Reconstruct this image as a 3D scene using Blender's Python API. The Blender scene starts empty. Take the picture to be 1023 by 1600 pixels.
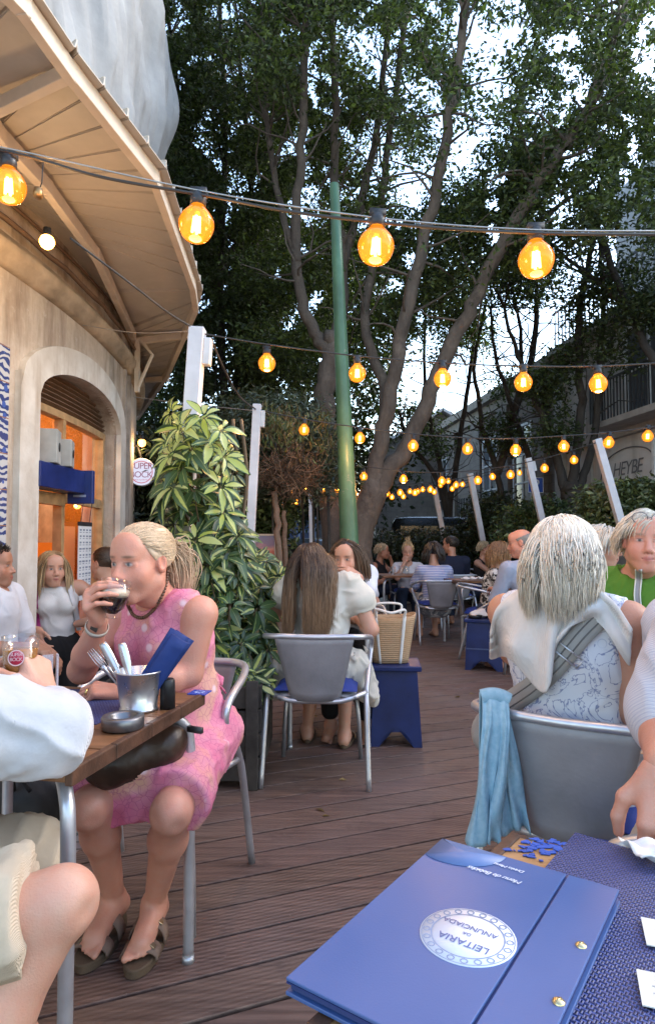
import bpy, math, random
import numpy as np
from mathutils import Vector, Matrix

S = bpy.context.scene
COL = S.collection
RAD = math.radians
rng = np.random.default_rng(11)
random.seed(11)

# ------------------------------------------------------------------ camera, sky, sun, exposure
F, PCX, PCY, CAMH = 1000.0, 511.5, 800.0, 1.2
PITCH = math.atan(45 / 1000)
cd = bpy.data.cameras.new('camera')
cam = bpy.data.objects.new('camera', cd)
COL.objects.link(cam)
cd.sensor_fit = 'VERTICAL'
cd.sensor_height = 36
cd.lens = 36 * F / 1600
cd.clip_start = 0.02
cd.clip_end = 500
cam.location = (0, 0, CAMH)
cam.rotation_euler = (math.pi / 2 + PITCH, 0, 0)
S.camera = cam

SUN_EL, SUN_AZ = 32.0, 66.0          # degrees up, degrees right of straight ahead
w = bpy.data.worlds.new('World')
S.world = w
w.use_nodes = True
nt = w.node_tree
sky = nt.nodes.new('ShaderNodeTexSky')
sky.sky_type = 'NISHITA'
sky.sun_disc = False
sky.sun_elevation = RAD(SUN_EL)
sky.sun_rotation = RAD(SUN_AZ)
sky.air_density = 1.25
sky.dust_density = 1.0
sky.ozone_density = 1.0
bg = nt.nodes['Background']
bg.inputs['Strength'].default_value = 0.15
nt.links.new(sky.outputs[0], bg.inputs[0])
ld = bpy.data.lights.new('sun', 'SUN')
ld.energy = 1.1
ld.angle = RAD(35)
ld.color = (1.0, 0.93, 0.84)
sun = bpy.data.objects.new('sun', ld)
COL.objects.link(sun)
sun.rotation_euler = (RAD(90 - SUN_EL), 0, RAD(180 - SUN_AZ))
S.view_settings.view_transform = 'Standard'
S.view_settings.look = 'None'
S.view_settings.exposure = 2.12
S.view_settings.gamma = 1
S.view_settings.use_curve_mapping = False
S.cycles.use_denoising = True
S.cycles.max_bounces = 8
S.cycles.transparent_max_bounces = 24
S.cycles.sample_clamp_indirect = 4

def ray(px, py):
    x, y = (px - PCX) / F, (PCY - py) / F
    c, s = math.cos(PITCH), math.sin(PITCH)
    return np.array([x, c - s * y, s + c * y])
def at(px, py, Y):                     # pixel of the photo at depth Y
    d = ray(px, py)
    return np.array([0, 0, CAMH]) + d * (Y / d[1])
def on(px, py, z=0.0):                 # pixel of the photo on the level z
    d = ray(px, py)
    return np.array([0, 0, CAMH]) + d * ((z - CAMH) / d[2])

# ------------------------------------------------------------------ materials
def srgb(r, g, b):
    f = lambda c: c / 12.92 if c <= 0.04045 else ((c + 0.055) / 1.055) ** 2.4
    return (f(r / 255), f(g / 255), f(b / 255))
class NT:
    def __init__(s, name):
        s.m = bpy.data.materials.new(name)
        s.m.use_nodes = True
        s.t = s.m.node_tree
        s.b = s.t.nodes['Principled BSDF']
        s.tc = None
    def n(s, typ, ins=None, **kw):
        nd = s.t.nodes.new('ShaderNode' + typ)
        for k, v in kw.items():
            setattr(nd, k, v)
        for k, v in (ins or {}).items():
            if hasattr(v, 'is_linked'):
                s.t.links.new(v, nd.inputs[k])
            else:
                nd.inputs[k].default_value = v
        return nd
    def co(s, kind='Object', scale=None, rot=None):
        if s.tc is None:
            s.tc = s.t.nodes.new('ShaderNodeTexCoord')
        o = s.tc.outputs[kind]
        if scale is not None or rot is not None:
            mp = s.n('Mapping', {'Vector': o})
            if scale is not None:
                mp.inputs['Scale'].default_value = scale if hasattr(scale, '__len__') else (scale,) * 3
            if rot is not None:
                mp.inputs['Rotation'].default_value = rot
            o = mp.outputs[0]
        return o
    def noise(s, scale, detail=3, co=None, rough=.55, dist=0):
        return s.n('TexNoise', {'Vector': co or s.co(), 'Scale': scale, 'Detail': detail, 'Roughness': rough, 'Distortion': dist}).outputs[0]
    def ramp(s, fac, stops, interp='LINEAR'):
        r = s.n('ValToRGB', {'Fac': fac})
        cr = r.color_ramp
        cr.interpolation = interp
        while len(cr.elements) < len(stops):
            cr.elements.new(0.5)
        for e, (p, c) in zip(cr.elements, stops):
            e.position = p
            e.color = (*c, 1) if len(c) == 3 else c
        return r.outputs[0]
    def mix(s, fac, a, b, mode='MIX'):
        m = s.n('Mix', data_type='RGBA', blend_type=mode)
        for sock, v in ((m.inputs[0], fac), (m.inputs[6], a), (m.inputs[7], b)):
            if hasattr(v, 'is_linked'):
                s.t.links.new(v, sock)
            elif hasattr(v, '__len__'):
                sock.default_value = (*v, 1) if len(v) == 3 else v
            else:
                sock.default_value = v
        return m.outputs[2]
    def math(s, op, a, b=0.5):
        m = s.n('Math', {0: a, 1: b}, operation=op)
        return m.outputs[0]
    def attr(s, name='Col', out='Color'):
        return s.n('Attribute', attribute_name=name).outputs[out]
    def set(s, **kw):
        for k, v in kw.items():
            k = k.replace('_', ' ')
            i = s.b.inputs[k]
            if hasattr(v, 'is_linked'):
                s.t.links.new(v, i)
            else:
                i.default_value = (*v, 1) if hasattr(v, '__len__') and len(v) == 3 and i.type == 'RGBA' else v
        return s
    def bump(s, h, strength=.3, dist=.01):
        b = s.n('Bump', {'Height': h, 'Strength': strength, 'Distance': dist})
        s.t.links.new(b.outputs[0], s.b.inputs['Normal'])
        return s

MC = {}
def mat(name, col=(.5, .5, .5), rough=.6, metal=0., var=.18, vs=7., bump=0., bs=80., spec=.4):
    """a plain paint / cloth / metal with mottled colour, uneven gloss and grain"""
    key = (name, tuple(col))
    if key in MC:
        return MC[key]
    t = NT(name)
    n = t.noise(vs, 5)
    lo = tuple(c * (1 - var) for c in col)
    hi = tuple(min(1, c * (1 + var)) for c in col)
    t.set(Base_Color=t.ramp(n, [(.3, lo), (.7, hi)]), Metallic=metal)
    t.set(Roughness=t.ramp(t.noise(vs * 2.3, 4), [(.25, (rough * .8,) * 3), (.75, (min(1, rough * 1.2),) * 3)]))
    t.b.inputs['Specular IOR Level'].default_value = spec
    if bump:
        t.bump(t.noise(bs, 3), bump, .004)
    MC[key] = t.m
    return t.m
def emit(name, col, k):
    if (name, k) in MC:
        return MC[(name, k)]
    t = NT(name)
    t.set(Base_Color=(0, 0, 0), Emission_Color=col, Emission_Strength=k)
    MC[(name, k)] = t.m
    return t.m

# ------------------------------------------------------------------ meshes
def nrm(v):
    v = np.asarray(v, float)
    return v / (np.linalg.norm(v, axis=-1, keepdims=True) + 1e-12)
def mk(name, V, Fs, m, parent=None, col=None, uv=None, smooth=True, bevel=0, local=False):
    V = np.asarray(V, np.float32).reshape(-1, 3)
    if parent is not None and not local:
        q = parent
        while q is not None:
            V = V - np.array(q.location, np.float32)
            q = q.parent
    me = bpy.data.meshes.new(name)
    Fs = [np.asarray(f, np.int32) for f in Fs if len(f)]
    me.vertices.add(len(V))
    me.vertices.foreach_set('co', V.ravel())
    tot = sum(f.size for f in Fs)
    nf = sum(len(f) for f in Fs)
    me.loops.add(tot)
    me.polygons.add(nf)
    li = np.concatenate([f.ravel() for f in Fs])
    me.loops.foreach_set('vertex_index', li)
    sizes = np.concatenate([np.full(len(f), f.shape[1]) for f in Fs])
    st = np.concatenate([[0], np.cumsum(sizes)[:-1]]).astype(np.int32)
    me.polygons.foreach_set('loop_start', st)
    me.polygons.foreach_set('use_smooth', np.full(nf, smooth))
    if col is not None:
        a = me.color_attributes.new('Col', 'FLOAT_COLOR', 'POINT')
        c = np.ones((len(V), 4), np.float32)
        c[:, :3] = col
        a.data.foreach_set('color', c.ravel())
    if uv is not None:
        u = me.uv_layers.new(name='UVMap')
        u.data.foreach_set('uv', np.asarray(uv, np.float32)[li].ravel())
    me.update(calc_edges=True)
    me.validate()
    me.materials.append(m)
    o = bpy.data.objects.new(name, me)
    COL.objects.link(o)
    if parent is not None:
        o.parent = parent
    if bevel:
        b = o.modifiers.new('bevel', 'BEVEL')
        b.width = bevel
        b.segments = 2
        b.limit_method = 'ANGLE'
    return o
def thing(name, label, cat, loc=(0, 0, 0), group=None, rotz=0):
    o = bpy.data.objects.new(name, None)
    COL.objects.link(o)
    o.location = [float(v) for v in loc]
    o.rotation_euler = (0, 0, rotz)
    return tag(o, label, cat, group)
def tag(o, label, cat, group=None):
    o['label'] = label
    o['category'] = cat
    if group:
        o['group'] = group
    return o
def structure(o):
    o['kind'] = 'structure'
    return o
def dup(o, parent=None):
    c = o.copy()
    COL.objects.link(c)
    c.parent = parent
    for ch in o.children:
        dup(ch, c)
    return c
def spline(P, n=8):
    P = np.asarray(P, float)
    if len(P) < 3:
        return P
    Q = np.vstack([2 * P[0] - P[1], P, 2 * P[-1] - P[-2]])
    out = []
    for i in range(1, len(Q) - 2):
        for k in range(n):
            t = k / n
            a, b, c, d = Q[i - 1], Q[i], Q[i + 1], Q[i + 2]
            out.append(.5 * (2 * b + (c - a) * t + (2 * a - 5 * b + 4 * c - d) * t * t + (3 * b - a - 3 * c + d) * t ** 3))
    out.append(P[-1])
    return np.array(out)
def rotz(a):
    c, s = math.cos(a), math.sin(a)
    return np.array([[c, -s, 0], [s, c, 0], [0, 0, 1]])
class MB:
    def __init__(s):
        s.V, s.Q, s.T, s.n, s.C = [], [], [], 0, []
    def add(s, V, Q=(), T=(), c=None):
        V = np.asarray(V, float).reshape(-1, 3)
        if len(Q):
            s.Q.append(np.asarray(Q) + s.n)
        if len(T):
            s.T.append(np.asarray(T) + s.n)
        s.V.append(V)
        s.C.append(np.tile(np.asarray(c if c is not None else (1, 1, 1), float), (len(V), 1)) if c is None or np.ndim(c) == 1 else np.asarray(c))
        s.n += len(V)
        return s
    def box(s, c, d, rot=None, c_=None, taper=1.0):
        d = np.asarray(d, float) / 2
        P = np.array([[x, y, z] for z in (-1, 1) for y in (-1, 1) for x in (-1, 1)], float)
        P[4:, :2] *= taper
        P = P * d
        if rot is not None:
            P = P @ (rotz(rot) if np.ndim(rot) == 0 else np.asarray(rot)).T
        return s.add(P + np.asarray(c), [[0, 2, 3, 1], [4, 5, 7, 6], [0, 1, 5, 4], [2, 6, 7, 3], [0, 4, 6, 2], [1, 3, 7, 5]], c=c_)
    def tube(s, P, r, n=10, c=None, cap=True, sm=0):
        if sm:
            k = len(P)
            P = spline(P, sm)
            if np.ndim(r):
                r = np.interp(np.linspace(0, k - 1, len(P)), np.arange(k), r)
        P = np.asarray(P, float)
        m = len(P)
        r = np.full(m, r) if np.ndim(r) == 0 else np.asarray(r, float)
        T = np.gradient(P, axis=0)
        T = nrm(T)
        ref = np.array([0, 0, 1.]) if abs(T[0, 2]) < .9 else np.array([1., 0, 0])
        a = nrm(np.cross(T[0], ref))
        th = np.linspace(0, 2 * np.pi, n, endpoint=False)
        V = []
        for i in range(m):
            a = nrm(a - T[i] * np.dot(a, T[i]))
            b = np.cross(T[i], a)
            V.append(P[i] + r[i] * (np.cos(th)[:, None] * a + np.sin(th)[:, None] * b))
        V = np.concatenate(V)
        i, j = np.meshgrid(np.arange(m - 1), np.arange(n), indexing='ij')
        i, j = i.ravel(), j.ravel()
        j2 = (j + 1) % n
        Q = np.stack([i * n + j, i * n + j2, (i + 1) * n + j2, (i + 1) * n + j], 1)
        T3 = []
        if cap:
            V = np.vstack([V, P[0], P[-1]])
            for j in range(n):
                T3 += [[m * n, (j + 1) % n, j], [m * n + 1, (m - 1) * n + j, (m - 1) * n + (j + 1) % n]]
        return s.add(V, Q, T3, c)
    def lathe(s, prof, c=(0, 0, 0), n=24, R=None, col=None, sx=1, sy=1):
        prof = np.asarray(prof, float)
        th = np.linspace(0, 2 * np.pi, n, endpoint=False)
        V = np.array([[r * math.cos(t) * sx, r * math.sin(t) * sy, z] for r, z in prof for t in th])
        if R is not None:
            V = V @ np.asarray(R).T
        m = len(prof)
        i, j = np.meshgrid(np.arange(m - 1), np.arange(n), indexing='ij')
        i, j = i.ravel(), j.ravel()
        j2 = (j + 1) % n
        return s.add(V + np.asarray(c), np.stack([i * n + j, i * n + j2, (i + 1) * n + j2, (i + 1) * n + j], 1), c=col)
    def ball(s, c, r, n=14, R=None, col=None):
        r = np.full(3, r) if np.ndim(r) == 0 else np.asarray(r, float)
        k = n // 2 + 1
        ph = np.linspace(-np.pi / 2 + .001, np.pi / 2 - .001, k)
        th = np.linspace(0, 2 * np.pi, n, endpoint=False)
        V = np.array([[math.cos(p) * math.cos(t), math.cos(p) * math.sin(t), math.sin(p)] for p in ph for t in th]) * r
        if R is not None:
            V = V @ np.asarray(R).T
        i, j = np.meshgrid(np.arange(k - 1), np.arange(n), indexing='ij')
        i, j = i.ravel(), j.ravel()
        j2 = (j + 1) % n
        return s.add(V + np.asarray(c), np.stack([i * n + j, i * n + j2, (i + 1) * n + j2, (i + 1) * n + j], 1), c=col)
    def grid(s, G, thick=0, c=None):
        """G: (m,n,3) sheet of points, optional thickness"""
        G = np.asarray(G, float)
        m, n = G.shape[:2]
        i, j = np.meshgrid(np.arange(m - 1), np.arange(n - 1), indexing='ij')
        i, j = i.ravel(), j.ravel()
        Q = np.stack([i * n + j, (i + 1) * n + j, (i + 1) * n + j + 1, i * n + j + 1], 1)
        if not thick:
            return s.add(G.reshape(-1, 3), Q, c=c)
        du, dv = np.gradient(G, axis=0), np.gradient(G, axis=1)
        N = nrm(np.cross(du, dv))
        k = m * n
        V = np.vstack([(G + N * thick / 2).reshape(-1, 3), (G - N * thick / 2).reshape(-1, 3)])
        rim = [(a * n, (a + 1) * n) for a in range(m - 1)] + [((m - 1) * n + b, (m - 1) * n + b + 1) for b in range(n - 1)] + \
              [((a + 1) * n + n - 1, a * n + n - 1) for a in range(m - 1)] + [(b + 1, b) for b in range(n - 1)]
        R = [[a, a + k, b + k, b] for a, b in rim]
        return s.add(V, np.vstack([Q, Q[:, ::-1] + k, R]), c=c)
    def poly(s, P, thick, up=(0, 0, 1), c=None):
        """flat outline P extruded by thick along up (ends as fans)"""
        P = np.asarray(P, float)
        n = len(P)
        up = np.asarray(up, float) * thick
        V = np.vstack([P, P + up, P.mean(0), P.mean(0) + up])
        Q = [[i, (i + 1) % n, n + (i + 1) % n, n + i] for i in range(n)]
        T = [[2 * n, (i + 1) % n, i] for i in range(n)] + [[2 * n + 1, n + i, n + (i + 1) % n] for i in range(n)]
        return s.add(V, Q, T, c)
    def build(s, name, m, parent=None, smooth=True, bevel=0, local=False, uv=None):
        V = np.concatenate(s.V)
        return mk(name, V, s.Q and [np.concatenate(s.Q)] + ([np.concatenate(s.T)] if s.T else []) or [np.concatenate(s.T)], m, parent,
                  np.concatenate(s.C), uv, smooth, bevel, local)
def fix(o, ang=40):
    """smooth shading with hard edges kept"""
    me = o.data
    try:
        me.set_sharp_from_angle(angle=RAD(ang))
    except Exception:
        pass
    return o
def text(name, body, size, M4, m, parent=None, align='CENTER', extrude=.0004, shear=0, space=1):
    cu = bpy.data.curves.new(name, 'FONT')
    cu.body = body
    cu.size = size
    cu.align_x = align
    cu.align_y = 'CENTER'
    cu.extrude = extrude
    cu.shear = shear
    cu.space_character = space
    o = bpy.data.objects.new(name, cu)
    COL.objects.link(o)
    me = bpy.data.meshes.new_from_object(o.evaluated_get(bpy.context.evaluated_depsgraph_get()))
    bpy.data.objects.remove(o)
    me.transform(M4)
    if parent is not None:
        q, off = parent, Vector((0, 0, 0))
        while q is not None:
            off += q.location
            q = q.parent
        me.transform(Matrix.Translation(-off))
    me.materials.clear()
    me.materials.append(m)
    o = bpy.data.objects.new(name, me)
    COL.objects.link(o)
    if parent is not None:
        o.parent = parent
    return o
def frame4(o, x, y, z):
    return Matrix(((x[0], y[0], z[0], o[0]), (x[1], y[1], z[1], o[1]), (x[2], y[2], z[2], o[2]), (0, 0, 0, 1)))
def snoise(V, scale, seed=0, octs=3):
    """cheap smooth noise from sums of rotated sines"""
    r = np.random.default_rng(seed)
    out = np.zeros(len(V))
    amp, tot = 1., 0
    for o in range(octs):
        for _ in range(4):
            d = nrm(r.normal(size=3)) * scale * (2 ** o) * r.uniform(.7, 1.3)
            q = r.normal(size=3) * scale * .5 * 2 ** o
            out += amp * np.sin(V @ d * 2 * np.pi + r.uniform(0, 6.28) + 1.5 * np.sin(V @ q * 2 * np.pi))
            tot += amp
        amp *= .5
    return out / tot * 2

# ------------------------------------------------------------------ implicit surfaces (bodies, cloth)
def nets(f, lo, h):
    s = f < 0
    c = np.zeros(tuple(d - 1 for d in f.shape), np.int8)
    sl = lambda o, d: slice(o, d - 1 + o)
    offs = [(i, j, k) for i in (0, 1) for j in (0, 1) for k in (0, 1)]
    for o in offs:
        c += s[sl(o[0], f.shape[0]), sl(o[1], f.shape[1]), sl(o[2], f.shape[2])]
    mixed = (c > 0) & (c < 8)
    idx = np.full(c.shape, -1, np.int32)
    ijk = np.argwhere(mixed)
    idx[mixed] = np.arange(len(ijk))
    acc = np.zeros((len(ijk), 3))
    cnt = np.zeros(len(ijk))
    for ax in range(3):
        for o in offs:
            if o[ax]:
                continue
            b = list(o)
            b[ax] = 1
            fa = f[ijk[:, 0] + o[0], ijk[:, 1] + o[1], ijk[:, 2] + o[2]]
            fb = f[ijk[:, 0] + b[0], ijk[:, 1] + b[1], ijk[:, 2] + b[2]]
            cr = (fa < 0) != (fb < 0)
            t = np.where(cr, fa / np.where(cr, fa - fb, 1), 0)
            p = np.tile(np.array(o, float), (len(ijk), 1))
            p[:, ax] += t
            acc += p * cr[:, None]
            cnt += cr
    V = lo + (ijk + acc / cnt[:, None]) * h
    Q = []
    for ax in range(3):
        a = [slice(None)] * 3
        b = [slice(None)] * 3
        a[ax], b[ax] = slice(0, -1), slice(1, None)
        ch = s[tuple(a)] != s[tuple(b)]
        e = np.argwhere(ch)
        u, v = (ax + 1) % 3, (ax + 2) % 3
        ok = (e[:, u] > 0) & (e[:, v] > 0) & (e[:, u] < f.shape[u] - 1) & (e[:, v] < f.shape[v] - 1)
        e = e[ok]
        q = []
        for du, dv in ((1, 1), (0, 1), (0, 0), (1, 0)):
            g = e.copy()
            g[:, u] -= du
            g[:, v] -= dv
            q.append(idx[g[:, 0], g[:, 1], g[:, 2]])
        q = np.stack(q, 1)
        neg = s[e[:, 0], e[:, 1], e[:, 2]]
        q[~neg] = q[~neg][:, ::-1]
        Q.append(q)
    Q = np.concatenate(Q)
    return V, Q[(Q >= 0).all(1)]
class SDF:
    def __init__(s, h=.008):
        s.h, s.p = h, []
    def cone(s, a, b, ra, rb=None, k=.02, op='u'):
        s.p.append(('c', np.asarray(a, float), np.asarray(b, float), ra, ra if rb is None else rb, k, op))
        return s
    def ell(s, c, r, R=None, k=.02, op='u'):
        s.p.append(('e', np.asarray(c, float), np.full(3, r) if np.ndim(r) == 0 else np.asarray(r, float), R, None, k, op))
        return s
    def cut(s, o, n):                      # removes the side n points to
        s.p.append(('p', np.asarray(o, float), nrm(n), None, None, 0, 'cut'))
        return s
    def bb(s, q):
        if q[0] == 'c':
            r = max(q[3], q[4])
            return np.minimum(q[1], q[2]) - r, np.maximum(q[1], q[2]) + r
        r = q[2].max() if q[3] is not None else q[2]
        return q[1] - r, q[1] + r
    def mesh(s):
        h = s.h
        B = [s.bb(q) for q in s.p if q[6] == 'u']
        lo = np.min([b[0] for b in B], 0) - 3 * h
        hi = np.max([b[1] for b in B], 0) + 3 * h
        dims = np.ceil((hi - lo) / h).astype(int) + 1
        f = np.full(dims, 1e3, np.float32)
        ax = [(lo[i] + np.arange(dims[i]) * h).astype(np.float32) for i in range(3)]
        for q in s.p:
            k = q[5]
            if q[0] == 'p':
                d = (ax[0] - q[1][0])[:, None, None] * q[2][0] + (ax[1] - q[1][1])[None, :, None] * q[2][1] + (ax[2] - q[1][2])[None, None, :] * q[2][2]
                np.maximum(f, d, out=f)
                continue
            a, b = s.bb(q)
            m = k + 3 * h
            i0 = np.maximum(0, np.floor((a - m - lo) / h).astype(int))
            i1 = np.minimum(dims, np.ceil((b + m - lo) / h).astype(int) + 1)
            if (i1 <= i0).any():
                continue
            sl = tuple(slice(i0[i], i1[i]) for i in range(3))
            X = (ax[0][sl[0]] - q[1][0])[:, None, None]
            Y = (ax[1][sl[1]] - q[1][1])[None, :, None]
            Z = (ax[2][sl[2]] - q[1][2])[None, None, :]
            if q[0] == 'c':
                v = q[2] - q[1]
                bb = max(float(v @ v), 1e-9)
                t = np.clip((X * v[0] + Y * v[1] + Z * v[2]) / bb, 0, 1)
                d = np.sqrt((X - t * v[0]) ** 2 + (Y - t * v[1]) ** 2 + (Z - t * v[2]) ** 2) - (q[3] + (q[4] - q[3]) * t)
            else:
                r = q[2]
                if q[3] is not None:
                    Rm = q[3]
                    X, Y, Z = (X * Rm[0, i] + Y * Rm[1, i] + Z * Rm[2, i] for i in range(3))
                k0 = np.sqrt((X / r[0]) ** 2 + (Y / r[1]) ** 2 + (Z / r[2]) ** 2)
                k1 = np.sqrt((X / r[0] ** 2) ** 2 + (Y / r[1] ** 2) ** 2 + (Z / r[2] ** 2) ** 2) + 1e-9
                d = k0 * (k0 - 1) / k1
            g = f[sl]
            if q[6] == 'u':
                if k > 0:
                    hh = np.clip(.5 + .5 * (d - g) / k, 0, 1)
                    g[...] = d + (g - d) * hh - k * hh * (1 - hh)
                else:
                    g[...] = np.minimum(g, d)
            else:
                kk = max(k, 1e-4)
                hh = np.clip(.5 - .5 * (g + d) / kk, 0, 1)
                g[...] = g + (-d - g) * hh + kk * hh * (1 - hh)
        return nets(f, lo, h)
def vnormals(V, Q):
    N = np.zeros_like(V)
    n = np.cross(V[Q[:, 2]] - V[Q[:, 0]], V[Q[:, 3]] - V[Q[:, 1]])
    for i in range(4):
        np.add.at(N, Q[:, i], n)
    return nrm(N)
# ------------------------------------------------------------------ the ground, deck, street
STREET = -0.5
def m_cobble():
    t = NT('limestone_cobbles')
    v = t.n('TexVoronoi', {'Vector': t.co(), 'Scale': 11, 'Randomness': .75}, feature='DISTANCE_TO_EDGE').outputs['Distance']
    c = t.n('TexVoronoi', {'Vector': t.co(), 'Scale': 11, 'Randomness': .75}).outputs['Color']
    base = t.mix(.35, (.42, .41, .39), c, 'MULTIPLY')
    base = t.mix(t.noise(2, 4), base, (.30, .28, .25))
    t.set(Base_Color=t.mix(t.ramp(v, [(.02, (0,) * 3), (.09, (1,) * 3)]), (.06, .055, .05), base), Roughness=.7)
    t.bump(t.ramp(v, [(0, (0,) * 3), (.15, (1,) * 3)]), .6, .01)
    return t.m
mb = MB()
mb.add([[-150, -150, STREET], [150, -150, STREET], [150, 250, STREET], [-150, 250, STREET]], [[0, 1, 2, 3]])
structure(mb.build('street', m_cobble()))

def m_deck():
    t = NT('weathered_deck_boards')
    a = RAD(21.5)
    col = t.attr()
    g = t.noise(1, 5, t.co('Object', (3, 60, 20), (0, 0, -a)))
    g2 = t.noise(1, 4, t.co('Object', (.9, .9, .9)))
    st = t.noise(5, 6, rough=.7)
    base = t.mix(t.ramp(g, [(.3, (0,) * 3), (.75, (1,) * 3)]), (.078, .046, .036), (.240, .155, .122))
    base = t.mix(.75, base, col, 'MULTIPLY')
    base = t.mix(t.ramp(g2, [(.45, (0,) * 3), (.75, (.5,) * 3)]), base, (.20, .16, .15))
    base = t.mix(t.ramp(st, [(.58, (0,) * 3), (.72, (.45,) * 3)]), base, (.03, .018, .015))
    spk = t.noise(70, 2)
    base = t.mix(t.ramp(spk, [(.70, (0,) * 3), (.76, (.5,) * 3)]), base, (.30, .25, .22))
    t.set(Base_Color=base, Roughness=t.ramp(st, [(.3, (.42,) * 3), (.7, (.68,) * 3)]))
    # fine grooves along some boards
    wv = t.n('TexWave', {'Vector': t.co('Object', None, (0, 0, -a)), 'Scale': 18, 'Distortion': 0}, wave_type='BANDS', bands_direction='Y').outputs['Fac']
    gm = t.n('SeparateColor', {0: t.attr('Col')}).outputs[0]
    gr = t.math('MULTIPLY', wv, t.ramp(gm, [(.84, (0,) * 3), (.90, (1,) * 3)]))
    t.bump(t.math('ADD', t.math('MULTIPLY', gr, .4), t.math('MULTIPLY', g, .6)), .55, .006)
    return t.m
deck = MB()
a = RAD(21.5)
D1 = np.array([math.cos(a), math.sin(a), 0])
D2 = np.array([-math.sin(a), math.cos(a), 0])
pitch = .158
o0 = on(319, 1423)                       # a seam seen in the photo
k0 = o0 @ D2
def deck_x0(y):                          # the deck's left edge
    return -1.02 + .10 * (y - 2.0)
for k in range(-40, 110):
    v = k0 + (k + .5) * pitch
    # the board's run: clipped to the deck outline at both ends
    t0 = None
    for t in np.arange(-9, 16, .02):
        p = D1 * t + D2 * v
        inside = deck_x0(p[1]) < p[0] < 7.5 and -3 < p[1] < 15.5
        if inside and t0 is None:
            t0 = t
        if t0 is not None and not inside:
            break
    if t0 is None or t - t0 < .1:
        continue
    cuts = [t0]
    while cuts[-1] < t:
        cuts.append(min(t, cuts[-1] + rng.uniform(2.2, 4.0)))
    for ci, (p, q) in enumerate(zip(cuts[:-1], cuts[1:])):
        tint = rng.uniform(.72, 1.0)
        zb = rng.uniform(-.0012, .0012)
        P = []
        for z in (-.028 + zb, zb):
            for e in (-1, 1):
                vv = v + e * (pitch - .011) / 2
                ends = [p + .002, q - .002]
                if ci == 0:                      # sawn off along the deck's left edge
                    for tt in np.arange(t0 - .6, t0 + .6, .002):
                        pt = D1 * tt + D2 * vv
                        if pt[0] > deck_x0(pt[1]):
                            ends[0] = tt
                            break
                P += [D1 * ends[0] + D2 * vv + [0, 0, z], D1 * ends[1] + D2 * vv + [0, 0, z]]
        deck.add(np.array(P), [[0, 2, 3, 1], [4, 5, 7, 6], [0, 1, 5, 4], [2, 6, 7, 3], [0, 4, 6, 2], [1, 3, 7, 5]], c=(tint, tint * rng.uniform(.93, 1), tint * rng.uniform(.92, 1)))
o = deck.build('deck', m_deck(), smooth=False, bevel=.003)
structure(o)
# the skirt and joists under the boards
mb = MB()
ys = np.linspace(-3, 15, 2)
mb.add([[deck_x0(-3) + .03, -3, -.04], [7.4, -3, -.04], [7.4, 15.4, -.04], [deck_x0(15.4) + .03, 15.4, -.04],
        [deck_x0(-3) + .03, -3, -.52], [7.4, -3, -.52], [7.4, 15.4, -.52], [deck_x0(15.4) + .03, 15.4, -.52]],
       [[0, 1, 2, 3], [0, 3, 7, 4], [2, 1, 5, 6], [3, 2, 6, 7], [1, 0, 4, 5]])
structure(mb.build('deck_frame', mat('dark_joist', (.025, .02, .018), .8), smooth=False))
mb = MB()
for y0, y1 in ((1.0, 2.4), (2.41, 3.8), (3.81, 5.2), (5.21, 6.6), (6.61, 8.0)):
    mb.box((deck_x0((y0 + y1) / 2) - .22, (y0 + y1) / 2, STREET + .06), (.30, y1 - y0 - .01, .13), -.1)
structure(mb.build('kerb', mat('pale_kerb_stone', (.42, .42, .42), .75, bump=.3), smooth=False, bevel=.01))

# ------------------------------------------------------------------ the round kiosk building on the left
KC, KR = np.array([-11.45, 5.1]), 9.5
def kp(phi, r=0, z=0):
    return np.array([KC[0] + (KR + r) * math.cos(phi), KC[1] + (KR + r) * math.sin(phi), z])
def phi_y(y):
    return math.asin((y - KC[1]) / KR)
def m_plaster():
    t = NT('stained_limestone')
    n = t.noise(3, 6, rough=.65)
    st = t.noise(1, 5, t.co('Object', (3.2, 3.2, .55)), .72)          # rain streaks run down the wall
    base = t.ramp(n, [(.25, (.34, .275, .215)), (.5, (.50, .42, .34)), (.75, (.62, .55, .48))])
    base = t.mix(t.ramp(st, [(.46, (0,) * 3), (.70, (.85,) * 3)]), base, (.17, .115, .08))
    base = t.mix(t.ramp(t.noise(14, 5, rough=.75), [(.60, (0,) * 3), (.75, (.55,) * 3)]), base, (.66, .60, .54))
    t.set(Base_Color=base, Roughness=.85)
    t.bump(t.math('ADD', n, t.noise(40, 4)), .5, .012)
    return t.m
PL = m_plaster()
kiosk = thing('corner_building', 'round stained stone cafe building with an arched door and window at the left', 'building', kp(0, 0, STREET))
PD0, PD1 = phi_y(4.30), phi_y(6.02)
ZS, ZA = 2.20, 2.47
def arch(p):
    u = (p - (PD0 + PD1) / 2) / ((PD1 - PD0) / 2)
    return ZS + (ZA - ZS) * (1 - u * u) ** .5 if abs(u) < 1 else ZS
wall = MB()
ZT = 3.9
def strip(p0, p1, z0f, z1f, n, r=0.):
    G = np.array([[kp(p, r, z) for z in (z0f(p), z1f(p))] for p in np.linspace(p0, p1, n)])
    wall.grid(G)
strip(phi_y(-1.5), PD0, lambda p: STREET, lambda p: ZT, 30)
strip(PD1, phi_y(13.3), lambda p: STREET, lambda p: ZT, 50)
strip(PD0, PD1, arch, lambda p: ZT, 40)
for p in (PD0, PD1):                                           # the reveals
    wall.grid(np.array([[kp(p, r, z) for z in (STREET, ZS)] for r in (0, -.22)]))
wall.grid(np.array([[kp(p, r, arch(p)) for r in (0, -.22)] for p in np.linspace(PD0, PD1, 40)]))
wall.build('wall', PL, kiosk)
tr = MB()                                                      # raised surround of the opening
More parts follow.
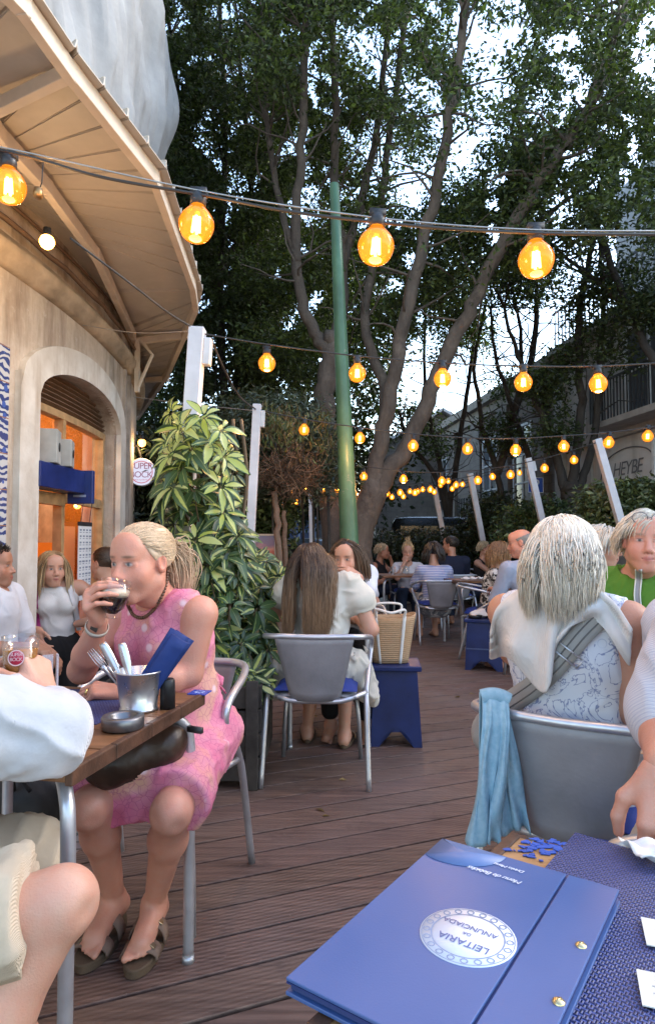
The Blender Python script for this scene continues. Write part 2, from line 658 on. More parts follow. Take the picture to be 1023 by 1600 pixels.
dp = .23 / KR
def surround(pin, pout, nn=2):
    tr.grid(np.array([[kp(p, .045, z) for z in (STREET, ZS)] for p in (pin, pout)]))
    tr.grid(np.array([[kp(pin, r, z) for z in (STREET, ZS)] for r in (.045, -.02)]))
    tr.grid(np.array([[kp(pout, r, z) for z in (STREET, ZS + .1)] for r in (.045, -.005)]))
surround(PD0, PD0 - dp)
surround(PD1, PD1 + dp)
G, E, I = [], [], []
for u in np.linspace(-1, 1, 41):
    pi_ = (PD0 + PD1) / 2 + u * (PD1 - PD0) / 2
    po = (PD0 + PD1) / 2 + u * ((PD1 - PD0) / 2 + dp)
    zo = ZS + (ZA + .20 - ZS) * max(0, 1 - u * u) ** .45
    G.append([kp(pi_, .045, arch(pi_)), kp(po, .045, zo)])
    E.append([kp(po, .045, zo), kp(po, -.005, zo)])
    I.append([kp(pi_, .045, arch(pi_)), kp(pi_, -.02, arch(pi_))])
for g in (G, E, I):
    tr.grid(np.array(g))
t = NT('pale_surround_stone')
n = t.noise(6, 6)
base = t.ramp(n, [(.3, (.50, .45, .39)), (.7, (.66, .63, .58))])
base = t.mix(t.ramp(t.noise(1, 5, t.co('Object', (9, 9, 1.2))), [(.52, (0,) * 3), (.75, (.7,) * 3)]), base, (.30, .22, .15))
t.set(Base_Color=base, Roughness=.8).bump(t.noise(50, 4), .3, .006)
tr.build('surround', t.m, kiosk)
cs = MB()                                                      # string course: a moulded band with a gutter pipe above
prof = [(0, 2.90), (.05, 2.91), (.055, 2.95), (.09, 2.97), (.10, 3.03), (.06, 3.05), (.045, 3.10), (0, 3.11)]
cs.grid(np.array([[kp(p, r, z) for r, z in prof] for p in np.linspace(phi_y(-1.5), phi_y(13), 80)]))
cs.build('string_course', mat('moulded_stone', (.37, .29, .21), .85, var=.4, vs=4, bump=.3, bs=30), kiosk)
cs = MB()
cs.tube([kp(p, .075, 3.16 + .01 * math.sin(p * 90)) for p in np.linspace(phi_y(-1), phi_y(12), 60)], .018, 6)
cs.tube([kp(p, .05, 3.30) for p in np.linspace(phi_y(-1), phi_y(12), 60)], .012, 6)
cs.build('wall_pipe', mat('rusty_pipe', (.16, .10, .065), .7), kiosk)
cs = MB()
for y in (6.30, 6.55):
    cs.box(kp(phi_y(y), .015, 1.2), (.03, .07, 3.4), phi_y(y))
cs.box(kp(phi_y(6.42), .02, 1.66), (.02, .20, .62), phi_y(6.42))
cs.box(kp(phi_y(6.42), .034, 1.66), (.008, .15, .54), phi_y(6.42), (.6, .62, .6))
cs.build('notice_frame', mat('worn_grey_wood', (.34, .29, .25), .8, var=.3), kiosk, smooth=False)

# joinery of the opening
WD = mat('ochre_joinery', (.40, .25, .12), .5, var=.25, vs=12)
jo = MB()
def jbar(p0, p1, z0, z1, r, th=.05):
    for q0, q1 in zip(np.linspace(p0, p1, 9)[:-1], np.linspace(p0, p1, 9)[1:]):
        A = [kp(q0, r, z0), kp(q1, r, z0), kp(q1, r, z1), kp(q0, r, z1)]
        B = [kp(q0, r - th, z0), kp(q1, r - th, z0), kp(q1, r - th, z1), kp(q0, r - th, z1)]
        jo.add(A + B, [[0, 1, 2, 3], [3, 2, 6, 7], [4, 5, 1, 0], [7, 6, 5, 4]])
PM = phi_y(4.98)
jbar(PD0, PD1, ZS - .055, ZS, -.10, .08)
for p in (PD0 + .003, PM, PD1 - .004):
    jo.box(kp(p, -.14, (ZS + STREET) / 2), (.07, .055, ZS - STREET - .06), p)
jbar(PM, PD1, 1.50, 1.575, -.11)
jbar(PD0, PM, 1.47, 1.56, -.09)
jbar(PM, PD1, STREET, STREET + .5, -.11)
jo.build('door_frame', WD, kiosk, smooth=False)
lv = MB()
for i in range(7):
    z = ZS + .018 + i * .036
    us = ((1 - ((z - ZS) / (ZA - ZS)) ** 2) if z < ZA else 0) ** .5
    if us < .1:
        continue
    pm, hw = (PD0 + PD1) / 2, (PD1 - PD0) / 2 * us
    lv.grid(np.array([[kp(p, -.16, z - .010), kp(p, -.10, z + .020)] for p in np.linspace(pm - hw, pm + hw, 20)]), .008)
lv.build('louvre', mat('brown_louvre_wood', (.17, .10, .06), .6), kiosk, smooth=False)
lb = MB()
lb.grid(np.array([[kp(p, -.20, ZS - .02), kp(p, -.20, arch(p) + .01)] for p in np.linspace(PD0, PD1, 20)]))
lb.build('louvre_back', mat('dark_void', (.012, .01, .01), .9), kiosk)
t = NT('shop_glass')
tr_ = t.n('BsdfTransparent', {'Color': (.92, .95, .95, 1)})
gl = t.n('BsdfGlossy', {'Color': (1, 1, 1, 1), 'Roughness': .02})
fr = t.n('Fresnel', {'IOR': 1.55})
ms = t.n('MixShader', {0: t.math('ADD', fr.outputs[0], .22), 1: tr_.outputs[0], 2: gl.outputs[0]})
t.t.links.new(ms.outputs[0], t.t.nodes['Material Output'].inputs[0])
PANE = t.m
gp = MB()
gp.grid(np.array([[kp(p, -.15, z) for z in (STREET + .5, ZS - .05)] for p in np.linspace(PM, PD1, 10)]))
gp.grid(np.array([[kp(p, -.15, z) for z in (1.56, ZS - .05)] for p in np.linspace(PD0, PM, 8)]))
gp.build('window_pane', PANE, kiosk)
# the room behind: orange walls, warm lamp
rm = MB()
A, B, C, D = kp(PD0 - .03, -.24), kp(PD1 + .05, -.24), kp(PD1 + .05, -2.6), kp(PD0 - .03, -2.6)
def quadz(P, Q_, z0, z1):
    rm.add([[P[0], P[1], z0], [Q_[0], Q_[1], z0], [Q_[0], Q_[1], z1], [P[0], P[1], z1]], [[0, 1, 2, 3]])
quadz(B, C, STREET, 2.75); quadz(C, D, STREET, 2.75); quadz(D, A, STREET, 2.75)
for z in (STREET + .02, 2.75):
    rm.add([[q[0], q[1], z] for q in (A, B, C, D)], [[0, 1, 2, 3]])
rm.build('room_lining', mat('orange_interior_paint', (.72, .30, .055), .6, var=.08), kiosk, smooth=False)
ds = MB()
for (y, z, hgt, wd) in ((5.2, .45, 1.0, 1.6),):
    ds.box(kp(phi_y(y), -1.5, z - .45), (.5, wd, hgt), phi_y(y))
ds.box(kp(phi_y(5.2), -1.5, .05 + .02), (.6, 1.7, .05), phi_y(5.2))
ds.build('bar_counter', mat('dark_bar_wood', (.10, .05, .03), .4), kiosk, smooth=False)

ZC = 3.3
canopy_out = [(-1.75, .7)] + [tuple(on(px, py, ZC)[:2]) for px, py in ((38, 0), (110, 103), (242, 272), (301, 440), (306, 475), (262, 580), (215, 650))]
canopy_in = [(-2.40, .95)] + [tuple(on(px, py, ZC)[:2]) for px, py in ((-60, 110), (4, 210), (75, 288), (150, 392), (208, 520))] + [(-2.42, 8.2), (-3.75, 11.0)]
cn = thing('awning', 'curved corrugated metal awning with timber edge beams round the cafe building', 'awning', (-1.6, 4.5, ZC))
O_, I_ = np.array(canopy_out), np.array(canopy_in)
Vv, Cc = [], []
sf = MB()
for i in range(len(O_) - 1):
    L = np.linalg.norm(O_[i + 1] - O_[i])
    n = max(1, round(L / .235))
    for k in range(n):
        for t0, t1, z0, z1 in ((k / n, (k + .90) / n, .028, .028), ((k + .90) / n, (k + .95) / n, .028, .075), ((k + .95) / n, (k + 1) / n, .075, .028)):
            row = []
            for t, z in ((t0, z0), (t1, z1)):
                o = O_[i] * (1 - t) + O_[i + 1] * t
                q = I_[i] * (1 - t) + I_[i + 1] * t
                d = nrm(o - q)
                o2, q2 = o + d * .075, q - d * .42
                row.append([[q2[0], q2[1], ZC + z + .10], [q[0], q[1], ZC + z + .03], [o[0], o[1], ZC + z], [o2[0], o2[1], ZC + z - .006]])
            sf.grid(np.array(row))
t = NT('painted_corrugated_sheet')
n = t.noise(5, 5)
t.set(Base_Color=t.mix(t.ramp(t.noise(1.2, 5, rough=.7), [(.5, (0,) * 3), (.8, (.6,) * 3)]), t.ramp(n, [(.3, (.45, .405, .345)), (.7, (.54, .485, .42))]), (.33, .28, .22)), Roughness=.55)
SOF = t.m
o = sf.build('soffit_sheet', SOF, cn, smooth=False)
so = o.modifiers.new('thick', 'SOLIDIFY')
so.thickness = .006
so.offset = 1
BEAM = mat('cream_timber', (.62, .53, .43), .6, var=.12, vs=6, bump=.2)
def beam(P, w, hgt, name, z):
    mb = MB()
    for i, (p, q) in enumerate(zip(P[:-1], P[1:])):
        p, q = np.array(p), np.array(q)
        d = q - p
        mb.box(((p[0] + q[0]) / 2, (p[1] + q[1]) / 2, z - .0035 * (i % 2)), (np.linalg.norm(d) + w * .7, w - .003 * (i % 2), hgt), math.atan2(d[1], d[0]))
    mb.build(name, BEAM, cn, smooth=False, bevel=.004)
beam(canopy_out, .05, .09, 'edge_beam', ZC - .025)
beam(canopy_in, .055, .085, 'inner_beam', ZC - .022)
for p, q in [(tuple(on(*p, ZC)[:2]), tuple(on(*q_, ZC)[:2])) for p, q_ in (((-20, 168), (108, 104)), ((209, 529), (299, 519)), ((212, 592), (262, 588)), ((210, 640), (226, 634)))]:
    beam((p, q), .05, .066, 'bracket_arm', ZC - .03)
for y, x0 in ((6.50, -1.95), (8.2, -2.55)):
    br = MB(); br.box((x0, y, ZC - .30), (.045, .045, .55))
    br.tube([(x0, y, ZC - .55), (x0 + .18, y - .1, ZC - .22), (x0 + .06, y - .03, ZC - .07)], .018, 6)
    br.build('bracket_post', BEAM, cn, smooth=False)

# scaffold netting above the awning
net = MB()
ph = np.linspace(phi_y(0.2), phi_y(13.5), 420)
zz = np.linspace(3.42, 11, 170)
PHg, Zg = np.meshgrid(ph, zz, indexing='ij')
P3 = np.stack([PHg.ravel() * KR, Zg.ravel() * .18, np.zeros(PHg.size)], 1)
fold = (snoise(P3, .9, 3, 3) * .045 + snoise(np.stack([PHg.ravel() * KR, Zg.ravel() * .6, np.zeros(PHg.size)], 1), .55, 8, 2) * .05).reshape(PHg.shape)
Pw = np.stack([PHg.ravel() * KR, Zg.ravel() * .14 + PHg.ravel() * 3, np.zeros(PHg.size)], 1)
fold += ((1 - np.minimum(1, np.abs(snoise(Pw, 1.1, 21, 2)) * 1.5)) ** 3 * .035 + (1 - np.minimum(1, np.abs(snoise(Pw * [1.5, .5, 1], 1.5, 25, 2)) * 1.5)) ** 3 * .035).reshape(PHg.shape)
bun = np.exp(-((PHg - phi_y(7.35)) / .019) ** 2) * (.17 + .10 * np.sin(Zg * 2.1) + .05 * np.sin(Zg * 5.3)) - np.exp(-((PHg - phi_y(7.02)) / .006) ** 2) * .10
rr = .17 + fold * 1.7 + bun * .8
G = np.stack([KC[0] + (KR + rr) * np.cos(PHg), KC[1] + (KR + rr) * np.sin(PHg), Zg], -1)
net.grid(G)
t = NT('dusty_grey_netting')
n = t.noise(2.5, 5, rough=.65)
t.set(Base_Color=t.mix(t.ramp(t.noise(1, 5, t.co('Object', (5, 5, .8))), [(.5, (0,) * 3), (.8, (.5,) * 3)]), t.ramp(n, [(.3, (.24, .245, .25)), (.7, (.36, .365, .37))]), (.22, .20, .18)), Roughness=.8)
t.bump(t.noise(1, 6, t.co('Object', (9, 9, 2.5)), dist=1.0), .3, .02)
tag(net.build('scaffold_netting', t.m), 'grey dust netting draped over the upper storeys above the awning', 'netting')

# blue and white tile panel
def m_azulejo():
    t = NT('blue_white_azulejo')
    uv = t.co('UV')
    s = t.n('SeparateXYZ', {0: uv})
    u, v = s.outputs[0], s.outputs[1]
    fv = t.math('FRACT', t.math('MULTIPLY', v, 1.0))
    ring = t.n('TexVoronoi', {'Vector': t.n('Mapping', {'Vector': uv, 'Scale': (2.2, 2.2, 1)}).outputs[0], 'Scale': 1.0, 'Randomness': .35}, feature='F1').outputs['Distance']
    w1 = t.n('TexWave', {'Vector': uv, 'Scale': 1.5, 'Distortion': 7, 'Detail': 2, 'Detail Scale': 1.4}, wave_type='RINGS').outputs['Fac']
    blue = t.ramp(w1, [(.38, (.04, .06, .19)), (.5, (.26, .31, .45)), (.58, (.50, .51, .53))])
    blue = t.mix(t.ramp(ring, [(.12, (1,) * 3), (.2, (0,) * 3)], 'CONSTANT'), blue, (.06, .11, .36))
    jx = t.math('ABSOLUTE', t.math('SUBTRACT', fv, .5))
    j = t.ramp(jx, [(.482, (0,) * 3), (.488, (1,) * 3)])
    t.set(Base_Color=t.mix(j, blue, (.28, .14, .09)), Roughness=.2)
    return t.m
tp = MB()
p1, p0 = PD0 - dp - .008, PD0 - dp - .075
tz = np.linspace(STREET, 2.42, 22)
G = np.array([[kp(p, .012, z) for z in tz] for p in np.linspace(p0, p1, 4)])
tp.grid(G)
uvs = np.array([[i / 3 * 3.0, j * .62] for i in range(4) for j in range(22)])
tag(tp.build('tile_panel', m_azulejo(), uv=uvs), 'blue and white glazed tile panel beside the door at the far left', 'tile panel')

# box sign over the door, lit round sign, hung price list, pictures
NAVY = mat('navy_paint', (.012, .025, .13), .35, var=.25)
bx = thing('box_sign', 'dark blue box sign fixed above the open cafe door', 'sign', kp(phi_y(4.6), .05, 1.5))
mb = MB()
pmid = phi_y(4.66)
mb.box(kp(pmid, -.03, 1.655), (.16, .74, .175), pmid)
mb.build('box', NAVY, bx, smooth=False, bevel=.006)
mb = MB()
e = kp(phi_y(5.01), .02, 1.62)
mb.box(e, (.20, .045, .26), pmid)
mb.build('end_plate', mat('navy_end_plate', (.02, .04, .17), .35), bx, smooth=False, bevel=.005)
tan = np.array([-math.sin(pmid), math.cos(pmid), 0]); nor = np.array([math.cos(pmid), math.sin(pmid), 0])
WHT = mat('white_lettering', (.75, .76, .8), .5, var=.05)
mb = MB()
fp = e - tan * .026
for i in range(4):
    mb.box(fp + nor * (-.03 + .02 * i) + np.array([0, 0, .03 - .012 * i]), (.012, .003, .09 - .012 * i), pmid)
mb.box(fp + np.array([0, 0, -.07]), (.10, .003, .018), pmid)
mb.build('lettering', mat('pale_blue_lettering', (.25, .33, .5), .5), bx, smooth=False)
# things inside the window
mb = thing('loudspeaker', 'pair of pale grey boxes standing on the ledge above the door', 'speaker', kp(phi_y(4.66), -.03, 1.75))
for y, s_ in ((4.52, .24), (4.74, .20)):
    q = MB()
    q.box(kp(phi_y(y), -.02, 1.746 + s_ / 2), (.16, .17, s_), phi_y(y) + .3)
    q.build('cabinet', mat('grey_speaker_box', (.36, .37, .36), .5), mb, smooth=False, bevel=.006)
    q = MB()
    q.lathe([(0, .004), (.03, .004), (.034, 0)], kp(phi_y(y), -.02, 1.746 + s_ * .5) + rotz(phi_y(y) + .3) @ np.array([.081, 0, 0]), 16, rotz(phi_y(y) + .3) @ np.array([[0, 0, 1], [1, 0, 0], [0, 1, 0.]]))
    q.build('driver', mat('black_cone', (.02, .02, .02), .5), mb)
pc = thing('wall_picture', 'canvas picture of a pink dessert in a bowl on the orange wall inside the doorway', 'picture', kp(phi_y(5.6), -1.1, 1.2))
cpos = at(75, 812, 5.9)
q = MB(); q.box(cpos, (.03, .34, .42), .9); q.build('canvas', mat('grey_canvas', (.42, .38, .37), .6, var=.3), pc, smooth=False)
Rc = rotz(.9)
q = MB(); q.lathe([(0, -.09), (.06, -.085), (.11, -.03), (.12, 0), (.11, .0), (0, -.01)], cpos + Rc @ np.array([.02, 0, -.04]), 18, Rc, sx=.12)
q.build('painted_bowl', mat('brown_bowl_paint', (.14, .07, .04), .6), pc)
q = MB(); q.ball(cpos + Rc @ np.array([.02, 0, .02]), (.012, .085, .07), 14, Rc); q.build('painted_dessert', mat('pink_dessert_paint', (.55, .18, .15), .6), pc)
pl = thing('price_list', 'long white price list hanging on cords behind the window glass', 'price list', at(145, 850, 5.25))
p = phi_y(5.38)
cpos = kp(p, -.08, 1.02); Rp = rotz(p)
q = MB(); q.box(cpos, (.008, .30, .62), p); q.build('sheet', mat('white_paper', (.74, .76, .78), .6, var=.04), pl, smooth=False)
q = MB(); q.box(cpos + [0, 0, .32], (.014, .31, .035), p)
q.tube([cpos + Rp @ np.array([0, -.1, .33]), cpos + Rp @ np.array([0, -.03, .56])], .003, 5)
q.tube([cpos + Rp @ np.array([0, .1, .33]), cpos + Rp @ np.array([0, .18, .56])], .003, 5)
q.build('clip_bar', mat('black_clip', (.03, .03, .035), .5), pl, smooth=False)
q = MB()
for i in range(11):
    for j in range(4):
        q.box(cpos + Rp @ np.array([.0055, -.112 + .075 * j, .27 - .052 * i]), (.002, rng.uniform(.028, .055), .014), p)
        q.box(cpos + Rp @ np.array([.0055, -.115 + .075 * j, .25 - .052 * i]), (.002, rng.uniform(.02, .05), .006), p)
q.build('printing', mat('grey_print', (.22, .25, .33), .6), pl, smooth=False)

rs = thing('round_sign', 'round illuminated white and red beer sign at the corner of the wall', 'sign', at(222, 740, 7.2))
c0 = at(222, 738, 7.2)
fx = np.array([1, .06, 0]); fx = nrm(fx); fy = np.array([0, 0, 1.]); fz = nrm(np.cross(fx, fy))
Rs = np.stack([fx, fy, fz], 1)
q = MB(); q.lathe([(0, -.05), (.150, -.05), (.158, -.03), (.158, .02), (.150, .03)], c0, 36, Rs); q.build('housing', mat('white_sign_housing', (.6, .6, .66), .4), rs)
q = MB(); q.lathe([(0, .024), (.149, .024)], c0, 36, Rs); q.build('face', emit('sign_white', (.78, .8, 1.0), .22), rs)
q = MB(); q.lathe([(.118, .027), (.126, .027)], c0, 36, Rs); q.build('ring', emit('sign_red', (.55, .02, .05), .22), rs)
text('lettering', 'SUPER\nBOCK', .098, frame4(c0 + fz * .03 + fy * .018, fx, fy, fz), emit('sign_blue', (.30, .04, .12), .18), rs, space=.9)
text('small_lettering', 'SABOR AUTÊNTICO', .02, frame4(c0 + fz * .03 - fy * .088, fx, fy, fz), emit('sign_red', (.55, .02, .05), .22), rs)
q = MB(); q.tube([c0 + fy * .14, c0 + fy * .30 - fx * .05, c0 + fy * .30 - fx * .22], .014, 8); q.build('arm', mat('black_arm', (.03, .03, .03), .5), rs)

# wall and interior lamps
GLOWC = (1.0, .50, .12)
def lamp(name, label, pos, r, k, watts, grp=None):
    t = thing(name, label, 'lamp', pos, grp)
    q = MB(); q.ball(pos, r, 14); q.build('bulb', emit('lamp_glow', (1, .42, .07), k * .16), t)
    q = MB(); q.tube([pos + np.array([0, -r * .8, r * .4]), pos + np.array([0, -r * .8, -r * .4])], r * .3, 8); q.ball(pos + np.array([0, -r * .55, 0]), r * .52, 10); q.build('filament', emit('lamp_core', (1, .75, .4), 9), t)
    q = MB(); q.lathe([(0, r * 1.9), (r * .5, r * 1.9), (r * .55, r * .8)], pos, 12); q.build('socket', mat('black_socket', (.02, .02, .02), .5), t)
    if watts:
        l = bpy.data.lights.new(name, 'POINT'); l.energy = watts; l.color = (1, .62, .28); l.shadow_soft_size = r * 1.3
        lo = bpy.data.objects.new('lamp_light', l); COL.objects.link(lo); lo.parent = t; lo.location = (0, 0, -r * 1.6)
    return t
lamp('wall_lamp', 'glowing round wall bulb under the awning at the upper left', at(74, 378, 3.55), .042, 30, 3)
lamp('wall_lamp', 'single glowing bulb above the round beer sign', at(222, 692, 7.1), .045, 14, 2)
for (px, py, Y, lab) in ((112, 712, 6.6, 'small lamp above the door ledge, highest of the cafe interior lamps'), (121, 790, 6.3, 'left lamp of the row hanging inside the window'), (131, 792, 6.5, 'middle and largest lamp of the row inside the window'), (159, 789, 6.7, 'right lamp of the row hanging inside the window')):
    lamp('pendant_lamp', lab, at(px, py, Y), .035, 12, 0, 'lamps inside the cafe')
l = bpy.data.lights.new('room', 'POINT'); l.energy = 13; l.color = (1, .66, .34); l.shadow_soft_size = .15
lo = bpy.data.objects.new('room_light', l); COL.objects.link(lo); lo.parent = kiosk; lo.location = Vector(kp(phi_y(5.2), -1.0, 2.3)) - kiosk.location
so = thing('dangling_socket', 'small empty bulb socket dangling from the cable under the awning', 'socket', at(60, 303, 2.2))
q = MB(); q.tube([at(68, 252, 2.2), at(66, 285, 2.2), at(62, 296, 2.2)], .002, 5); q.build('wire', mat('black_socket', (.02, .02, .02), .5), so)
q = MB(); q.lathe([(0, .02), (.014, .02), (.018, -.004), (.012, -.016), (0, -.016)], at(60, 303, 2.2), 12); q.build('holder', mat('brass_holder', (.35, .2, .08), .35, .8), so)

# ------------------------------------------------------------------ the grey building on the right
fdir = nrm(np.array([-.11, 1, 0]))                       # the facade runs away from the street corner
FP = np.array([6.29, 0, 0])
fn_ = np.array([-fdir[1], fdir[0], 0])                   # towards the terrace
def fc(y, off=0, z=0):
    return FP + fdir * (y / fdir[1]) + fn_ * off + np.array([0, 0, z])
FROT = math.atan2(fdir[1], fdir[0])
def fbox(mb, y0, y1, z0, z1, off, dep, c=None):
    m = (fc(y0) + fc(y1)) / 2 + fn_ * (off - dep / 2)
    mb.box((m[0], m[1], (z0 + z1) / 2), (abs(y1 - y0) / fdir[1], dep, z1 - z0), FROT, c)
t = NT('grey_render_wall')
n = t.noise(1.3, 6, rough=.7)
base = t.ramp(n, [(.3, (.50, .49, .49)), (.7, (.64, .63, .63))])
base = t.mix(t.ramp(t.noise(1, 5, t.co('Object', (2.5, 2.5, .35))), [(.5, (0,) * 3), (.8, (.6,) * 3)]), base, (.17, .16, .155))
t.set(Base_Color=base, Roughness=.85).bump(t.noise(20, 5), .25, .01)
GREY = t.m
t = NT('dark_weathered_stone')
n = t.noise(1.7, 6, rough=.7)
base = t.ramp(n, [(.3, (.15, .13, .115)), (.7, (.27, .24, .21))])
br_ = t.n('TexBrick', {'Vector': t.co('Object', (.9, .9, .9), (RAD(90), 0, 0)), 'Scale': 1.6, 'Mortar Size': .012, 'Color1': (1, 1, 1, 1), 'Color2': (.8, .8, .8, 1), 'Mortar': (.5, .5, .5, 1)}).outputs[0]
t.set(Base_Color=t.mix(.6, base, br_, 'MULTIPLY'), Roughness=.9).bump(n, .3, .02)
STONE = t.m
gb = thing('apartment_building', 'pale grey rendered building with balcony and windows at the right edge', 'building', fc(10, 0, STREET))
mb = MB()
fbox(mb, 4.0, 13.3, STREET, 5.05, 0, 6)
fbox(mb, 4.0, 13.2, 5.05, 8.6, -1.3, 5)
mb.build('wall', GREY, gb, smooth=False)
mb = MB()
fbox(mb, 3.9, 13.4, 5.05, 5.17, .20, 6); fbox(mb, 3.9, 13.4, 4.93, 5.05, .08, 6)
fbox(mb, 4, 13.3, 2.98, 3.10, .12, .2)
fbox(mb, 12.95, 13.3, STREET, 4.93, .10, .3)
fbox(mb, 11.95, 12.1, STREET, 4.93, .05, .2)
mb.build('cornice', mat('grey_trim', (.36, .35, .34), .8, bump=.2), gb, smooth=False)
FRAME = mat('white_window_frame', (.62, .64, .66), .5)
GLASSD = mat('dark_window_glass', (.10, .12, .14), .08, var=.3, vs=1.5, spec=.8)
def fwindow(y0, y1, z0, z1, par, nv=1, nh=1, name='window', off=0.0):
    q = MB(); fbox(q, y0, y1, z0, z1, off + .012, .03); w_ = q.build(name, GLASSD, par, smooth=False)
    q = MB()
    b = .06
    for a_, c_ in ((y0 - b, y0), (y1, y1 + b)):
        fbox(q, a_, c_, z0 - b, z1 + b, off + .05, .07)
    for a_, c_ in ((z0 - b, z0), (z1, z1 + b)):
        fbox(q, y0, y1, a_, c_, off + .048, .06)
    for i in range(nv):
        y = y0 + (y1 - y0) * (i + 1) / (nv + 1); fbox(q, y - .025, y + .025, z0, z1, off + .04, .05)
    for i in range(nh):
        z = z0 + (z1 - z0) * (i + 1) / (nh + 1); fbox(q, y0, y1, z - .02, z + .02, off + .036, .04)
    q.build('frame', FRAME, w_, smooth=False)
fwindow(9.55, 10.75, 3.35, 4.75, gb, 1, 1)
fwindow(8.3, 9.2, 3.35, 4.75, gb, 1, 1)
fwindow(9.05, 10.05, 1.95, 2.85, gb, 1, 2)
fwindow(6.2, 7.4, 5.6, 7.6, gb, 2, 1, off=-1.3)
fwindow(8.4, 9.6, 5.6, 7.6, gb, 2, 1, off=-1.3)
fwindow(10.6, 11.8, 5.6, 7.6, gb, 2, 1, off=-1.3)
IRON = mat('black_iron', (.025, .025, .028), .5)
mb = MB(); fbox(mb, 8.0, 11.1, 3.10, 3.2, .55, .55)
mb.build('balcony_slab', mat('grey_trim', (.36, .35, .34), .8, bump=.2), gb, smooth=False)
mb = MB()
for y in np.linspace(8.02, 11.08, 34):
    fbox(mb, y - .009, y + .009, 3.2, 3.85, .53, .018)
fbox(mb, 8.0, 11.1, 3.84, 3.875, .535, .03)
for d in np.linspace(.1, .5, 5):
    fbox(mb, 11.07, 11.09, 3.2, 3.85, d, .018)
mb.build('balcony_railing', IRON, gb, smooth=False)
mb = MB()
for y in np.linspace(4.2, 13.2, 60):
    fbox(mb, y - .01, y + .01, 5.17, 5.95, .1, .02)
fbox(mb, 4.0, 13.3, 5.93, 5.97, .105, .035)
mb.build('roof_railing', mat('pale_rail', (.35, .38, .42), .5), gb, smooth=False)
mb = MB()
fbox(mb, 6.5, 10.6, STREET, 1.15, .012, .03)
mb.build('shopfront', mat('dark_shopfront', (.02, .02, .022), .3), gb, smooth=False)
mb = MB()
G = np.array([[fc(y, 0.02, 1.58), fc(y, .45, 1.34), fc(y, .5, 1.30), fc(y, .5, 1.16)] for y in (6.4, 8, 10.7)])
mb.grid(G, .02)
mb.build('shop_awning', mat('charcoal_awning', (.055, .056, .065), .7), gb, smooth=False)
# spray paint
GR = mat('faded_spray_paint', (.13, .13, .14), .7)
for tx, y, z, sz in (('HEYBE', 10.85, 2.28, .34), ('DOVE', 10.75, 1.98, .30), ('LEWK', 10.95, 1.72, .30), ('CONX', 10.8, 1.44, .36)):
    c0 = fc(y, .012, z + .15)
    text('graffiti', tx, sz, frame4(c0, -fdir, np.array([0, 0, 1.]), fn_), GR, gb, shear=.25, space=.85)
mb = MB()
mb.tube(spline([fc(y, .012, z) for y, z in ((11.7, 2.25), (11.5, 2.62), (10.9, 2.78), (10.3, 2.7), (10.05, 2.45), (10.2, 2.3))], 8), .012, 6)
mb.build('graffiti_arc', GR, gb)

ob = thing('stone_building', 'dark weathered stone building with pilasters behind the trees', 'building', fc(18, 0, STREET))
mb = MB()
fbox(mb, 13.42, 26, STREET, 4.9, -.05, 6)
mb.build('wall', STONE, ob, smooth=False)
mb = MB()
for y in (13.9, 15.9, 17.9, 20.2, 22.6, 25.0):
    fbox(mb, y, y + .55, STREET, 4.6, .06, .2)
    fbox(mb, y - .06, y + .61, STREET, .35, .10, .2)
    fbox(mb, y - .06, y + .61, 4.42, 4.6, .10, .2)
mb.build('pilaster', STONE, ob, smooth=False)
mb = MB()
fbox(mb, 13.42, 26.1, 4.9, 5.12, .22, 6); fbox(mb, 13.42, 26.1, 4.6, 4.9, .06, 1); fbox(mb, 13.42, 26, 1.5, 1.62, .02, .3)
mb.build('cornice', mat('brown_stone_trim', (.24, .215, .19), .85, bump=.2), ob, smooth=False)
for y in (14.6, 16.7, 21.1, 23.6):
    fwindow(y, y + .95, 1.9, 3.9, ob, 1, 2)
q = MB(); fbox(q, 18.75, 20.0, STREET, 2.5, 0, .08); gt = q.build('gate', mat('pale_gate_panel', (.52, .52, .50), .6, var=.3), ob, smooth=False)
q = MB()
for y in np.linspace(18.75, 20, 9):
    fbox(q, y - .02, y + .02, STREET, 2.5, .03, .025)
for z in (.2, 1.1, 2.1):
    fbox(q, 18.75, 20, z - .02, z + .02, .034, .03)
q.build('bar', IRON, gt, smooth=False)
# gabled front with a pale metal roof beyond it
gh = thing('gabled_house', 'low dark house with a pale metal gable roof behind the string lights', 'house', at(690, 800, 22))
mb = MB()
cx, cy = at(690, 700, 22)[:2]
W, Dp = 4.6, 2.5
e0, e1 = cx - W / 2, cx + W / 2
mb.add([[e0, cy, STREET], [e1, cy, STREET], [e1, cy, 4.3], [cx, cy, 5.6], [e0, cy, 4.3], [e0, cy + Dp, STREET], [e1, cy + Dp, STREET], [e1, cy + Dp, 4.3], [cx, cy + Dp, 5.6], [e0, cy + Dp, 4.3]],
       [[0, 1, 2, 4], [1, 6, 7, 2], [5, 0, 4, 9], [6, 5, 9, 7]], [[4, 2, 3], [9, 8, 7]])
mb.build('wall', STONE, gh, smooth=False)
mb = MB()
mb.grid(np.array([[[e0 - .3, y, 4.22], [cx, y, 5.70], [e1 + .3, y, 4.22]] for y in (cy - .3, cy + Dp)]), .1)
mb.build('roof', mat('pale_zinc_roof', (.42, .43, .45), .45, .3), gh, smooth=False)
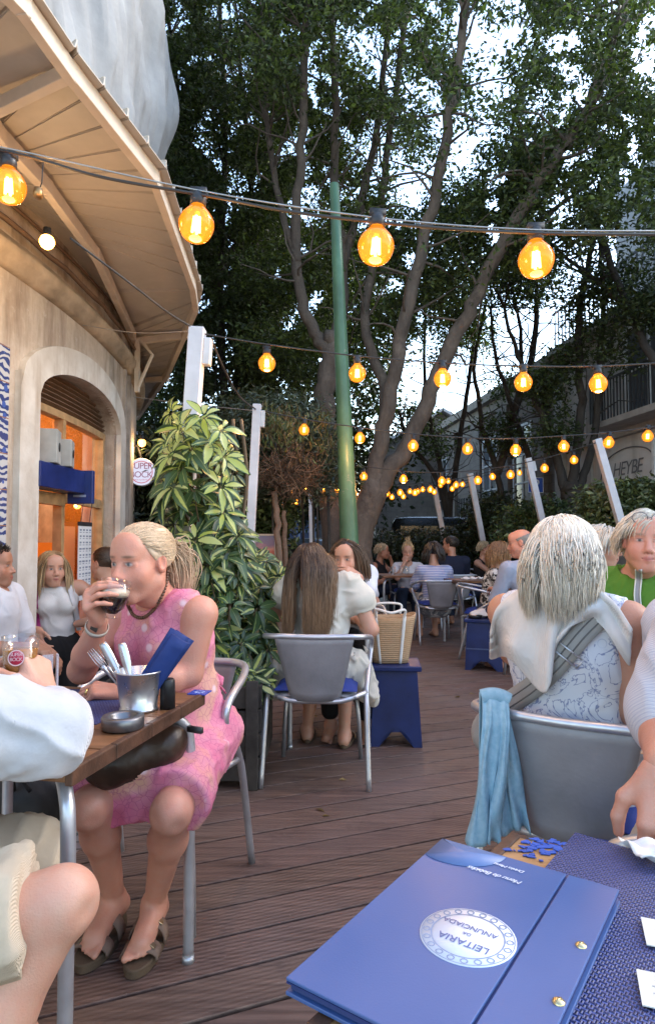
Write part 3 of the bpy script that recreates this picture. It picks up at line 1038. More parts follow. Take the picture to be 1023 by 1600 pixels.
# a far row house that closes the view on the left, pale blue windows
bh = thing('row_house', 'far house with blue framed windows glimpsed behind the trees', 'house', (-4, 21, STREET))
mb = MB(); mb.box((-5.3, 22, 2.2), (10.5, 3, 5.6)); mb.build('wall', mat('dim_far_wall', (.16, .16, .17), .85, var=.35, vs=.8), bh, smooth=False)
for x in (-.9, -2.6, -4.6, -6.8):
    q = MB(); q.box((x, 20.48, 1.5), (.95, .05, 1.6)); wi = q.build('window', mat('far_blue_glass', (.09, .12, .22), .2), bh, smooth=False)
    q = MB()
    for dx in (-.5, 0, .5):
        q.box((x + dx, 20.44, 1.5), (.07, .05, 1.7))
    for dz in (-.82, 0, .82):
        q.box((x, 20.435, 1.5 + dz), (1.07, .05, .07))
    q.build('frame', mat('pale_blue_frame', (.22, .28, .42), .5), wi, smooth=False)
# ------------------------------------------------------------------ posts, pole, festoons
POSTW = mat('white_painted_post', (.62, .62, .66), .5, var=.14, vs=5, bump=.15)
PGRP = 'white posts carrying the string lights'
def post(px0, py0, py1x, py1, Y, ztop_extra, label, w_=.085, base_Y=None, box=True):
    top = at(px0, py0, Y)
    low = at(py1x, py1, base_Y or Y)
    d = (low - top) / (top[2] - low[2])
    foot = top + d * top[2]
    t = thing('light_post', label, 'post', foot, PGRP)
    q = MB()
    u = nrm(top - foot)
    x = nrm(np.cross(u, [0, 1, 0])); y = np.cross(u, x)
    R3 = np.stack([x, y, u], 1)
    L = np.linalg.norm(top - foot)
    q.box((top + foot) / 2, (w_, w_, L), R3)
    q.build('shaft', POSTW, t, smooth=False, bevel=.006)
    if box:
        q = MB(); q.box(top + x * -(w_ * .75) - u * .13, (w_ * .5, w_ * .7, .15), R3); q.build('junction_box', mat('grey_junction_box', (.55, .56, .58), .45), t, smooth=False, bevel=.006)
        q = MB(); q.tube(spline([top - u * .02, top + x * .03 - y * .055 - u * .06, top + x * .02 - y * .06 - u * .16, top - x * .05 - y * .05 - u * .2, top - x * .06 - u * .12], 8), .006, 6); q.build('cable_loop', mat('black_cable', (.02, .02, .02), .5), t)
    return top
T1 = post(309, 513, 296, 700, 3.5, 0, 'thick white post rising behind the variegated plant at the left')
T2 = post(402, 632, 390, 860, 5.7, 0, 'slim white post between the tall plant and the dry topiary', .075)
T3 = post(932, 686, 966, 806, 7.5, 0, 'leaning white post over the green shirt woman, furthest right of the posts', .085, box=False)
T4 = post(824, 716, 850, 830, 9.2, 0, 'leaning white post in front of the blue parking sign', .085)
T5 = post(734, 740, 752, 836, 11.2, 0, 'leaning white post beside the pale barred gate', .09, box=False)
T6 = post(678, 762, 691, 830, 12.6, 0, 'leaning white post in front of the black van', .09, box=False)
post(485, 770, 487, 860, 8.8, 0, 'thin white post just left of the tree trunks', .06, box=False)

gp_ = thing('lamp_pole', 'tall green painted metal pole in the middle of the terrace', 'pole', (.22, 6, 0))
tp_, bp_ = at(522, 288, 6.0), at(547, 880, 6.0)
d = (bp_ - tp_) / (tp_[2] - bp_[2])
ft = tp_ + d * tp_[2]
t = NT('chipped_green_paint')
n = t.noise(4, 6, t.co('Object', (1, 1, .5)), .7)
base = t.ramp(n, [(.3, (.035, .085, .045)), (.62, (.07, .16, .085)), (.70, (.11, .21, .12))])
base = t.mix(t.ramp(t.noise(9, 5, rough=.7), [(.63, (0,) * 3), (.69, (1,) * 3)]), base, (.20, .20, .15))
t.set(Base_Color=base, Roughness=.4).bump(t.noise(12, 4), .35, .006)
q = MB()
q.tube([ft + (tp_ - ft) * s for s in (0, .12, .13, .3, .55, .8, 1)], [.105, .103, .092, .086, .070, .056, .045], 18)
q.build('shaft', t.m, gp_)
gp_.location = (0, 0, 0)
gp_.location = Vector(ft); 
for ch in gp_.children:
    ch.data.transform(Matrix.Translation(Vector((.22, 6, 0)) - Vector(ft)))

# festoon bulbs: amber glass globe, bright filament, black holder
def m_amber():
    t = NT('amber_bulb_glass')
    lw = t.n('LayerWeight', {'Blend': .35})
    e = t.n('Emission', {'Color': t.ramp(lw.outputs['Facing'], [(.0, (1, .42, .035)), (.55, (1, .30, .012)), (1, (.95, .22, .01))]), 'Strength': .50})
    tr = t.n('BsdfTransparent', {'Color': (1, .55, .14, 1)})
    g = t.n('BsdfGlossy', {'Color': (1, .9, .75, 1), 'Roughness': .05})
    m1 = t.n('MixShader', {0: .55, 1: tr.outputs[0], 2: e.outputs[0]})
    m2 = t.n('MixShader', {0: t.math('MULTIPLY', t.n('Fresnel', {'IOR': 1.5}).outputs[0], .8), 1: m1.outputs[0], 2: g.outputs[0]})
    t.t.links.new(m2.outputs[0], t.t.nodes['Material Output'].inputs[0])
    return t.m
AMBER = m_amber()
FIL = emit('filament', (1.0, .62, .24), 22)
BLK = mat('black_holder', (.03, .03, .033), .45)
CABLE = mat('black_cable', (.035, .033, .032), .5)
GALV = mat('steel_wire', (.38, .36, .34), .4, .7)
def festoon(label, pts, bulbs, Yf, r=.0475, lit=0, k=1.0, sag=True, stay=None, detail=2):
    """pts: the cable in pixel + depth; bulbs: pixel centres; Yf(px) gives depth"""
    P = spline([at(*p) for p in pts], 10)
    t = thing('festoon_string', label, 'string lights', P[0], 'strings of amber bulbs over the terrace')
    q = MB(); q.tube(P, .0042 if detail > 1 else .006, 6); q.build('cable', CABLE, t)
    if stay is not None:
        q = MB(); q.tube(spline([at(*p) for p in stay], 10), .0024 if detail > 1 else .004, 5); q.build('stay_wire', GALV, t)
    for i, (bx_, by_) in enumerate(bulbs):
        c = at(bx_, by_, Yf(bx_))
        # the holder hangs straight from the nearest point of the cable
        j = np.argmin(np.abs(P[:, 0] - c[0]) + np.abs(P[:, 1] - c[1]) * .3)
        zc = max(P[j, 2], c[2] + r * 1.75)
        tilt = rng.normal(0, .05, 2)
        ax = nrm(np.array([tilt[0], tilt[1], 1]))
        R3 = np.stack([nrm(np.cross([0, 1, 0], ax)), nrm(np.cross(ax, nrm(np.cross([0, 1, 0], ax)))), ax], 1)
        b = MB()
        nn = 20 if detail > 1 else 12
        prof = [(0, -r), (r * .45, -r * .9), (r * .8, -r * .6), (r, 0), (r * .88, r * .48), (r * .6, r * .85), (r * .40, r * 1.08), (r * .36, r * 1.3)]
        b.lathe(spline([(a_, 0, z) for a_, z in prof], 4)[:, [0, 2]], c, nn, R3)
        bo = b.build('bulb', AMBER, t)
        f = MB()
        if detail > 1:
            for aa in range(4):
                th = aa * np.pi / 2
                o = R3 @ np.array([math.cos(th), math.sin(th), 0])
                f.tube([c + o * r * .14 + ax * r * .5, c + o * r * .20 - ax * r * .42], r * .085, 5)
        else:
            f.tube([c + ax * r * .45, c - ax * r * .4], r * .24, 6)
        f.build('filament', FIL, bo)
        h = MB()
        h.lathe([(r * .40, r * 1.12), (r * .46, r * 1.15), (r * .46, r * 1.5), (r * .36, r * 1.85), (0, r * 1.9)], c, 12, R3)
        if zc - c[2] > r * 2:
            h.tube([c + ax * r * 1.8, P[j]], .005, 5)
        h.box(c + ax * r * 1.9, (r * .9, r * .55, r * .4), R3)
        h.build('bulb_holder', BLK, bo)
        if i in (lit if hasattr(lit, '__len__') else ()):
            l = bpy.data.lights.new('bulb_light', 'POINT'); l.energy = .8 * k; l.color = (1, .52, .18); l.shadow_soft_size = .05
            lo = bpy.data.objects.new('bulb_light', l); COL.objects.link(lo); lo.parent = t
            lo.location = Vector(c - ax * r * 1.35) - t.location
    return t
Y1 = lambda x: 1.62 + .12 * abs(x - 560) / 560
festoon('nearest string of large amber bulbs crossing high above the blue menu', [(-60, 222, 1.75), (40, 243, 1.70), (160, 277, 1.68), (318, 305, 1.66), (450, 330, 1.64), (586, 347, 1.62), (710, 358, 1.63), (832, 364, 1.66), (940, 366, 1.69), (1090, 366, 1.75)],
        [(14, 292), (307, 352), (587, 386), (837, 407)], Y1, lit=(0, 1, 2, 3), k=2.0,
        stay=[(-60, 218, 1.75), (40, 238, 1.70), (318, 299, 1.66), (586, 340, 1.62), (832, 359, 1.66), (1090, 361, 1.75)])
Y2 = lambda x: 3.5 - (x - 310) * .0002
festoon('second string of amber bulbs, tied to the thick white post', [(309, 520, 3.5), (417, 538, 3.47), (557, 556, 3.45), (690, 567, 3.42), (817, 572, 3.4), (935, 572, 3.38), (1080, 564, 3.3)],
        [(417, 568), (558, 584), (691, 592), (817, 598), (934, 600)], Y2, lit=(0, 2, 4), k=3.5)
Y3 = lambda x: 5.7 - (x - 400) * .0004
festoon('third string of amber bulbs, tied to the slim white post', [(402, 640, 5.7), (475, 655, 5.68), (562, 668, 5.65), (645, 678, 5.62), (730, 684, 5.57), (805, 685, 5.55), (880, 681, 5.5), (950, 676, 5.48), (1060, 662, 5.4)],
        [(475, 672), (562, 685), (645, 697), (730, 702), (805, 704), (880, 698), (950, 692), (1011, 682)], Y3, lit=(1, 4), k=4, detail=1)
Y4 = lambda x: 7.5 - (x - 540) * .0002
festoon('fourth string of amber bulbs, running from the green pole to the leaning post', [(400, 716, 7.7), (505, 722, 7.6), (568, 729, 7.5), (630, 736, 7.5), (690, 738, 7.5), (760, 733, 7.5), (850, 716, 7.5), (930, 692, 7.45)],
        [(505, 737), (568, 745), (630, 749), (690, 752), (746, 751), (797, 742), (850, 732), (896, 719)], Y4, lit=(2,), k=5, detail=1)
Y5 = lambda x: 9.3
festoon('fifth string of amber bulbs, low behind the green pole', [(340, 742, 9.3), (430, 748, 9.3), (530, 755, 9.3), (625, 757, 9.3), (715, 748, 9.3), (824, 722, 9.2)],
        [(378, 775), (425, 751), (478, 762), (528, 765), (582, 767), (625, 770), (672, 765), (712, 758), (769, 745), (400, 766), (452, 768), (505, 766), (553, 771), (604, 771), (648, 770)], Y5, detail=1)
festoon('farthest string of amber bulbs, strung low before the barred gate', [(440, 770, 11.5), (520, 770, 11.5), (620, 768, 11.5), (700, 757, 11.4), (770, 740, 11.4), (830, 728, 11.3)],
        [(463, 785), (440, 792), (630, 776), (652, 768), (688, 758), (722, 757), (811, 739), (678, 769), (660, 765), (545, 783), (590, 781), (612, 777), (640, 768), (700, 752), (745, 752), (706, 764)], lambda x: 11.5, detail=1)
bc = MB()
bc.tube(spline([at(110, 372, 2.9), at(200, 440, 3.1), at(265, 490, 3.35), at(309, 516, 3.5)], 8), .005, 6)
tag(bc.build('power_cable', CABLE), 'black cable sagging from under the awning to the thick white post', 'cable')
bc = MB()
bc.tube(spline([at(330, 530, 3.5), at(352, 580, 4.1), at(375, 620, 4.9), at(400, 640, 5.7)], 8), .007, 6)
tag(bc.build('power_cable', CABLE), 'black cable drooping between the two white posts at the left', 'cable')
bc = MB()
bc.tube(spline([at(130, 508, 4.5), at(215, 520, 4.0), at(305, 517, 3.5)], 8), .003, 5)
tag(bc.build('guy_wire', GALV), 'thin wire from the cafe wall to the thick white post', 'wire')
bc = MB()
bc.tube(spline([at(209, 620, 6.0), at(300, 632, 5.9), at(402, 642, 5.7)], 8), .004, 5)
tag(bc.build('guy_wire', GALV), 'thin wire from the cafe wall to the slim white post', 'wire')

# ------------------------------------------------------------------ aluminium chairs
ALU = mat('brushed_aluminium_tube', (.50, .51, .55), .38, .75, var=.12, vs=14)
PANEL = mat('grey_painted_sheet', (.25, .245, .26), .5, .25, var=.22, vs=5, bump=.15)
BLUE = mat('blue_vinyl_cushion', (.012, .035, .22), .55, var=.2, bump=.1)
def make_chair(label, panel=PANEL):
    t = thing('cafe_chair', label, 'chair', (0, 0, 0), 'grey tubular cafe chairs')
    half = [(0, -.285, .735), (.14, -.28, .737), (.205, -.265, .735), (.248, -.21, .728), (.268, -.11, .712), (.275, 0, .690), (.275, .07, .662), (.272, .085, .62), (.266, .04, .57), (.258, -.05, .51), (.250, -.125, .44), (.252, -.175, .34), (.262, -.26, .0)]
    P = spline([(-x, y, z) for x, y, z in half[::-1]] + half[1:], 6)
    q = MB(); q.tube(P, .0135, 12); q.build('arm_tube', ALU, t, local=True)
    for s in (-1, 1):
        q = MB(); q.tube([(s * .185, .17, .435), (s * .205, .19, .2), (s * .215, .205, 0)], .012, 10); q.build('leg', ALU, t, local=True)
    q = MB(); q.tube(spline([(-.255, -.10, .43), (-.21, .1, .43), (-.185, .18, .43), (-.1, .205, .43), (.1, .205, .43), (.185, .18, .43), (.21, .1, .43), (.255, -.10, .43)], 6), .011, 8)
    q.tube(spline([(-.25, -.13, .44), (-.17, -.205, .425), (-.10, -.225, .415), (.10, -.225, .415), (.17, -.205, .425), (.25, -.13, .44)], 6), .0125, 10)
    q.build('seat_frame', ALU, t, local=True)
    G = []
    for v in np.linspace(0, 1, 9):
        w_ = .118 + (.195 - .118) * v ** .9
        row = []
        for u in np.linspace(-1, 1, 15):
            row.append((u * w_, -.228 - .052 * v ** 1.2 - .030 * (1 - u * u) * (1 - v * .75) + .012 * u * u * (1 - v), .418 + .318 * v))
        G.append(row)
    q = MB(); q.grid(np.array(G), .004); q.build('back_panel', panel, t, local=True)
    G = np.array([[(x, y, .452 - .012 * ((x / .2) ** 2 + (y / .2) ** 2)) for y in np.linspace(-.205, .205, 8)] for x in np.linspace(-.20, .20, 8)])
    q = MB(); q.grid(G, .012); q.build('seat_sheet', panel, t, local=True)
    q = MB()
    G = []
    for x in np.linspace(-1, 1, 15):
        G.append([(x * .205, y * .21 + .005, .462 + .040 * (1 - x ** 6) * (1 - y ** 6) + .004 * math.sin(5 * x) * math.sin(4 * y)) for y in np.linspace(-1, 1, 15)])
    G = np.array(G)
    q.grid(G); B = G.copy(); B[..., 2] = .458; q.grid(B[:, ::-1])
    for e, f in ((G[0], B[0]), (G[-1], B[-1]), (G[:, 0], B[:, 0]), (G[:, -1], B[:, -1])):
        q.grid(np.stack([e, f]))
    q.build('seat_cushion', BLUE, t, local=True)
    return t
chair0 = None
def chair(x, y, head, label):
    """head: facing in degrees, 0 = away from the camera, 90 = to the right"""
    global chair0
    if chair0 is None:
        chair0 = make_chair(label)
        c = chair0
    else:
        c = dup(chair0)
        c['label'] = label
    c.location = (x, y, 0)
    c.rotation_euler = (0, 0, -RAD(head))
    return c

# ------------------------------------------------------------------ tables
def m_tabletop(name, c0, c1, sc):
    t = NT(name)
    g = t.noise(1, 6, t.co('Object', (sc, sc * 14, sc)), .65)
    st = t.noise(5, 5, rough=.7)
    base = t.ramp(g, [(.25, c0), (.75, c1)])
    base = t.mix(t.ramp(st, [(.55, (0,) * 3), (.8, (.7,) * 3)]), base, tuple(c * .35 for c in c0))
    t.set(Base_Color=base, Roughness=t.ramp(st, [(.3, (.25,) * 3), (.7, (.5,) * 3)])).bump(g, .25, .004)
    return t.m
TOPW = m_tabletop('varnished_dark_boards', (.10, .042, .018), (.26, .125, .055), 3)
TOPG = m_tabletop('worn_golden_boards', (.22, .10, .035), (.44, .25, .11), 3)
EDGE = mat('dark_table_edge', (.075, .035, .02), .5, var=.4, vs=20, bump=.3)
def table(corner, ux, uy, L, W, zt, label, top, legs=(0, 1, 2, 3), detail=True):
    corner = np.array([*corner[:2], 0.]); ux = nrm(np.array([*ux[:2], 0])); uy = nrm(np.array([*uy[:2], 0]))
    mid = corner + ux * L / 2 + uy * W / 2
    t = thing('cafe_table', label, 'table', mid, 'wooden topped cafe tables')
    R3 = np.stack([ux, uy, np.cross(ux, uy)], 1)
    q = MB()
    nb = 5
    for i in range(nb):
        w_ = W / nb
        q.box(corner + ux * L / 2 + uy * (w_ * (i + .5)) + [0, 0, zt - .013], (L - .03, w_ - .003, .026), R3)
    q.build('top_board', top, t, smooth=False, bevel=.003)
    for e in (0, 1):
        q = MB()
        for i in range(4):
            q.box(corner + ux * (L * e + (.008 if e == 0 else -.008)) + uy * (W * (i + .5) / 4) + [0, 0, zt - .015], (.018, W / 4 - .001, .034), R3)
        q.build('edge_trim', EDGE, t, smooth=False, bevel=.003)
    for i in legs:
        a_ = corner + ux * (L * (.045 if i in (0, 3) else .955)) + uy * (W * (.055 if i < 2 else .945))
        inn = nrm(mid - a_ + [0, 0, 0]); inn[2] = 0
        q = MB(); q.tube(spline([a_ + inn * .16 + [0, 0, zt - .045], a_ + inn * .09 + [0, 0, zt - .043], a_ + inn * .028 + [0, 0, zt - .07], a_ + [0, 0, zt - .15], a_ + [0, 0, .3], a_ + [0, 0, 0.]], 7), .0155, 12)
        q.tube([a_ + [0, 0, .001], a_ + [0, 0, .02]], .018, 12)
        q.build('leg', ALU, t)
    return t, mid
# left table
LTc = np.array([-.36, 1.91, 0]); LTu = nrm(np.array([-.977, .212, 0])); LTv = nrm(np.array([-.215, -.977, 0]))
ZT_ = .75
table(LTc, LTu, LTv, .66, .65, ZT_, 'dark varnished square table where the woman in pink drinks', TOPW)
# menu table
MT0 = on(797, 1302, .75)
MTu = nrm(np.array([.75, -.66, 0])); MTv = nrm(np.array([-.61, -.79, 0]))
MT0 = np.array([MT0[0], MT0[1], 0])
table(MT0, MTu, MTv, .75, .66, .75, 'worn golden wooden table carrying the big blue menu', TOPG)

def m_woven(name, c0, c1, sc):
    t = NT(name)
    uv = t.co('UV')
    v = t.n('TexWave', {'Vector': uv, 'Scale': sc, 'Distortion': 0}, wave_type='BANDS', bands_direction='X').outputs['Fac']
    h = t.n('TexWave', {'Vector': uv, 'Scale': sc * .6, 'Distortion': 0}, wave_type='BANDS', bands_direction='Y').outputs['Fac']
    ck = t.n('TexChecker', {'Vector': uv, 'Scale': sc * 2.2}).outputs['Fac']
    m_ = t.mix(ck, t.mix(1, v, v), t.mix(1, h, h))
    bw = t.math('MULTIPLY', m_, 1.0)
    t.set(Base_Color=t.mix(t.ramp(bw, [(.25, (0,) * 3), (.8, (1,) * 3)]), c0, c1), Roughness=.45)
    t.bump(bw, .9, .004)
    return t.m
MATM = m_woven('woven_blue_vinyl', (.018, .024, .10), (.075, .10, .32), 10)
def placemat(c, ux, uy, L, W, z, label):
    q = MB()
    R3 = np.stack([ux, uy, [0, 0, 1]], 1)
    c = np.array([c[0], c[1], z + .0022])
    P = [c + ux * (s * L / 2) + uy * (r_ * W / 2) for s, r_ in ((-1, -1), (1, -1), (1, 1), (-1, 1))]
    q.add(P + [p - np.array([0, 0, .002]) for p in P], [[0, 1, 2, 3], [0, 4, 5, 1], [1, 5, 6, 2], [2, 6, 7, 3], [3, 7, 4, 0]])
    uv = np.array([(0, 0), (L * 10, 0), (L * 10, W * 10), (0, W * 10)] * 2)
    tag(q.build('placemat', MATM, uv=uv, smooth=False), label, 'placemat', 'woven blue placemats')
pm1 = on(150, 1095, .75)
placemat(LTc + LTu * .36 + LTv * .20, LTu, LTv, .46, .32, .75, 'blue woven placemat under the metal cutlery pail')
mtc = on(1010, 1480, .75)
placemat(on(868, 1338, .75) + MTu * .20 + MTv * .19, MTu, MTv, .40, .56, .75, 'blue woven placemat beside the menu on the golden table')

# the menu: two hinged boards, medallion, writing, screws
mn = thing('menu_folder', 'large blue hardbound menu with a white medallion lying at the bottom of the picture', 'menu', on(700, 1450, .76))
ZM = .772
A_, B_, C_ = on(690, 1308, ZM), on(968, 1388, ZM), on(455, 1543, ZM)
ex = nrm(B_ - A_); eyv = C_ - A_; eyv = eyv - ex * (eyv @ ex); LM = np.linalg.norm(eyv); ey = nrm(eyv)
WM = np.linalg.norm(B_ - A_)
LM = .36
def mp(u, v, z=0):
    return A_ + ex * u + ey * v + np.array([0, 0, z])
t = NT('blue_menu_cover')
n = t.noise(3, 5)
t.set(Base_Color=t.ramp(n, [(.3, (.040, .088, .245)), (.7, (.054, .108, .285))]), Roughness=t.ramp(t.noise(6, 4), [(.3, (.30,) * 3), (.7, (.42,) * 3)])).bump(t.noise(380, 2), .12, .001)
COVER = t.m
R3 = np.stack([ex, -ey, [0, 0, 1]], 1)
hinge = WM - .062
q = MB(); q.box(mp(hinge / 2 - .001, LM / 2, -.003), (hinge - .003, LM, .0035), R3); q.build('front_cover', COVER, mn, smooth=False, bevel=.0008)
q = MB(); q.box(mp((hinge + WM) / 2, LM / 2, -.003), (WM - hinge - .002, LM, .0035), R3); q.build('spine_strip', COVER, mn, smooth=False, bevel=.0008)
q = MB(); q.box(mp(WM / 2, LM / 2, -.0060), (WM - .002, LM, .0016), R3); q.build('hinge_cloth', mat('dark_hinge_cloth', (.02, .035, .14), .6), mn, smooth=False)
q = MB(); q.box(mp(WM / 2, LM / 2, -.0105), (WM - .008, LM - .008, .006), R3); q.build('pages', mat('blue_page_block', (.03, .05, .16), .6), mn, smooth=False)
q = MB(); q.box(mp(WM / 2, LM / 2, -.0165), (WM, LM, .004), R3); q.build('back_cover', COVER, mn, smooth=False, bevel=.0008)
mc = on(730, 1461, ZM) + np.array([0, 0, -.0008])
RM = .0515
MED = mat('white_print', (.62, .64, .74), .4, var=.03)
q = MB(); q.lathe([(0, .0003), (RM, .0003), (RM, -.001)], mc, 48, R3); med = q.build('medallion', MED, mn)
q = MB(); q.lathe([(RM * .745, .0006), (RM * .775, .0006)], mc, 48, R3); q.lathe([(RM * .955, .0006), (RM * .975, .0006)], mc, 48, R3)
for i in range(20):
    th = i * np.pi / 10
    p = mc + ex * math.cos(th) * RM * .865 + ey * math.sin(th) * RM * .865
    q.lathe([(RM * .055, .0006), (RM * .085, .0006)], p, 10, R3)
q.build('medallion_ring', mat('grey_blue_print', (.20, .25, .38), .5), mn)
INK = mat('navy_ink', (.10, .12, .27), .5)
zup = np.array([0, 0, 1.])
# the reader sits opposite: the words stand upside down
def mtext(body, size, px, py, shear=0, m_=INK, space=1):
    o = on(px, py, ZM) + zup * .0002
    return text('lettering', body, size, frame4(o, -ex, ey, zup), m_, mn, extrude=.0001, shear=shear, space=space)
mtext('LEITARIA', .0150, 723, 1472, space=.95)
mtext('DA', .007, 729, 1459)
mtext('ANUNCIADA', .0110, 734, 1449, space=.95)
q = MB()
pts = []
for th in np.linspace(0, 2 * np.pi, 49)[:-1]:
    u_, v_ = .030 + .066 * math.cos(th), .004 + .060 * math.sin(th)
    pts.append(mp(max(.002, u_), max(.002, v_), -.0008))
q.poly(pts, .0003)
q.build('corner_print', mat('pale_blue_print', (.085, .140, .30), .4), mn)
mtext('Menu de Bebidas', .0115, 772, 1367, .35, mat('silver_print', (.62, .65, .75), .4), .9)
mtext('Drinks Menu', .0085, 795, 1356, .35, mat('silver_print', (.62, .65, .75), .4), .9)
for px, py in ((907, 1476), (872, 1564)):
    q = MB(); p = on(px, py, ZM)
    q.lathe([(0, .0032), (.0035, .003), (.0058, .0016), (.006, 0), (.006, -.002)], p + zup * -.0014, 16)
    q.box(p + zup * .0018, (.008, .0012, .0006), .6)
    q.build('screw', mat('brass_screw', (.62, .50, .28), .25, .9), mn)
# blue painted patch and paper things on the golden table
def zon(px, py, z=.7525):
    return on(px, py, z)
mb = MB()
for _ in range(46):
    p = on(rng.normal(838, 19), rng.normal(1323, 8), .751)
    n_ = rng.integers(5, 8)
    th = np.sort(rng.uniform(0, 2 * np.pi, n_)); rr_ = rng.uniform(.003, .010)
    mb.poly([p + rr_ * np.array([math.cos(x), math.sin(x) * .8, 0]) * rng.uniform(.7, 1.2) for x in th], .0008 + rng.uniform(0, .0006))
tag(mb.build('paint_patch', mat('chipped_blue_paint', (.03, .09, .42), .45, var=.3), smooth=False), 'chipped blue painted emblem on the far corner of the golden table', 'emblem')
mb = MB(); mb.grid(np.array([[on(858 + 150 * u, 1338 + 26 * u + v * 0, .757) + MTv * (-.04 + .05 * v) + np.array([0, 0, .004 * math.sin(7 * u)]) for v in np.linspace(0, 1, 6)] for u in np.linspace(0.55, 1.2, 14)]), .0012)
def card(px, py, rot, w_, l_, label, name='paper_card'):
    q = MB(); c = on(px, py, .7555); q.box(c, (w_, l_, .0012), rot)
    o = q.build('card', mat('cream_paper', (.62, .61, .56), .6, var=.1), None, smooth=False)
    o.name = name
    q = MB()
    for i in range(2):
        q.box(c + rotz(rot) @ np.array([0, -l_ * .12 + l_ * .2 * i, .0009]), (w_ * .55, .0016, .0004), rot)
    ch = q.build('printing', mat('faint_print', (.42, .42, .42), .6), None, smooth=False)
    ch.parent = o
    tag(o, label, 'card')
card(1047, 1462, -.35, .055, .055, 'small printed paper card on the blue placemat, the one farther from the camera')
card(1046, 1552, -.35, .055, .055, 'small printed paper card on the blue placemat, the one nearer the bottom edge')
G = np.array([[on(985, 1348, .752) + np.array([.005 + u * .07, -.02 - u * .02 + v * .07, .005 * math.sin(u * 9 + v * 3) + .004 * math.cos(v * 11)]) for v in np.linspace(0, 1, 14)] for u in np.linspace(0, 1, 14)])
mb = MB(); mb.grid(G + [0, 0, .012], .002)
tag(mb.build('paper_napkin', mat('white_paper_napkin', (.70, .70, .70), .8, var=.05, bump=.3)), 'crumpled white paper napkin beside the far edge of the golden table', 'napkin')

# ------------------------------------------------------------------ things on the left table
STEEL = mat('galvanised_steel', (.52, .53, .55), .3, .9, var=.15, vs=18)
pb = on(217, 1108, .752)
pail = thing('cutlery_pail', 'small galvanised pail holding cutlery and rolled blue napkins', 'pail', pb)
q = MB(); q.lathe([(0, .003), (.046, .003), (.047, 0), (.050, 0), (.050, .006), (.047, .008), (.061, .098), (.064, .100), (.064, .104), (.060, .104), (.045, .010), (0, .010)], pb, 32)
q.build('body', STEEL, pail)
NAP = mat('navy_paper_napkin', (.012, .035, .16), .7, var=.15, vs=20, bump=.15)
for i, (dx, dy, tl, az, L) in enumerate(((.012, .00, .55, .15, .21), (.018, .012, .60, .3, .205), (.022, -.012, .58, -.05, .20))):
    ax = np.array([math.sin(tl) * math.cos(az), math.sin(tl) * math.sin(az), math.cos(tl)])
    x_ = nrm(np.cross(ax, [0.2, -1, 0.1])); y_ = np.cross(ax, x_)
    q = MB()
    for k_ in range(3):
        G = np.array([[pb + np.array([dx - .02, dy, .02]) + ax * (v * L) + x_ * (u * .026 + .003 * k_ * v) + y_ * (.004 * k_ + .010 * abs(u) ** 2 * v) for u in np.linspace(-1, 1, 9)] for v in np.linspace(0, 1, 8)])
        q.grid(G, .0018)
    tag(q.build('paper_napkin', NAP), ('folded navy paper napkin leaning out of the pail, front one', 'folded navy paper napkin leaning out of the pail, middle one', 'folded navy paper napkin leaning out of the pail, rear one')[i], 'napkin', 'navy napkins in the pail')
for i, (dx, dy, tl, az, L, kind) in enumerate(((-.025, -.01, .55, 2.9, .185, 'k'), (-.01, -.03, .34, 2.7, .17, 'k'), (-.035, .0, .66, 3.2, .18, 'f'), (-.03, .015, .72, 3.0, .175, 'f'))):
    ax = np.array([math.sin(tl) * math.cos(az), math.sin(tl) * math.sin(az), math.cos(tl)])
    x_ = nrm(np.cross(ax, [0.2, -1, 0.1])); y_ = np.cross(ax, x_)
    q = MB(); base = pb + np.array([dx + .015, dy, .015])
    if kind == 'k':
        wv_ = lambda v: .004 + .008 * max(0, math.sin(min(1, max(0, (v - .45) / .55)) * 2.6)) ** .7
        q.grid(np.array([[base + ax * v * L + x_ * u * wv_(v) for u in (-1, 0, 1)] for v in np.linspace(0, 1, 20)]), .002)
    else:
        q.tube([base + ax * v * L + y_ * .006 * math.sin(v * 4) for v in np.linspace(0, .7, 10)], [.0035, .003, .0025, .0025, .0025, .0025, .003, .004, .006, .008], 6)
        for u in (-.009, -.003, .003, .009):
            q.tube([base + ax * L * .68 + x_ * u * .7, base + ax * L * .8 + x_ * u, base + ax * L + x_ * u * .9], .0013, 5)
    o = q.build('table_' + ('knife' if kind == 'k' else 'fork'), STEEL)
    tag(o, ('knife with a broad blade standing in the pail, leaning to the left', 'shorter upright knife standing in the pail', 'fork sticking out lowest at the left of the pail', 'fork behind the knives in the pail')[i], 'knife' if kind == 'k' else 'fork')
q = MB(); pc_ = on(262, 1106, .752)
q.lathe([(0, .078), (.015, .078), (.0185, .074), (.0195, .06), (.0205, 0), (0, 0)], pc_, 24)
tag(q.build('pepper_mill', mat('black_plastic_shaker', (.015, .015, .016), .4)), 'black plastic shaker standing right of the metal pail', 'shaker')
ac = on(192, 1137, .752)
q = MB(); q.lathe([(0, .004), (.030, .004), (.030, .026), (.034, .030), (.047, .030), (.050, .026), (.050, .003), (.047, 0), (0, 0)], ac, 40)
tag(q.build('ashtray', mat('dull_steel', (.20, .20, .21), .38, .9, var=.2, vs=18)), 'round brushed metal ashtray at the edge of the dark table', 'ashtray')
q = MB(); tc_ = on(312, 1082, .7515)
q.box(tc_, (.055, .055, .003), -.2)
tl_ = q.build('inlaid_tile', mat('bright_blue_tile', (.02, .07, .40), .25, var=.3, vs=40), smooth=False)
tag(tl_, 'small blue tile set on the far right corner of the dark table', 'tile')
q = MB()
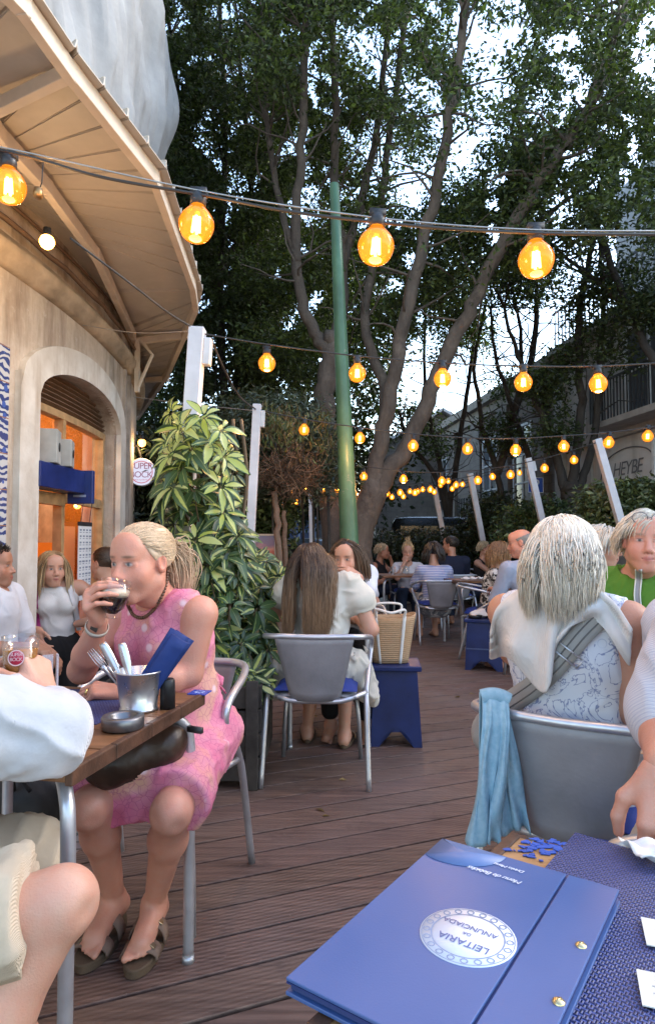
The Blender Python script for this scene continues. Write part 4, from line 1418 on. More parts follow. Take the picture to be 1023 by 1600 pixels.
for i in range(8):
    th = i * np.pi / 4
    q.ball(tc_ + [.012 * math.cos(th), .012 * math.sin(th), .0017], (.005, .0035, .0006), 8)
ch = q.build('ornament', mat('pale_tile_ornament', (.3, .42, .75), .3)); ch.parent = tl_

# glasses
def m_glass():
    t = NT('clear_glass')
    lw = t.n('LayerWeight', {'Blend': .25}).outputs['Facing']
    tr = t.n('BsdfTransparent', {'Color': (.96, .97, .97, 1)})
    g = t.n('BsdfGlossy', {'Color': (1, 1, 1, 1), 'Roughness': .03})
    m1 = t.n('MixShader', {0: t.ramp(lw, [(.0, (.06,) * 3), (.75, (.22,) * 3), (1, (.75,) * 3)]), 1: tr.outputs[0], 2: g.outputs[0]})
    t.t.links.new(m1.outputs[0], t.t.nodes['Material Output'].inputs[0])
    return t.m
GLS = m_glass()
def liquid(name, col, tr):
    t = NT(name)
    t.set(Base_Color=col, Roughness=.15)
    t.b.inputs['Transmission Weight'].default_value = tr
    t.b.inputs['IOR'].default_value = 1.2
    return t.m
g2c = at(177, 937, 1.82)                                  # bottom half of the dark beer in her hand
tilt = nrm(np.array([.22, -.05, 1]))
xg = nrm(np.cross([0, 1, 0], tilt)); RG = np.stack([xg, np.cross(tilt, xg), tilt], 1)
db = thing('beer_glass', 'short stemmed glass of dark beer held to the lips of the woman in pink', 'glass', g2c)
q = MB(); q.lathe([(0, -.050), (.022, -.050), (.024, -.047), (.020, -.042), (.036, -.020), (.0415, .010), (.043, .055), (.0418, .055), (.040, .010), (.034, -.020), (0, -.040)], g2c, 32, RG); q.build('glass_body', GLS, db)
q = MB(); q.lathe([(0, -.038), (.018, -.037), (.033, -.020), (.0392, .008), (.0397, .016), (0, .016)], g2c, 32, RG); q.build('dark_beer', liquid('dark_beer', (.018, .007, .003), .1), db)
q = MB(); q.lathe([(0, .016), (.0397, .016), (.0404, .030), (0, .032)], g2c, 32, RG); q.build('foam', mat('cream_foam', (.55, .44, .33), .8), db)
g1c = at(31, 1088, 1.45)
bg_ = thing('beer_glass', 'half full pint of golden beer held by the man at the left edge', 'glass', g1c)
hG = .135
q = MB(); q.lathe([(0, 0), (.027, 0), (.029, .004), (.036, .07), (.0395, hG), (.0380, hG), (.0345, .07), (.027, .010), (0, .008)], g1c, 32); q.build('glass_body', GLS, bg_)
q = MB(); q.lathe([(0, .010), (.0265, .011), (.0338, .07), (.0362, .104), (0, .104)], g1c, 32); q.build('golden_beer', liquid('golden_beer', (.42, .17, .02), .25), bg_)
vd = nrm(np.array([0.18, -1, .10])); rx = nrm(np.cross(vd, [0, 0, 1])); ruz = np.cross(rx, vd) * -1
if ruz[2] < 0: ruz = -ruz
rx = nrm(np.cross(ruz, vd)); RL = np.stack([rx, ruz, vd], 1)
lc = g1c + vd * .0385 + [0.002, 0, .088]
q = MB(); q.lathe([(0, .0004), (.0155, .0004), (.0165, -.003)], lc, 28, RL); q.build('logo_disc', mat('crimson_logo', (.42, .02, .06), .4), bg_)
q = MB(); q.lathe([(.0150, .0007), (.0172, .0007)], lc, 28, RL); q.build('logo_ring', mat('pale_pink_logo', (.7, .5, .52), .4), bg_)
text('logo_lettering', 'SUPER\nBOCK', .0105, frame4(lc + vd * .0008 + ruz * .002, rx, ruz, vd), mat('pale_pink_logo', (.7, .5, .52), .4), bg_, extrude=.0001, space=.85)
cc = on(74, 1092, .752)
t = NT('pink_print_card')
w_ = t.n('TexVoronoi', {'Vector': t.co('Object', 120)}).outputs['Distance']
t.set(Base_Color=t.ramp(w_, [(.25, (.45, .03, .18)), (.4, (.62, .58, .56))]), Roughness=.5)
q = MB(); q.box(cc + [0, 0, .062], (.028, .005, .124), .5); q.box(cc + [.022, .012, .062], (.005, .028, .124), .5)
tag(q.build('table_card', t.m, smooth=False), 'folded pink and white printed card standing beside the pint glass', 'table card')

# handbag on her lap, black bag, etc
LEA = mat('dark_brown_leather', (.035, .018, .011), .4, var=.4, vs=9, bump=.25, bs=60)
hb = thing('handbag', 'dark brown leather handbag resting on the lap of the woman in pink', 'handbag', (-.55, 1.86, .6))
s_ = SDF(.008)
p0, p1 = at(158, 1190, 1.80), at(262, 1160, 1.84)
s_.cone(p0, p1, .050, .055, .03); s_.cone(p0 + [0.03, 0, -.015], p1 + [-.03, 0, -.025], .058, .06, .03)
V, Q = s_.mesh(); V = V + vnormals(V, Q) * (snoise(V, 9, 4) * .004)[:, None]
mk('body', V, [Q], LEA, hb)
q = MB(); q.tube(spline([p0 + [0, -.02, .045], (p0 + p1) / 2 + [0, -.055, .06], p1 + [0, -.02, .05]], 8), .006, 8); q.build('flap_edge', mat('worn_leather_edge', (.09, .05, .03), .5), hb)
q = MB(); q.box(at(305, 1140, 1.84), (.05, .012, .016), -.5); q.build('buckle', mat('black_holder', (.03, .03, .033), .45), hb)
s_ = SDF(.012)
c = np.array([-1.10, 2.35, 0.0])
s_.ell(c + [0, 0, .16], (.19, .12, .20), None, .03); s_.ell(c + [.03, 0, .28], (.13, .10, .11), None, .06); s_.cut(c + [0, 0, .004], (0, 0, -1))
V, Q = s_.mesh(); V = V + vnormals(V, Q) * (snoise(V, 6, 9) * .008)[:, None]
bp = thing('backpack', 'slack black backpack standing on the boards beside the dark table', 'backpack', c)
mk('body', V, [Q], mat('black_nylon', (.012, .012, .014), .6, bump=.2), bp)
q = MB(); q.tube(spline([c + [.02, -.10, .34], c + [.03, -.14, .43], c + [.08, -.11, .34]], 8), .008, 6); q.build('handle', mat('black_nylon', (.012, .012, .014), .6, bump=.2), bp)

# ------------------------------------------------------------------ blue stools, straw basket
NB = mat('deep_blue_gloss_paint', (.010, .022, .105), .38, var=.3, vs=6, bump=.15)
def stool(c, head, hgt, wt, dt, wb, db_, label, shelf=False):
    t = thing('side_stool', label, 'stool', c, 'deep blue wooden stools')
    R3 = rotz(-RAD(head))
    P = lambda x, y, z: np.asarray(c) + R3 @ np.array([x, y, z])
    q = MB(); q.box(P(0, 0, hgt - .015), (wt + .05, dt + .05, .03), R3); q.build('seat', NB, t, smooth=False, bevel=.006)
    for s in (-1, 1):
        for ax in (0, 1):
            a0, a1 = (wb, wt) if ax == 0 else (db_, dt)
            o0, o1 = (db_, dt) if ax == 0 else (wb, wt)
            prof = [(-a0 / 2, 0), (-a0 / 2 + .05, 0), (-a0 / 2 + .075, .055), (-a0 * .1, .085), (a0 * .1, .085), (a0 / 2 - .075, .055), (a0 / 2 - .05, 0), (a0 / 2, 0), (a1 / 2, hgt - .032), (-a1 / 2, hgt - .032)]
            pts = []
            for u, z in prof:
                f_ = z / hgt
                off = s * ((o0 * (1 - f_) + o1 * f_) / 2 - (.0 if ax == 0 else .021))
                pts.append(P(u if ax == 0 else off, off if ax == 0 else u, z))
            nn_ = np.array([0, -s, 0]) if ax == 0 else np.array([-s, 0, 0])
            q = MB(); q.poly(pts, .018, R3 @ nn_); q.build('side_panel', NB, t, smooth=False)
    if shelf:
        q = MB(); q.box(P(0, 0, hgt * .42), ((wb + wt) / 2 + .008, (db_ + dt) / 2 + .008, .012), R3); q.build('band', mat('scuffed_blue_edge', (.06, .09, .20), .4), t, smooth=False)
    return t
sc_ = on(622, 1150, 0); sc_ = np.array([.41, 3.93, 0])
stool(sc_, 4, .465, .25, .25, .30, .30, 'deep blue flared wooden stool carrying the straw basket')
s2 = np.array([1.50, 6.15, 0])
stool(s2, 18, .47, .30, .36, .34, .40, 'deep blue wooden stool with an ashtray and napkins on top, right of centre', True)
q = MB()
for i in range(3):
    c = s2 + np.array([-.05 + .08 * i, -.02 + .03 * i, .50])
    G = np.array([[c + np.array([u * .10, v * .08, .05 * (1 - u * u) * (1 - v * v) + .012 * math.sin(5 * u + i * 2) * math.cos(4 * v)]) for v in np.linspace(-1, 1, 10)] for u in np.linspace(-1, 1, 10)])
    q.grid(G, .004)
tag(q.build('napkin_pile', mat('white_paper_napkin', (.70, .70, .70), .8, var=.05, bump=.3)), 'crumpled white napkins heaped on the right blue stool', 'napkins')
q = MB(); q.lathe([(0, .005), (.045, .005), (.045, .03), (.06, .034), (.065, .03), (.06, 0), (0, 0)], s2 + [-.11, -.08, .471], 20)
tag(q.build('ashtray', mat('dark_ashtray', (.05, .05, .055), .3, .6)), 'dark round ashtray on the corner of the right blue stool', 'ashtray')
t = NT('woven_straw')
br_ = t.n('TexWave', {'Vector': t.co('Object'), 'Scale': 26, 'Distortion': 1.2, 'Detail': 2}, wave_type='BANDS', bands_direction='Z').outputs['Fac']
n = t.noise(60, 3)
t.set(Base_Color=t.mix(t.math('MULTIPLY', br_, n), (.50, .33, .19), (.30, .17, .08)), Roughness=.85).bump(t.math('ADD', br_, n), .6, .004)
bs = thing('straw_basket', 'woven straw basket with white handles standing on the blue stool', 'basket', sc_ + [0, 0, .466])
q = MB()
bc0 = sc_ + np.array([-.03, 0, .467])
def bk(u, v, in_=0):
    a_ = .105 + .048 * v - in_; b_ = .075 + .03 * v - in_
    th = u * 2 * np.pi
    e = .62
    return bc0 + np.array([a_ * np.sign(math.cos(th)) * abs(math.cos(th)) ** e, b_ * np.sign(math.sin(th)) * abs(math.sin(th)) ** e, v * .285 + .012 * math.cos(2 * th) * v])
q.grid(np.array([[bk(u, v) for u in np.linspace(0, 1, 41)] for v in np.linspace(0, 1, 10)]), .006)
q.add([bk(u, .01) for u in np.linspace(0, 1, 21)[:-1]] + [bc0 + [0, 0, .004]], (), [[20, i, (i + 1) % 20] for i in range(20)])
q.build('body', t.m, bs)
STRAP = mat('white_canvas_strap', (.66, .65, .62), .8, var=.06, bump=.2)
q = MB()
for u in (.68, .80):
    q.grid(np.array([[bk(u + du, v) * 1 + nrm(bk(u, v) - bk(u, v, .02)) * .006 for du in (-.012, .012)] for v in np.linspace(0, 1.03, 10)]), .003)
a_, b_ = bk(.68, 1.0), bk(.80, 1.0)
q.tube(spline([a_, a_ + [0, -.03, .05], (a_ + b_) / 2 + [0, -.06, .035], b_ + [0, -.03, .05], b_], 8), .008, 6)
q.build('handle', STRAP, bs)
q = MB()
q.tube(spline([bk(.3, 1), bk(.3, 1) + [0, .01, .06], bk(.2, 1) + [0, .01, .06], bk(.2, 1)], 8), .008, 6)
q.build('handle', STRAP, bs)

# light blue scarf over the arm of the right-hand chair
t = NT('pale_blue_cotton')
n = t.noise(60, 3)
t.set(Base_Color=t.ramp(n, [(.3, (.20, .36, .46)), (.7, (.30, .46, .56))]), Roughness=.9).bump(t.n('TexWave', {'Vector': t.co(), 'Scale': 160}).outputs['Fac'], .15, .002)
SCARF = t.m

# ------------------------------------------------------------------ easel painting, parking sign, vehicles
ea = thing('framed_painting', 'small framed sunset painting on an easel beside the topiary trunk', 'painting', at(413, 880, 6.4))
c = at(414, 856, 6.4)
t = NT('sunset_painting')
s = t.n('SeparateXYZ', {0: t.co('Object')}).outputs[2]
z0 = c[2] - ea.location[2]
n = t.noise(14, 4)
v = t.math('ADD', t.math('MULTIPLY', t.math('SUBTRACT', s, z0), 2.4), t.math('ADD', .30, t.math('MULTIPLY', n, .45)))
t.set(Base_Color=t.ramp(v, [(.2, (.05, .06, .05)), (.36, (.45, .10, .06)), (.5, (.55, .26, .20)), (.62, (.22, .15, .22)), (.85, (.16, .17, .26))]), Roughness=.6)
q = MB(); q.box(c, (.19, .02, .24), -.1); q.build('canvas', t.m, ea, smooth=False)
q = MB()
for dx in (-.1, .1):
    q.box(c + [dx, 0, 0], (.018, .03, .27), -.1)
for dz in (-.13, .13):
    q.box(c + [0, 0, dz], (.215, .03, .018), -.1)
q.build('frame', mat('pale_wood_frame', (.42, .36, .30), .6), ea, smooth=False)
q = MB()
q.box(c + [-.08, .03, -.5], (.02, .02, .9)); q.box(c + [.08, .03, -.5], (.02, .02, .9)); q.box(c + [0, .15, -.45], (.02, .02, 1.0))
q.build('easel_leg', mat('easel_wood', (.2, .13, .08), .6), ea, smooth=False)

pk = thing('parking_sign', 'blue square parking sign with a white letter', 'sign', at(836, 758, 11.5))
c = at(836, 758, 11.5)
q = MB(); q.box(c, (.27, .015, .27)); q.build('plate', mat('traffic_blue', (.012, .06, .33), .35), pk, smooth=False)
q = MB()
for dx in (-.132, .132): q.box(c + [dx, -.009, 0], (.008, .004, .272))
for dz in (-.132, .132): q.box(c + [0, -.009, dz], (.272, .004, .008))
q.build('border', mat('sign_white_paint', (.62, .65, .7), .4), pk, smooth=False)
text('lettering', 'P', .27, frame4(c + [0.0, -.010, .0], np.array([1, 0, 0]), np.array([0, 0, 1.]), np.array([0, -1., 0])), mat('sign_white_paint', (.62, .65, .7), .4), pk)
q = MB(); q.tube([c + [0, .03, .15], c + [0, .03, -c[2] + STREET]], .025, 8); q.build('post', STEEL, pk)

def van(c, head, L, W, Hh, colr, label, cat='van'):
    """side profile extruded, with arches, wheels, windows, lamps"""
    t = thing('parked_van', label, cat, c)
    R3 = rotz(-RAD(head)); P = lambda x, y, z: np.asarray(c) + R3 @ np.array([x, y, z])
    pr = [(-.5, .16), (-.5, .52), (-.485, .60), (-.36, .66), (-.24, .97), (-.20, 1.0), (.44, 1.0), (.49, .97), (.5, .5), (.5, .16)]
    s = MB()
    G = []
    for w2, ins in ((-.5, .93), (-.46, .985), (-.3, 1.0), (.3, 1.0), (.46, .985), (.5, .93)):
        G.append([P(x * L * (1 if z < .6 else .99), w2 * W * (1 if z < .62 else .90), (.16 + (z - .16) * ins) * Hh) for x, z in pr])
    s.grid(np.array(G))
    for g, o in ((G[0], 1), (G[-1], -1)):
        m = np.mean(g, 0); n_ = len(g)
        s.add(list(g) + [m], (), [[n_, i, (i + 1) % n_] for i in range(n_)])
    s.build('body', mat('car_paint_' + label.split()[0], colr, .25, .3, var=.08, spec=.6), t)
    gw = mat('tinted_car_glass', (.012, .014, .018), .12, spec=.25)
    for sd in (-1, 1):
        for x0, x1, x2, x3 in ((-.30, -.21, -.06, -.06), (-.04, -.04, .18, .18), (.20, .20, .44, .46)):
            s = MB(); o = sd * (W * .475)
            s.poly([P(x0 * L, o, .64 * Hh), P(x3 * L, o, .64 * Hh), P(x2 * L, sd * W * .445, .93 * Hh), P(x1 * L, sd * W * .445, .93 * Hh)], .02 , R3 @ np.array([0, sd, 0]))
            s.build('side_window', gw, t, smooth=False)
        for x in (-.32, .32):
            wl = MB(); wl.lathe([(0, .11), (.20, .11), (.32, .10), (.34, .06), (.34, -.06), (.32, -.1), (0, -.1)], P(x * L, sd * (W * .5 - .08), .34), 20, R3 @ np.array([[1, 0, 0], [0, 0, sd], [0, 1, 0.]]))
            wh = wl.build('wheel', mat('tyre_rubber', (.015, .015, .016), .8), t)
            wl = MB(); wl.lathe([(0, .125), (.10, .12), (.19, .112), (.20, .105)], P(x * L, sd * (W * .5 - .08), .34), 16, R3 @ np.array([[1, 0, 0], [0, 0, sd], [0, 1, 0.]])); wl.build('hubcap', mat('hub_grey', (.3, .3, .31), .35, .6), wh)
    s = MB(); s.poly([P(-.345 * L, -.40 * W, .69 * Hh), P(-.345 * L, .40 * W, .69 * Hh), P(-.235 * L, .38 * W, .95 * Hh), P(-.235 * L, -.38 * W, .95 * Hh)], .03, R3 @ np.array([-.9, 0, .4])); s.build('windscreen', gw, t, smooth=False)
    s = MB(); s.box(P(.502 * L, 0, .76 * Hh), (.02, W * .72, .30 * Hh), R3); s.build('rear_window', gw, t, smooth=False)
    for sd in (-1, 1):
        s = MB(); s.box(P(-.495 * L, sd * .36 * W, .48 * Hh), (.04, .22, .13), R3); s.build('headlight', mat('headlight_glass', (.5, .5, .52), .15), t, smooth=False, bevel=.01)
        s = MB(); s.box(P(.503 * L, sd * .44 * W, .5 * Hh), (.03, .10, .28), R3); s.build('tail_light', mat('tail_red', (.25, .01, .01), .25), t, smooth=False, bevel=.01)
    s = MB(); s.box(P(-.505 * L, 0, .24 * Hh), (.05, W * .96, .14 * Hh), R3); s.build('bumper', mat('bumper_black', (.03, .03, .03), .6), t, smooth=False, bevel=.015)
    s = MB(); s.box(P(.505 * L, 0, .24 * Hh), (.05, W * .96, .12 * Hh), R3); s.build('bumper', mat('bumper_black', (.03, .03, .03), .6), t, smooth=False, bevel=.015)
    for sd in (-1, 1):
        s = MB(); s.tube([P(-.2 * L, sd * W * .40, 1.005 * Hh), P(.42 * L, sd * W * .40, 1.005 * Hh)], .018, 6); s.build('roof_rail', mat('roof_rail_grey', (.35, .36, .38), .3, .6), t)
    return t
van(np.array([2.45, 15.3, STREET]), 97, 4.7, 1.9, 2.2, (.012, .013, .016), 'black van parked beyond the hedge behind the far tables')
van(np.array([-1.2, 17.2, STREET]), 80, 4.6, 1.8, 1.75, (.18, .26, .40), 'blue van parked far behind the topiary and the green pole')
# ------------------------------------------------------------------ trees and plants
def m_bark(name, c0, c1):
    t = NT(name)
    n = t.noise(1, 6, t.co('Object', (6, 6, 1.6)), .7)
    sp = t.noise(3, 5, rough=.7)
    base = t.ramp(n, [(.3, c0), (.72, c1)])
    base = t.mix(t.ramp(sp, [(.55, (0,) * 3), (.72, (.6,) * 3)]), base, tuple(min(1, c * 1.5) for c in c1))
    t.set(Base_Color=base, Roughness=.9).bump(t.math('ADD', n, t.noise(30, 4)), .7, .02)
    return t.m
BARK = m_bark('brown_grey_bark', (.07, .055, .045), (.19, .15, .12))
BARKD = m_bark('dark_bark', (.022, .018, .016), (.06, .05, .042))
def m_leaf(name, tl=.35, rough=.5):
    t = NT(name)
    c = t.attr()
    t.set(Base_Color=c, Roughness=rough)
    tb = t.n('BsdfTranslucent', {'Color': t.mix(1, c, (1.5, 1.7, .7), 'MULTIPLY')})
    ms = t.n('MixShader', {0: tl, 1: t.b.outputs[0], 2: tb.outputs[0]})
    t.t.links.new(ms.outputs[0], t.t.nodes['Material Output'].inputs[0])
    return t.m
LEAF = m_leaf('tree_leaf')
def leafset(C, L, W, cols, up=.3, jit=1.0, Dir=None):
    """one folded rhombic leaf per row of C"""
    n = len(C)
    D = nrm(rng.normal(size=(n, 3)) * [1, 1, .7] + [0, 0, -.35]) if Dir is None else nrm(Dir)
    N = nrm(rng.normal(size=(n, 3)) * jit + [0, 0, up])
    Sd = nrm(np.cross(D, N))
    N = np.cross(Sd, D)
    L = (L * rng.uniform(.65, 1.3, n))[:, None]
    Wd = L * W
    V = np.stack([C, C + D * L * .45 + Sd * Wd * .5 + N * L * .06, C + D * L - N * L * .08, C + D * L * .45 - Sd * Wd * .5 + N * L * .06], 1)
    Q = np.arange(n * 4).reshape(n, 4)
    return V.reshape(-1, 3), Q, np.repeat(cols, 4, 0)
GAPS = [(356, 18, 34), (452, 42, 20), (566, 62, 34), (598, 108, 36), (652, 140, 26), (735, 60, 46), (700, 25, 26), (795, 55, 32), (640, 285, 44), (722, 240, 40), (765, 128, 36),
        (690, 190, 34), (840, 165, 24), (312, 205, 24), (337, 172, 20), (268, 45, 14), (492, 330, 18), (815, 520, 95), (706, 560, 48), (930, 440, 46), (965, 500, 40), (660, 600, 34),
        (905, 150, 20), (585, 235, 28), (610, 200, 18), (880, 330, 22), (1000, 110, 16), (370, 110, 22), (415, 190, 18), (310, 335, 22), (500, 75, 14), (765, 200, 26), (985, 520, 40), (545, 300, 16), (960, 390, 30), (345, 235, 20), (390, 300, 20), (525, 30, 16)]
def proj(P):
    c, s = math.cos(PITCH), math.sin(PITCH)
    x, y, z = P[:, 0], P[:, 1], P[:, 2] - CAMH
    dep = y * c + z * s
    return PCX + F * x / dep, PCY - F * (z * c - y * s) / dep
def clumps(regs, gap=.96):
    """clump centres: (x0, x1, y0, y1, Y0, Y1, n)"""
    out = []
    for x0, x1, y0, y1, a, b, n in regs:
        px, py, Y = rng.uniform(x0, x1, n), rng.uniform(y0, y1, n), rng.uniform(a, b, n)
        for p, q, d in zip(px, py, Y):
            out.append(at(p, q, d))
    return np.array(out)
def crown(parent, regs, per, rad, L, W, dark, light, gap=1.0, name='crown', m_=None, lightp=.12, gapk=1.0):
    C = clumps(regs)
    n = len(C)
    P = np.repeat(C, per, 0) + np.clip(rng.normal(size=(n * per, 3)), -1.9, 1.9) * np.array([rad, rad, rad * .62])
    if gap:
        gx, gy = proj(P)
        keep = np.ones(len(P), bool)
        jx = snoise(P, .9, 41, 2) * 26; jy = snoise(P, .9, 43, 2) * 26
        hole = np.zeros(len(P))
        for x, y, r in GAPS:
            q = ((gx + jx - x) ** 2 + (gy + jy - y) ** 2) / (r * 1.45 * gapk) ** 2
            hole = np.maximum(hole, np.exp(-q * q * .9))
        # many small openings between the leaf clumps
        sm = snoise(np.stack([gx, gy, np.zeros(len(gx))], 1) / 1000, 11, 77, 3)
        hole = np.maximum(hole, np.clip((sm - .19) * 2.4, 0, .92))
        keep &= rng.random(len(P)) > hole * gap
        P = P[keep]
    n2 = len(P)
    tone = np.repeat(rng.random(n), per)[:len(P)] if not gap else rng.random(n2)
    k = (rng.random(n2) ** 2)[:, None]
    cols = np.asarray(dark) * (1 - k) + np.asarray(light) * k
    cols = cols * rng.uniform(.65, 1.25, (n2, 1))
    V, Q, c = leafset(P, L, W, cols)
    return mk(name, V, [Q], m_ or LEAF, parent, c, smooth=False)
def limb(mb, pts, r0, r1, sm=5, n=9, wob=.35):
    P = np.array([at(*p) for p in pts])
    k = len(P)
    R_ = np.linspace(r0, r1, k)
    S_ = spline(P, sm)
    S_[1:-1] += rng.normal(size=(len(S_) - 2, 3)) * .05 * wob * min(1, r0 * 8)
    mb.tube(S_, np.interp(np.linspace(0, k - 1, len(S_)), np.arange(k), R_), n)
    return S_
def twigs(mb, path, n, L, r, i0=.35):
    for _ in range(n):
        i = rng.integers(int(len(path) * i0), len(path))
        p = path[i]
        d = nrm(rng.normal(size=3) * [1, .8, .5] + [0, 0, .55])
        q = [p]
        for _k in range(4):
            d = nrm(d + rng.normal(size=3) * .28 + [0, 0, .06])
            q.append(q[-1] + d * L * rng.uniform(.2, .35))
        mb.tube(np.array(q), np.linspace(r, r * .25, 5), 5, cap=False)
DK, LT = (.024, .036, .012), (.13, .175, .05)
# big forked tree, right limbs
tA = thing('forked_tree', 'big tree right of the green pole whose two pale limbs lean to the upper right', 'tree', at(575, 1000, 9.2) * [1, 1, 0])
mb = MB()
limb(mb, [(556, 990, 9.2), (560, 860, 9.2), (572, 790, 9.2), (590, 735, 9.15)], .22, .16)
a1 = limb(mb, [(568, 800, 9.2), (590, 715, 9.1), (606, 640, 9.0), (622, 555, 8.9), (645, 450, 8.7), (668, 350, 8.5), (690, 255, 8.3), (712, 130, 8.1), (730, 0, 7.9), (742, -90, 7.8)], .125, .045)
a2 = limb(mb, [(566, 830, 9.2), (600, 752, 9.15), (640, 690, 9.1), (672, 610, 9.05), (706, 535, 8.9), (748, 455, 8.7), (790, 370, 8.4), (836, 292, 8.2), (885, 222, 8.0), (930, 140, 7.8), (965, 40, 7.6), (990, -60, 7.5)], .14, .045)
a3 = limb(mb, [(598, 680, 9.2), (600, 610, 9.4), (570, 500, 9.6), (590, 380, 9.8), (604, 250, 9.9), (622, 110, 10), (640, -30, 10)], .09, .04)
a4 = limb(mb, [(664, 640, 9.1), (700, 560, 9.3), (735, 480, 9.4), (800, 380, 9.5), (856, 335, 9.6), (930, 280, 9.8)], .07, .025)
for p in (a1, a2, a3):
    twigs(mb, p, 34, .9, .022)
mb.build('trunk', BARK, tA)
crown(tA, [(640, 1060, -60, 215, 7.2, 11, 130), (760, 1060, 190, 345, 8, 11, 62), (690, 850, 290, 470, 8.5, 11, 60), (560, 760, -60, 320, 8.5, 11, 44), (590, 700, 330, 560, 9.5, 11.5, 30), (860, 1060, 300, 365, 7, 9, 14)], 400, .34, .085, .46, DK, LT)
# left trunk
tB = thing('forked_tree', 'dark tree just left of the green pole with upright forking limbs', 'tree', at(512, 1000, 9.6) * [1, 1, 0])
mb = MB()
limb(mb, [(530, 990, 9.6), (522, 870, 9.6), (516, 760, 9.6), (512, 690, 9.55), (508, 625, 9.5), (516, 560, 9.45), (520, 520, 9.4)], .20, .13)
b1 = limb(mb, [(516, 555, 9.45), (492, 520, 9.4), (472, 470, 9.3), (462, 390, 9.2), (468, 280, 9.0), (476, 150, 8.8), (480, 20, 8.6), (484, -80, 8.5)], .10, .04)
b2 = limb(mb, [(518, 545, 9.45), (535, 480, 9.5), (534, 390, 9.5), (522, 280, 9.4), (524, 170, 9.2), (520, 50, 9.0), (516, -60, 8.9)], .09, .04)
b3 = limb(mb, [(465, 410, 9.2), (440, 330, 9.3), (420, 220, 9.5), (412, 80, 9.6), (405, -50, 9.7)], .06, .03)
b4 = limb(mb, [(532, 420, 9.5), (560, 330, 9.7), (588, 200, 9.8), (604, 60, 9.9), (610, -50, 10)], .075, .035)
for p in (b1, b2, b3, b4):
    twigs(mb, p, 26, .9, .02)
mb.build('trunk', m_bark('mid_bark', (.06, .048, .04), (.16, .125, .10)), tB)
crown(tB, [(400, 640, -60, 140, 8, 11.5, 96), (380, 560, 130, 420, 9.5, 12, 74), (540, 640, 120, 330, 9.5, 11.5, 30), (400, 530, 410, 620, 10, 12.5, 44)], 400, .34, .085, .46, DK, LT)
# slender trees behind the awning
for lab, xs, regs in (('slender dark tree next to the grey netting at the upper left', [(300, 690, 296, 420, 285, 200, 262, 20)], [(232, 340, -60, 330, 10, 13, 92), (236, 330, 320, 640, 11, 14, 64)]),
                      ('slender dark tree midway between the grey netting and the green pole', [(352, 700, 345, 450, 352, 220, 340, -40), (410, 700, 402, 480, 392, 300, 372, 60)], [(310, 430, -60, 330, 10, 13, 96), (310, 440, 320, 650, 11, 14, 84)])):
    tC = thing('slender_tree', lab, 'tree', at(xs[0][0], 900, 12) * [1, 1, 0], 'slender trees left of the green pole')
    mb = MB()
    for (p0, q0, p1, q1, p2, q2, p3, q3) in xs:
        pth = limb(mb, [(p0 + 6, 905, 12), (p0, q0, 12), (p1, q1, 11.8), (p2, q2, 11.6), (p3, q3, 11.4)], .10, .035)
        twigs(mb, pth, 40, 1.1, .02)
        twigs(mb, pth, 10, 1.6, .03, .2)
    mb.build('trunk', BARKD, tC)
    crown(tC, regs, 400, .36, .09, .46, DK, (.062, .088, .024), gap=.95)
# evergreen mass behind: one tall dark tree
tF = thing('evergreen_tree', 'dense dark evergreen tree filling the gap behind the tall variegated plant', 'tree', at(360, 900, 15) * [1, 1, 0] )
mb = MB(); limb(mb, [(372, 900, 15), (368, 700, 15), (372, 500, 15), (365, 300, 15)], .18, .06); mb.build('trunk', BARKD, tF)
crown(tF, [(225, 600, 330, 800, 14, 17, 230), (230, 480, -60, 330, 14, 17, 36)], 300, .5, .15, .5, (.010, .016, .006), (.038, .056, .018), gap=.9, gapk=.8)
# dark tree in front of the grey building, sparse
tD = thing('sparse_tree', 'thin leaved dark tree with a stout trunk before the grey building', 'tree', at(902, 900, 10.3) * [1, 1, 0])
mb = MB()
limb(mb, [(905, 930, 10.3), (900, 850, 10.3), (893, 790, 10.3), (896, 755, 10.3)], .25, .19)
d1 = limb(mb, [(892, 790, 10.3), (898, 720, 10.2), (908, 640, 10.1), (903, 560, 10.0), (906, 470, 9.9), (925, 380, 9.8), (935, 290, 9.7)], .085, .03)
d2 = limb(mb, [(902, 770, 10.3), (918, 720, 10.3), (932, 650, 10.3), (935, 570, 10.3), (942, 480, 10.2), (938, 400, 10.1), (932, 330, 10)], .07, .025)
d3 = limb(mb, [(884, 780, 10.3), (868, 715, 10.4), (845, 650, 10.5), (822, 590, 10.6), (800, 530, 10.7), (775, 450, 10.8)], .085, .02)
d4 = limb(mb, [(1040, 590, 8.5), (1010, 545, 8.7), (985, 490, 8.9), (960, 430, 9.1), (935, 360, 9.3)], .06, .045)
d5 = limb(mb, [(985, 490, 8.9), (955, 460, 9.2), (920, 430, 9.4), (880, 400, 9.5), (850, 370, 9.6)], .04, .02)
d6 = limb(mb, [(936, 570, 10.3), (955, 530, 10.2), (962, 480, 10.1)], .035, .02)
for p in (d1, d2, d3, d5):
    twigs(mb, p, 16, .8, .016)
mb.build('trunk', BARKD, tD)
crown(tD, [(850, 1030, 365, 470, 8.8, 10.3, 12), (895, 960, 440, 520, 9.3, 10.3, 8), (870, 900, 540, 600, 9.7, 10.3, 5), (950, 985, 540, 570, 9, 9.4, 3), (965, 1040, 455, 500, 8.6, 9, 12), (830, 880, 590, 660, 10, 10.7, 10), (855, 890, 650, 690, 10, 10.5, 5)], 190, .19, .075, .48, (.02, .03, .01), (.085, .12, .035), gap=.0)
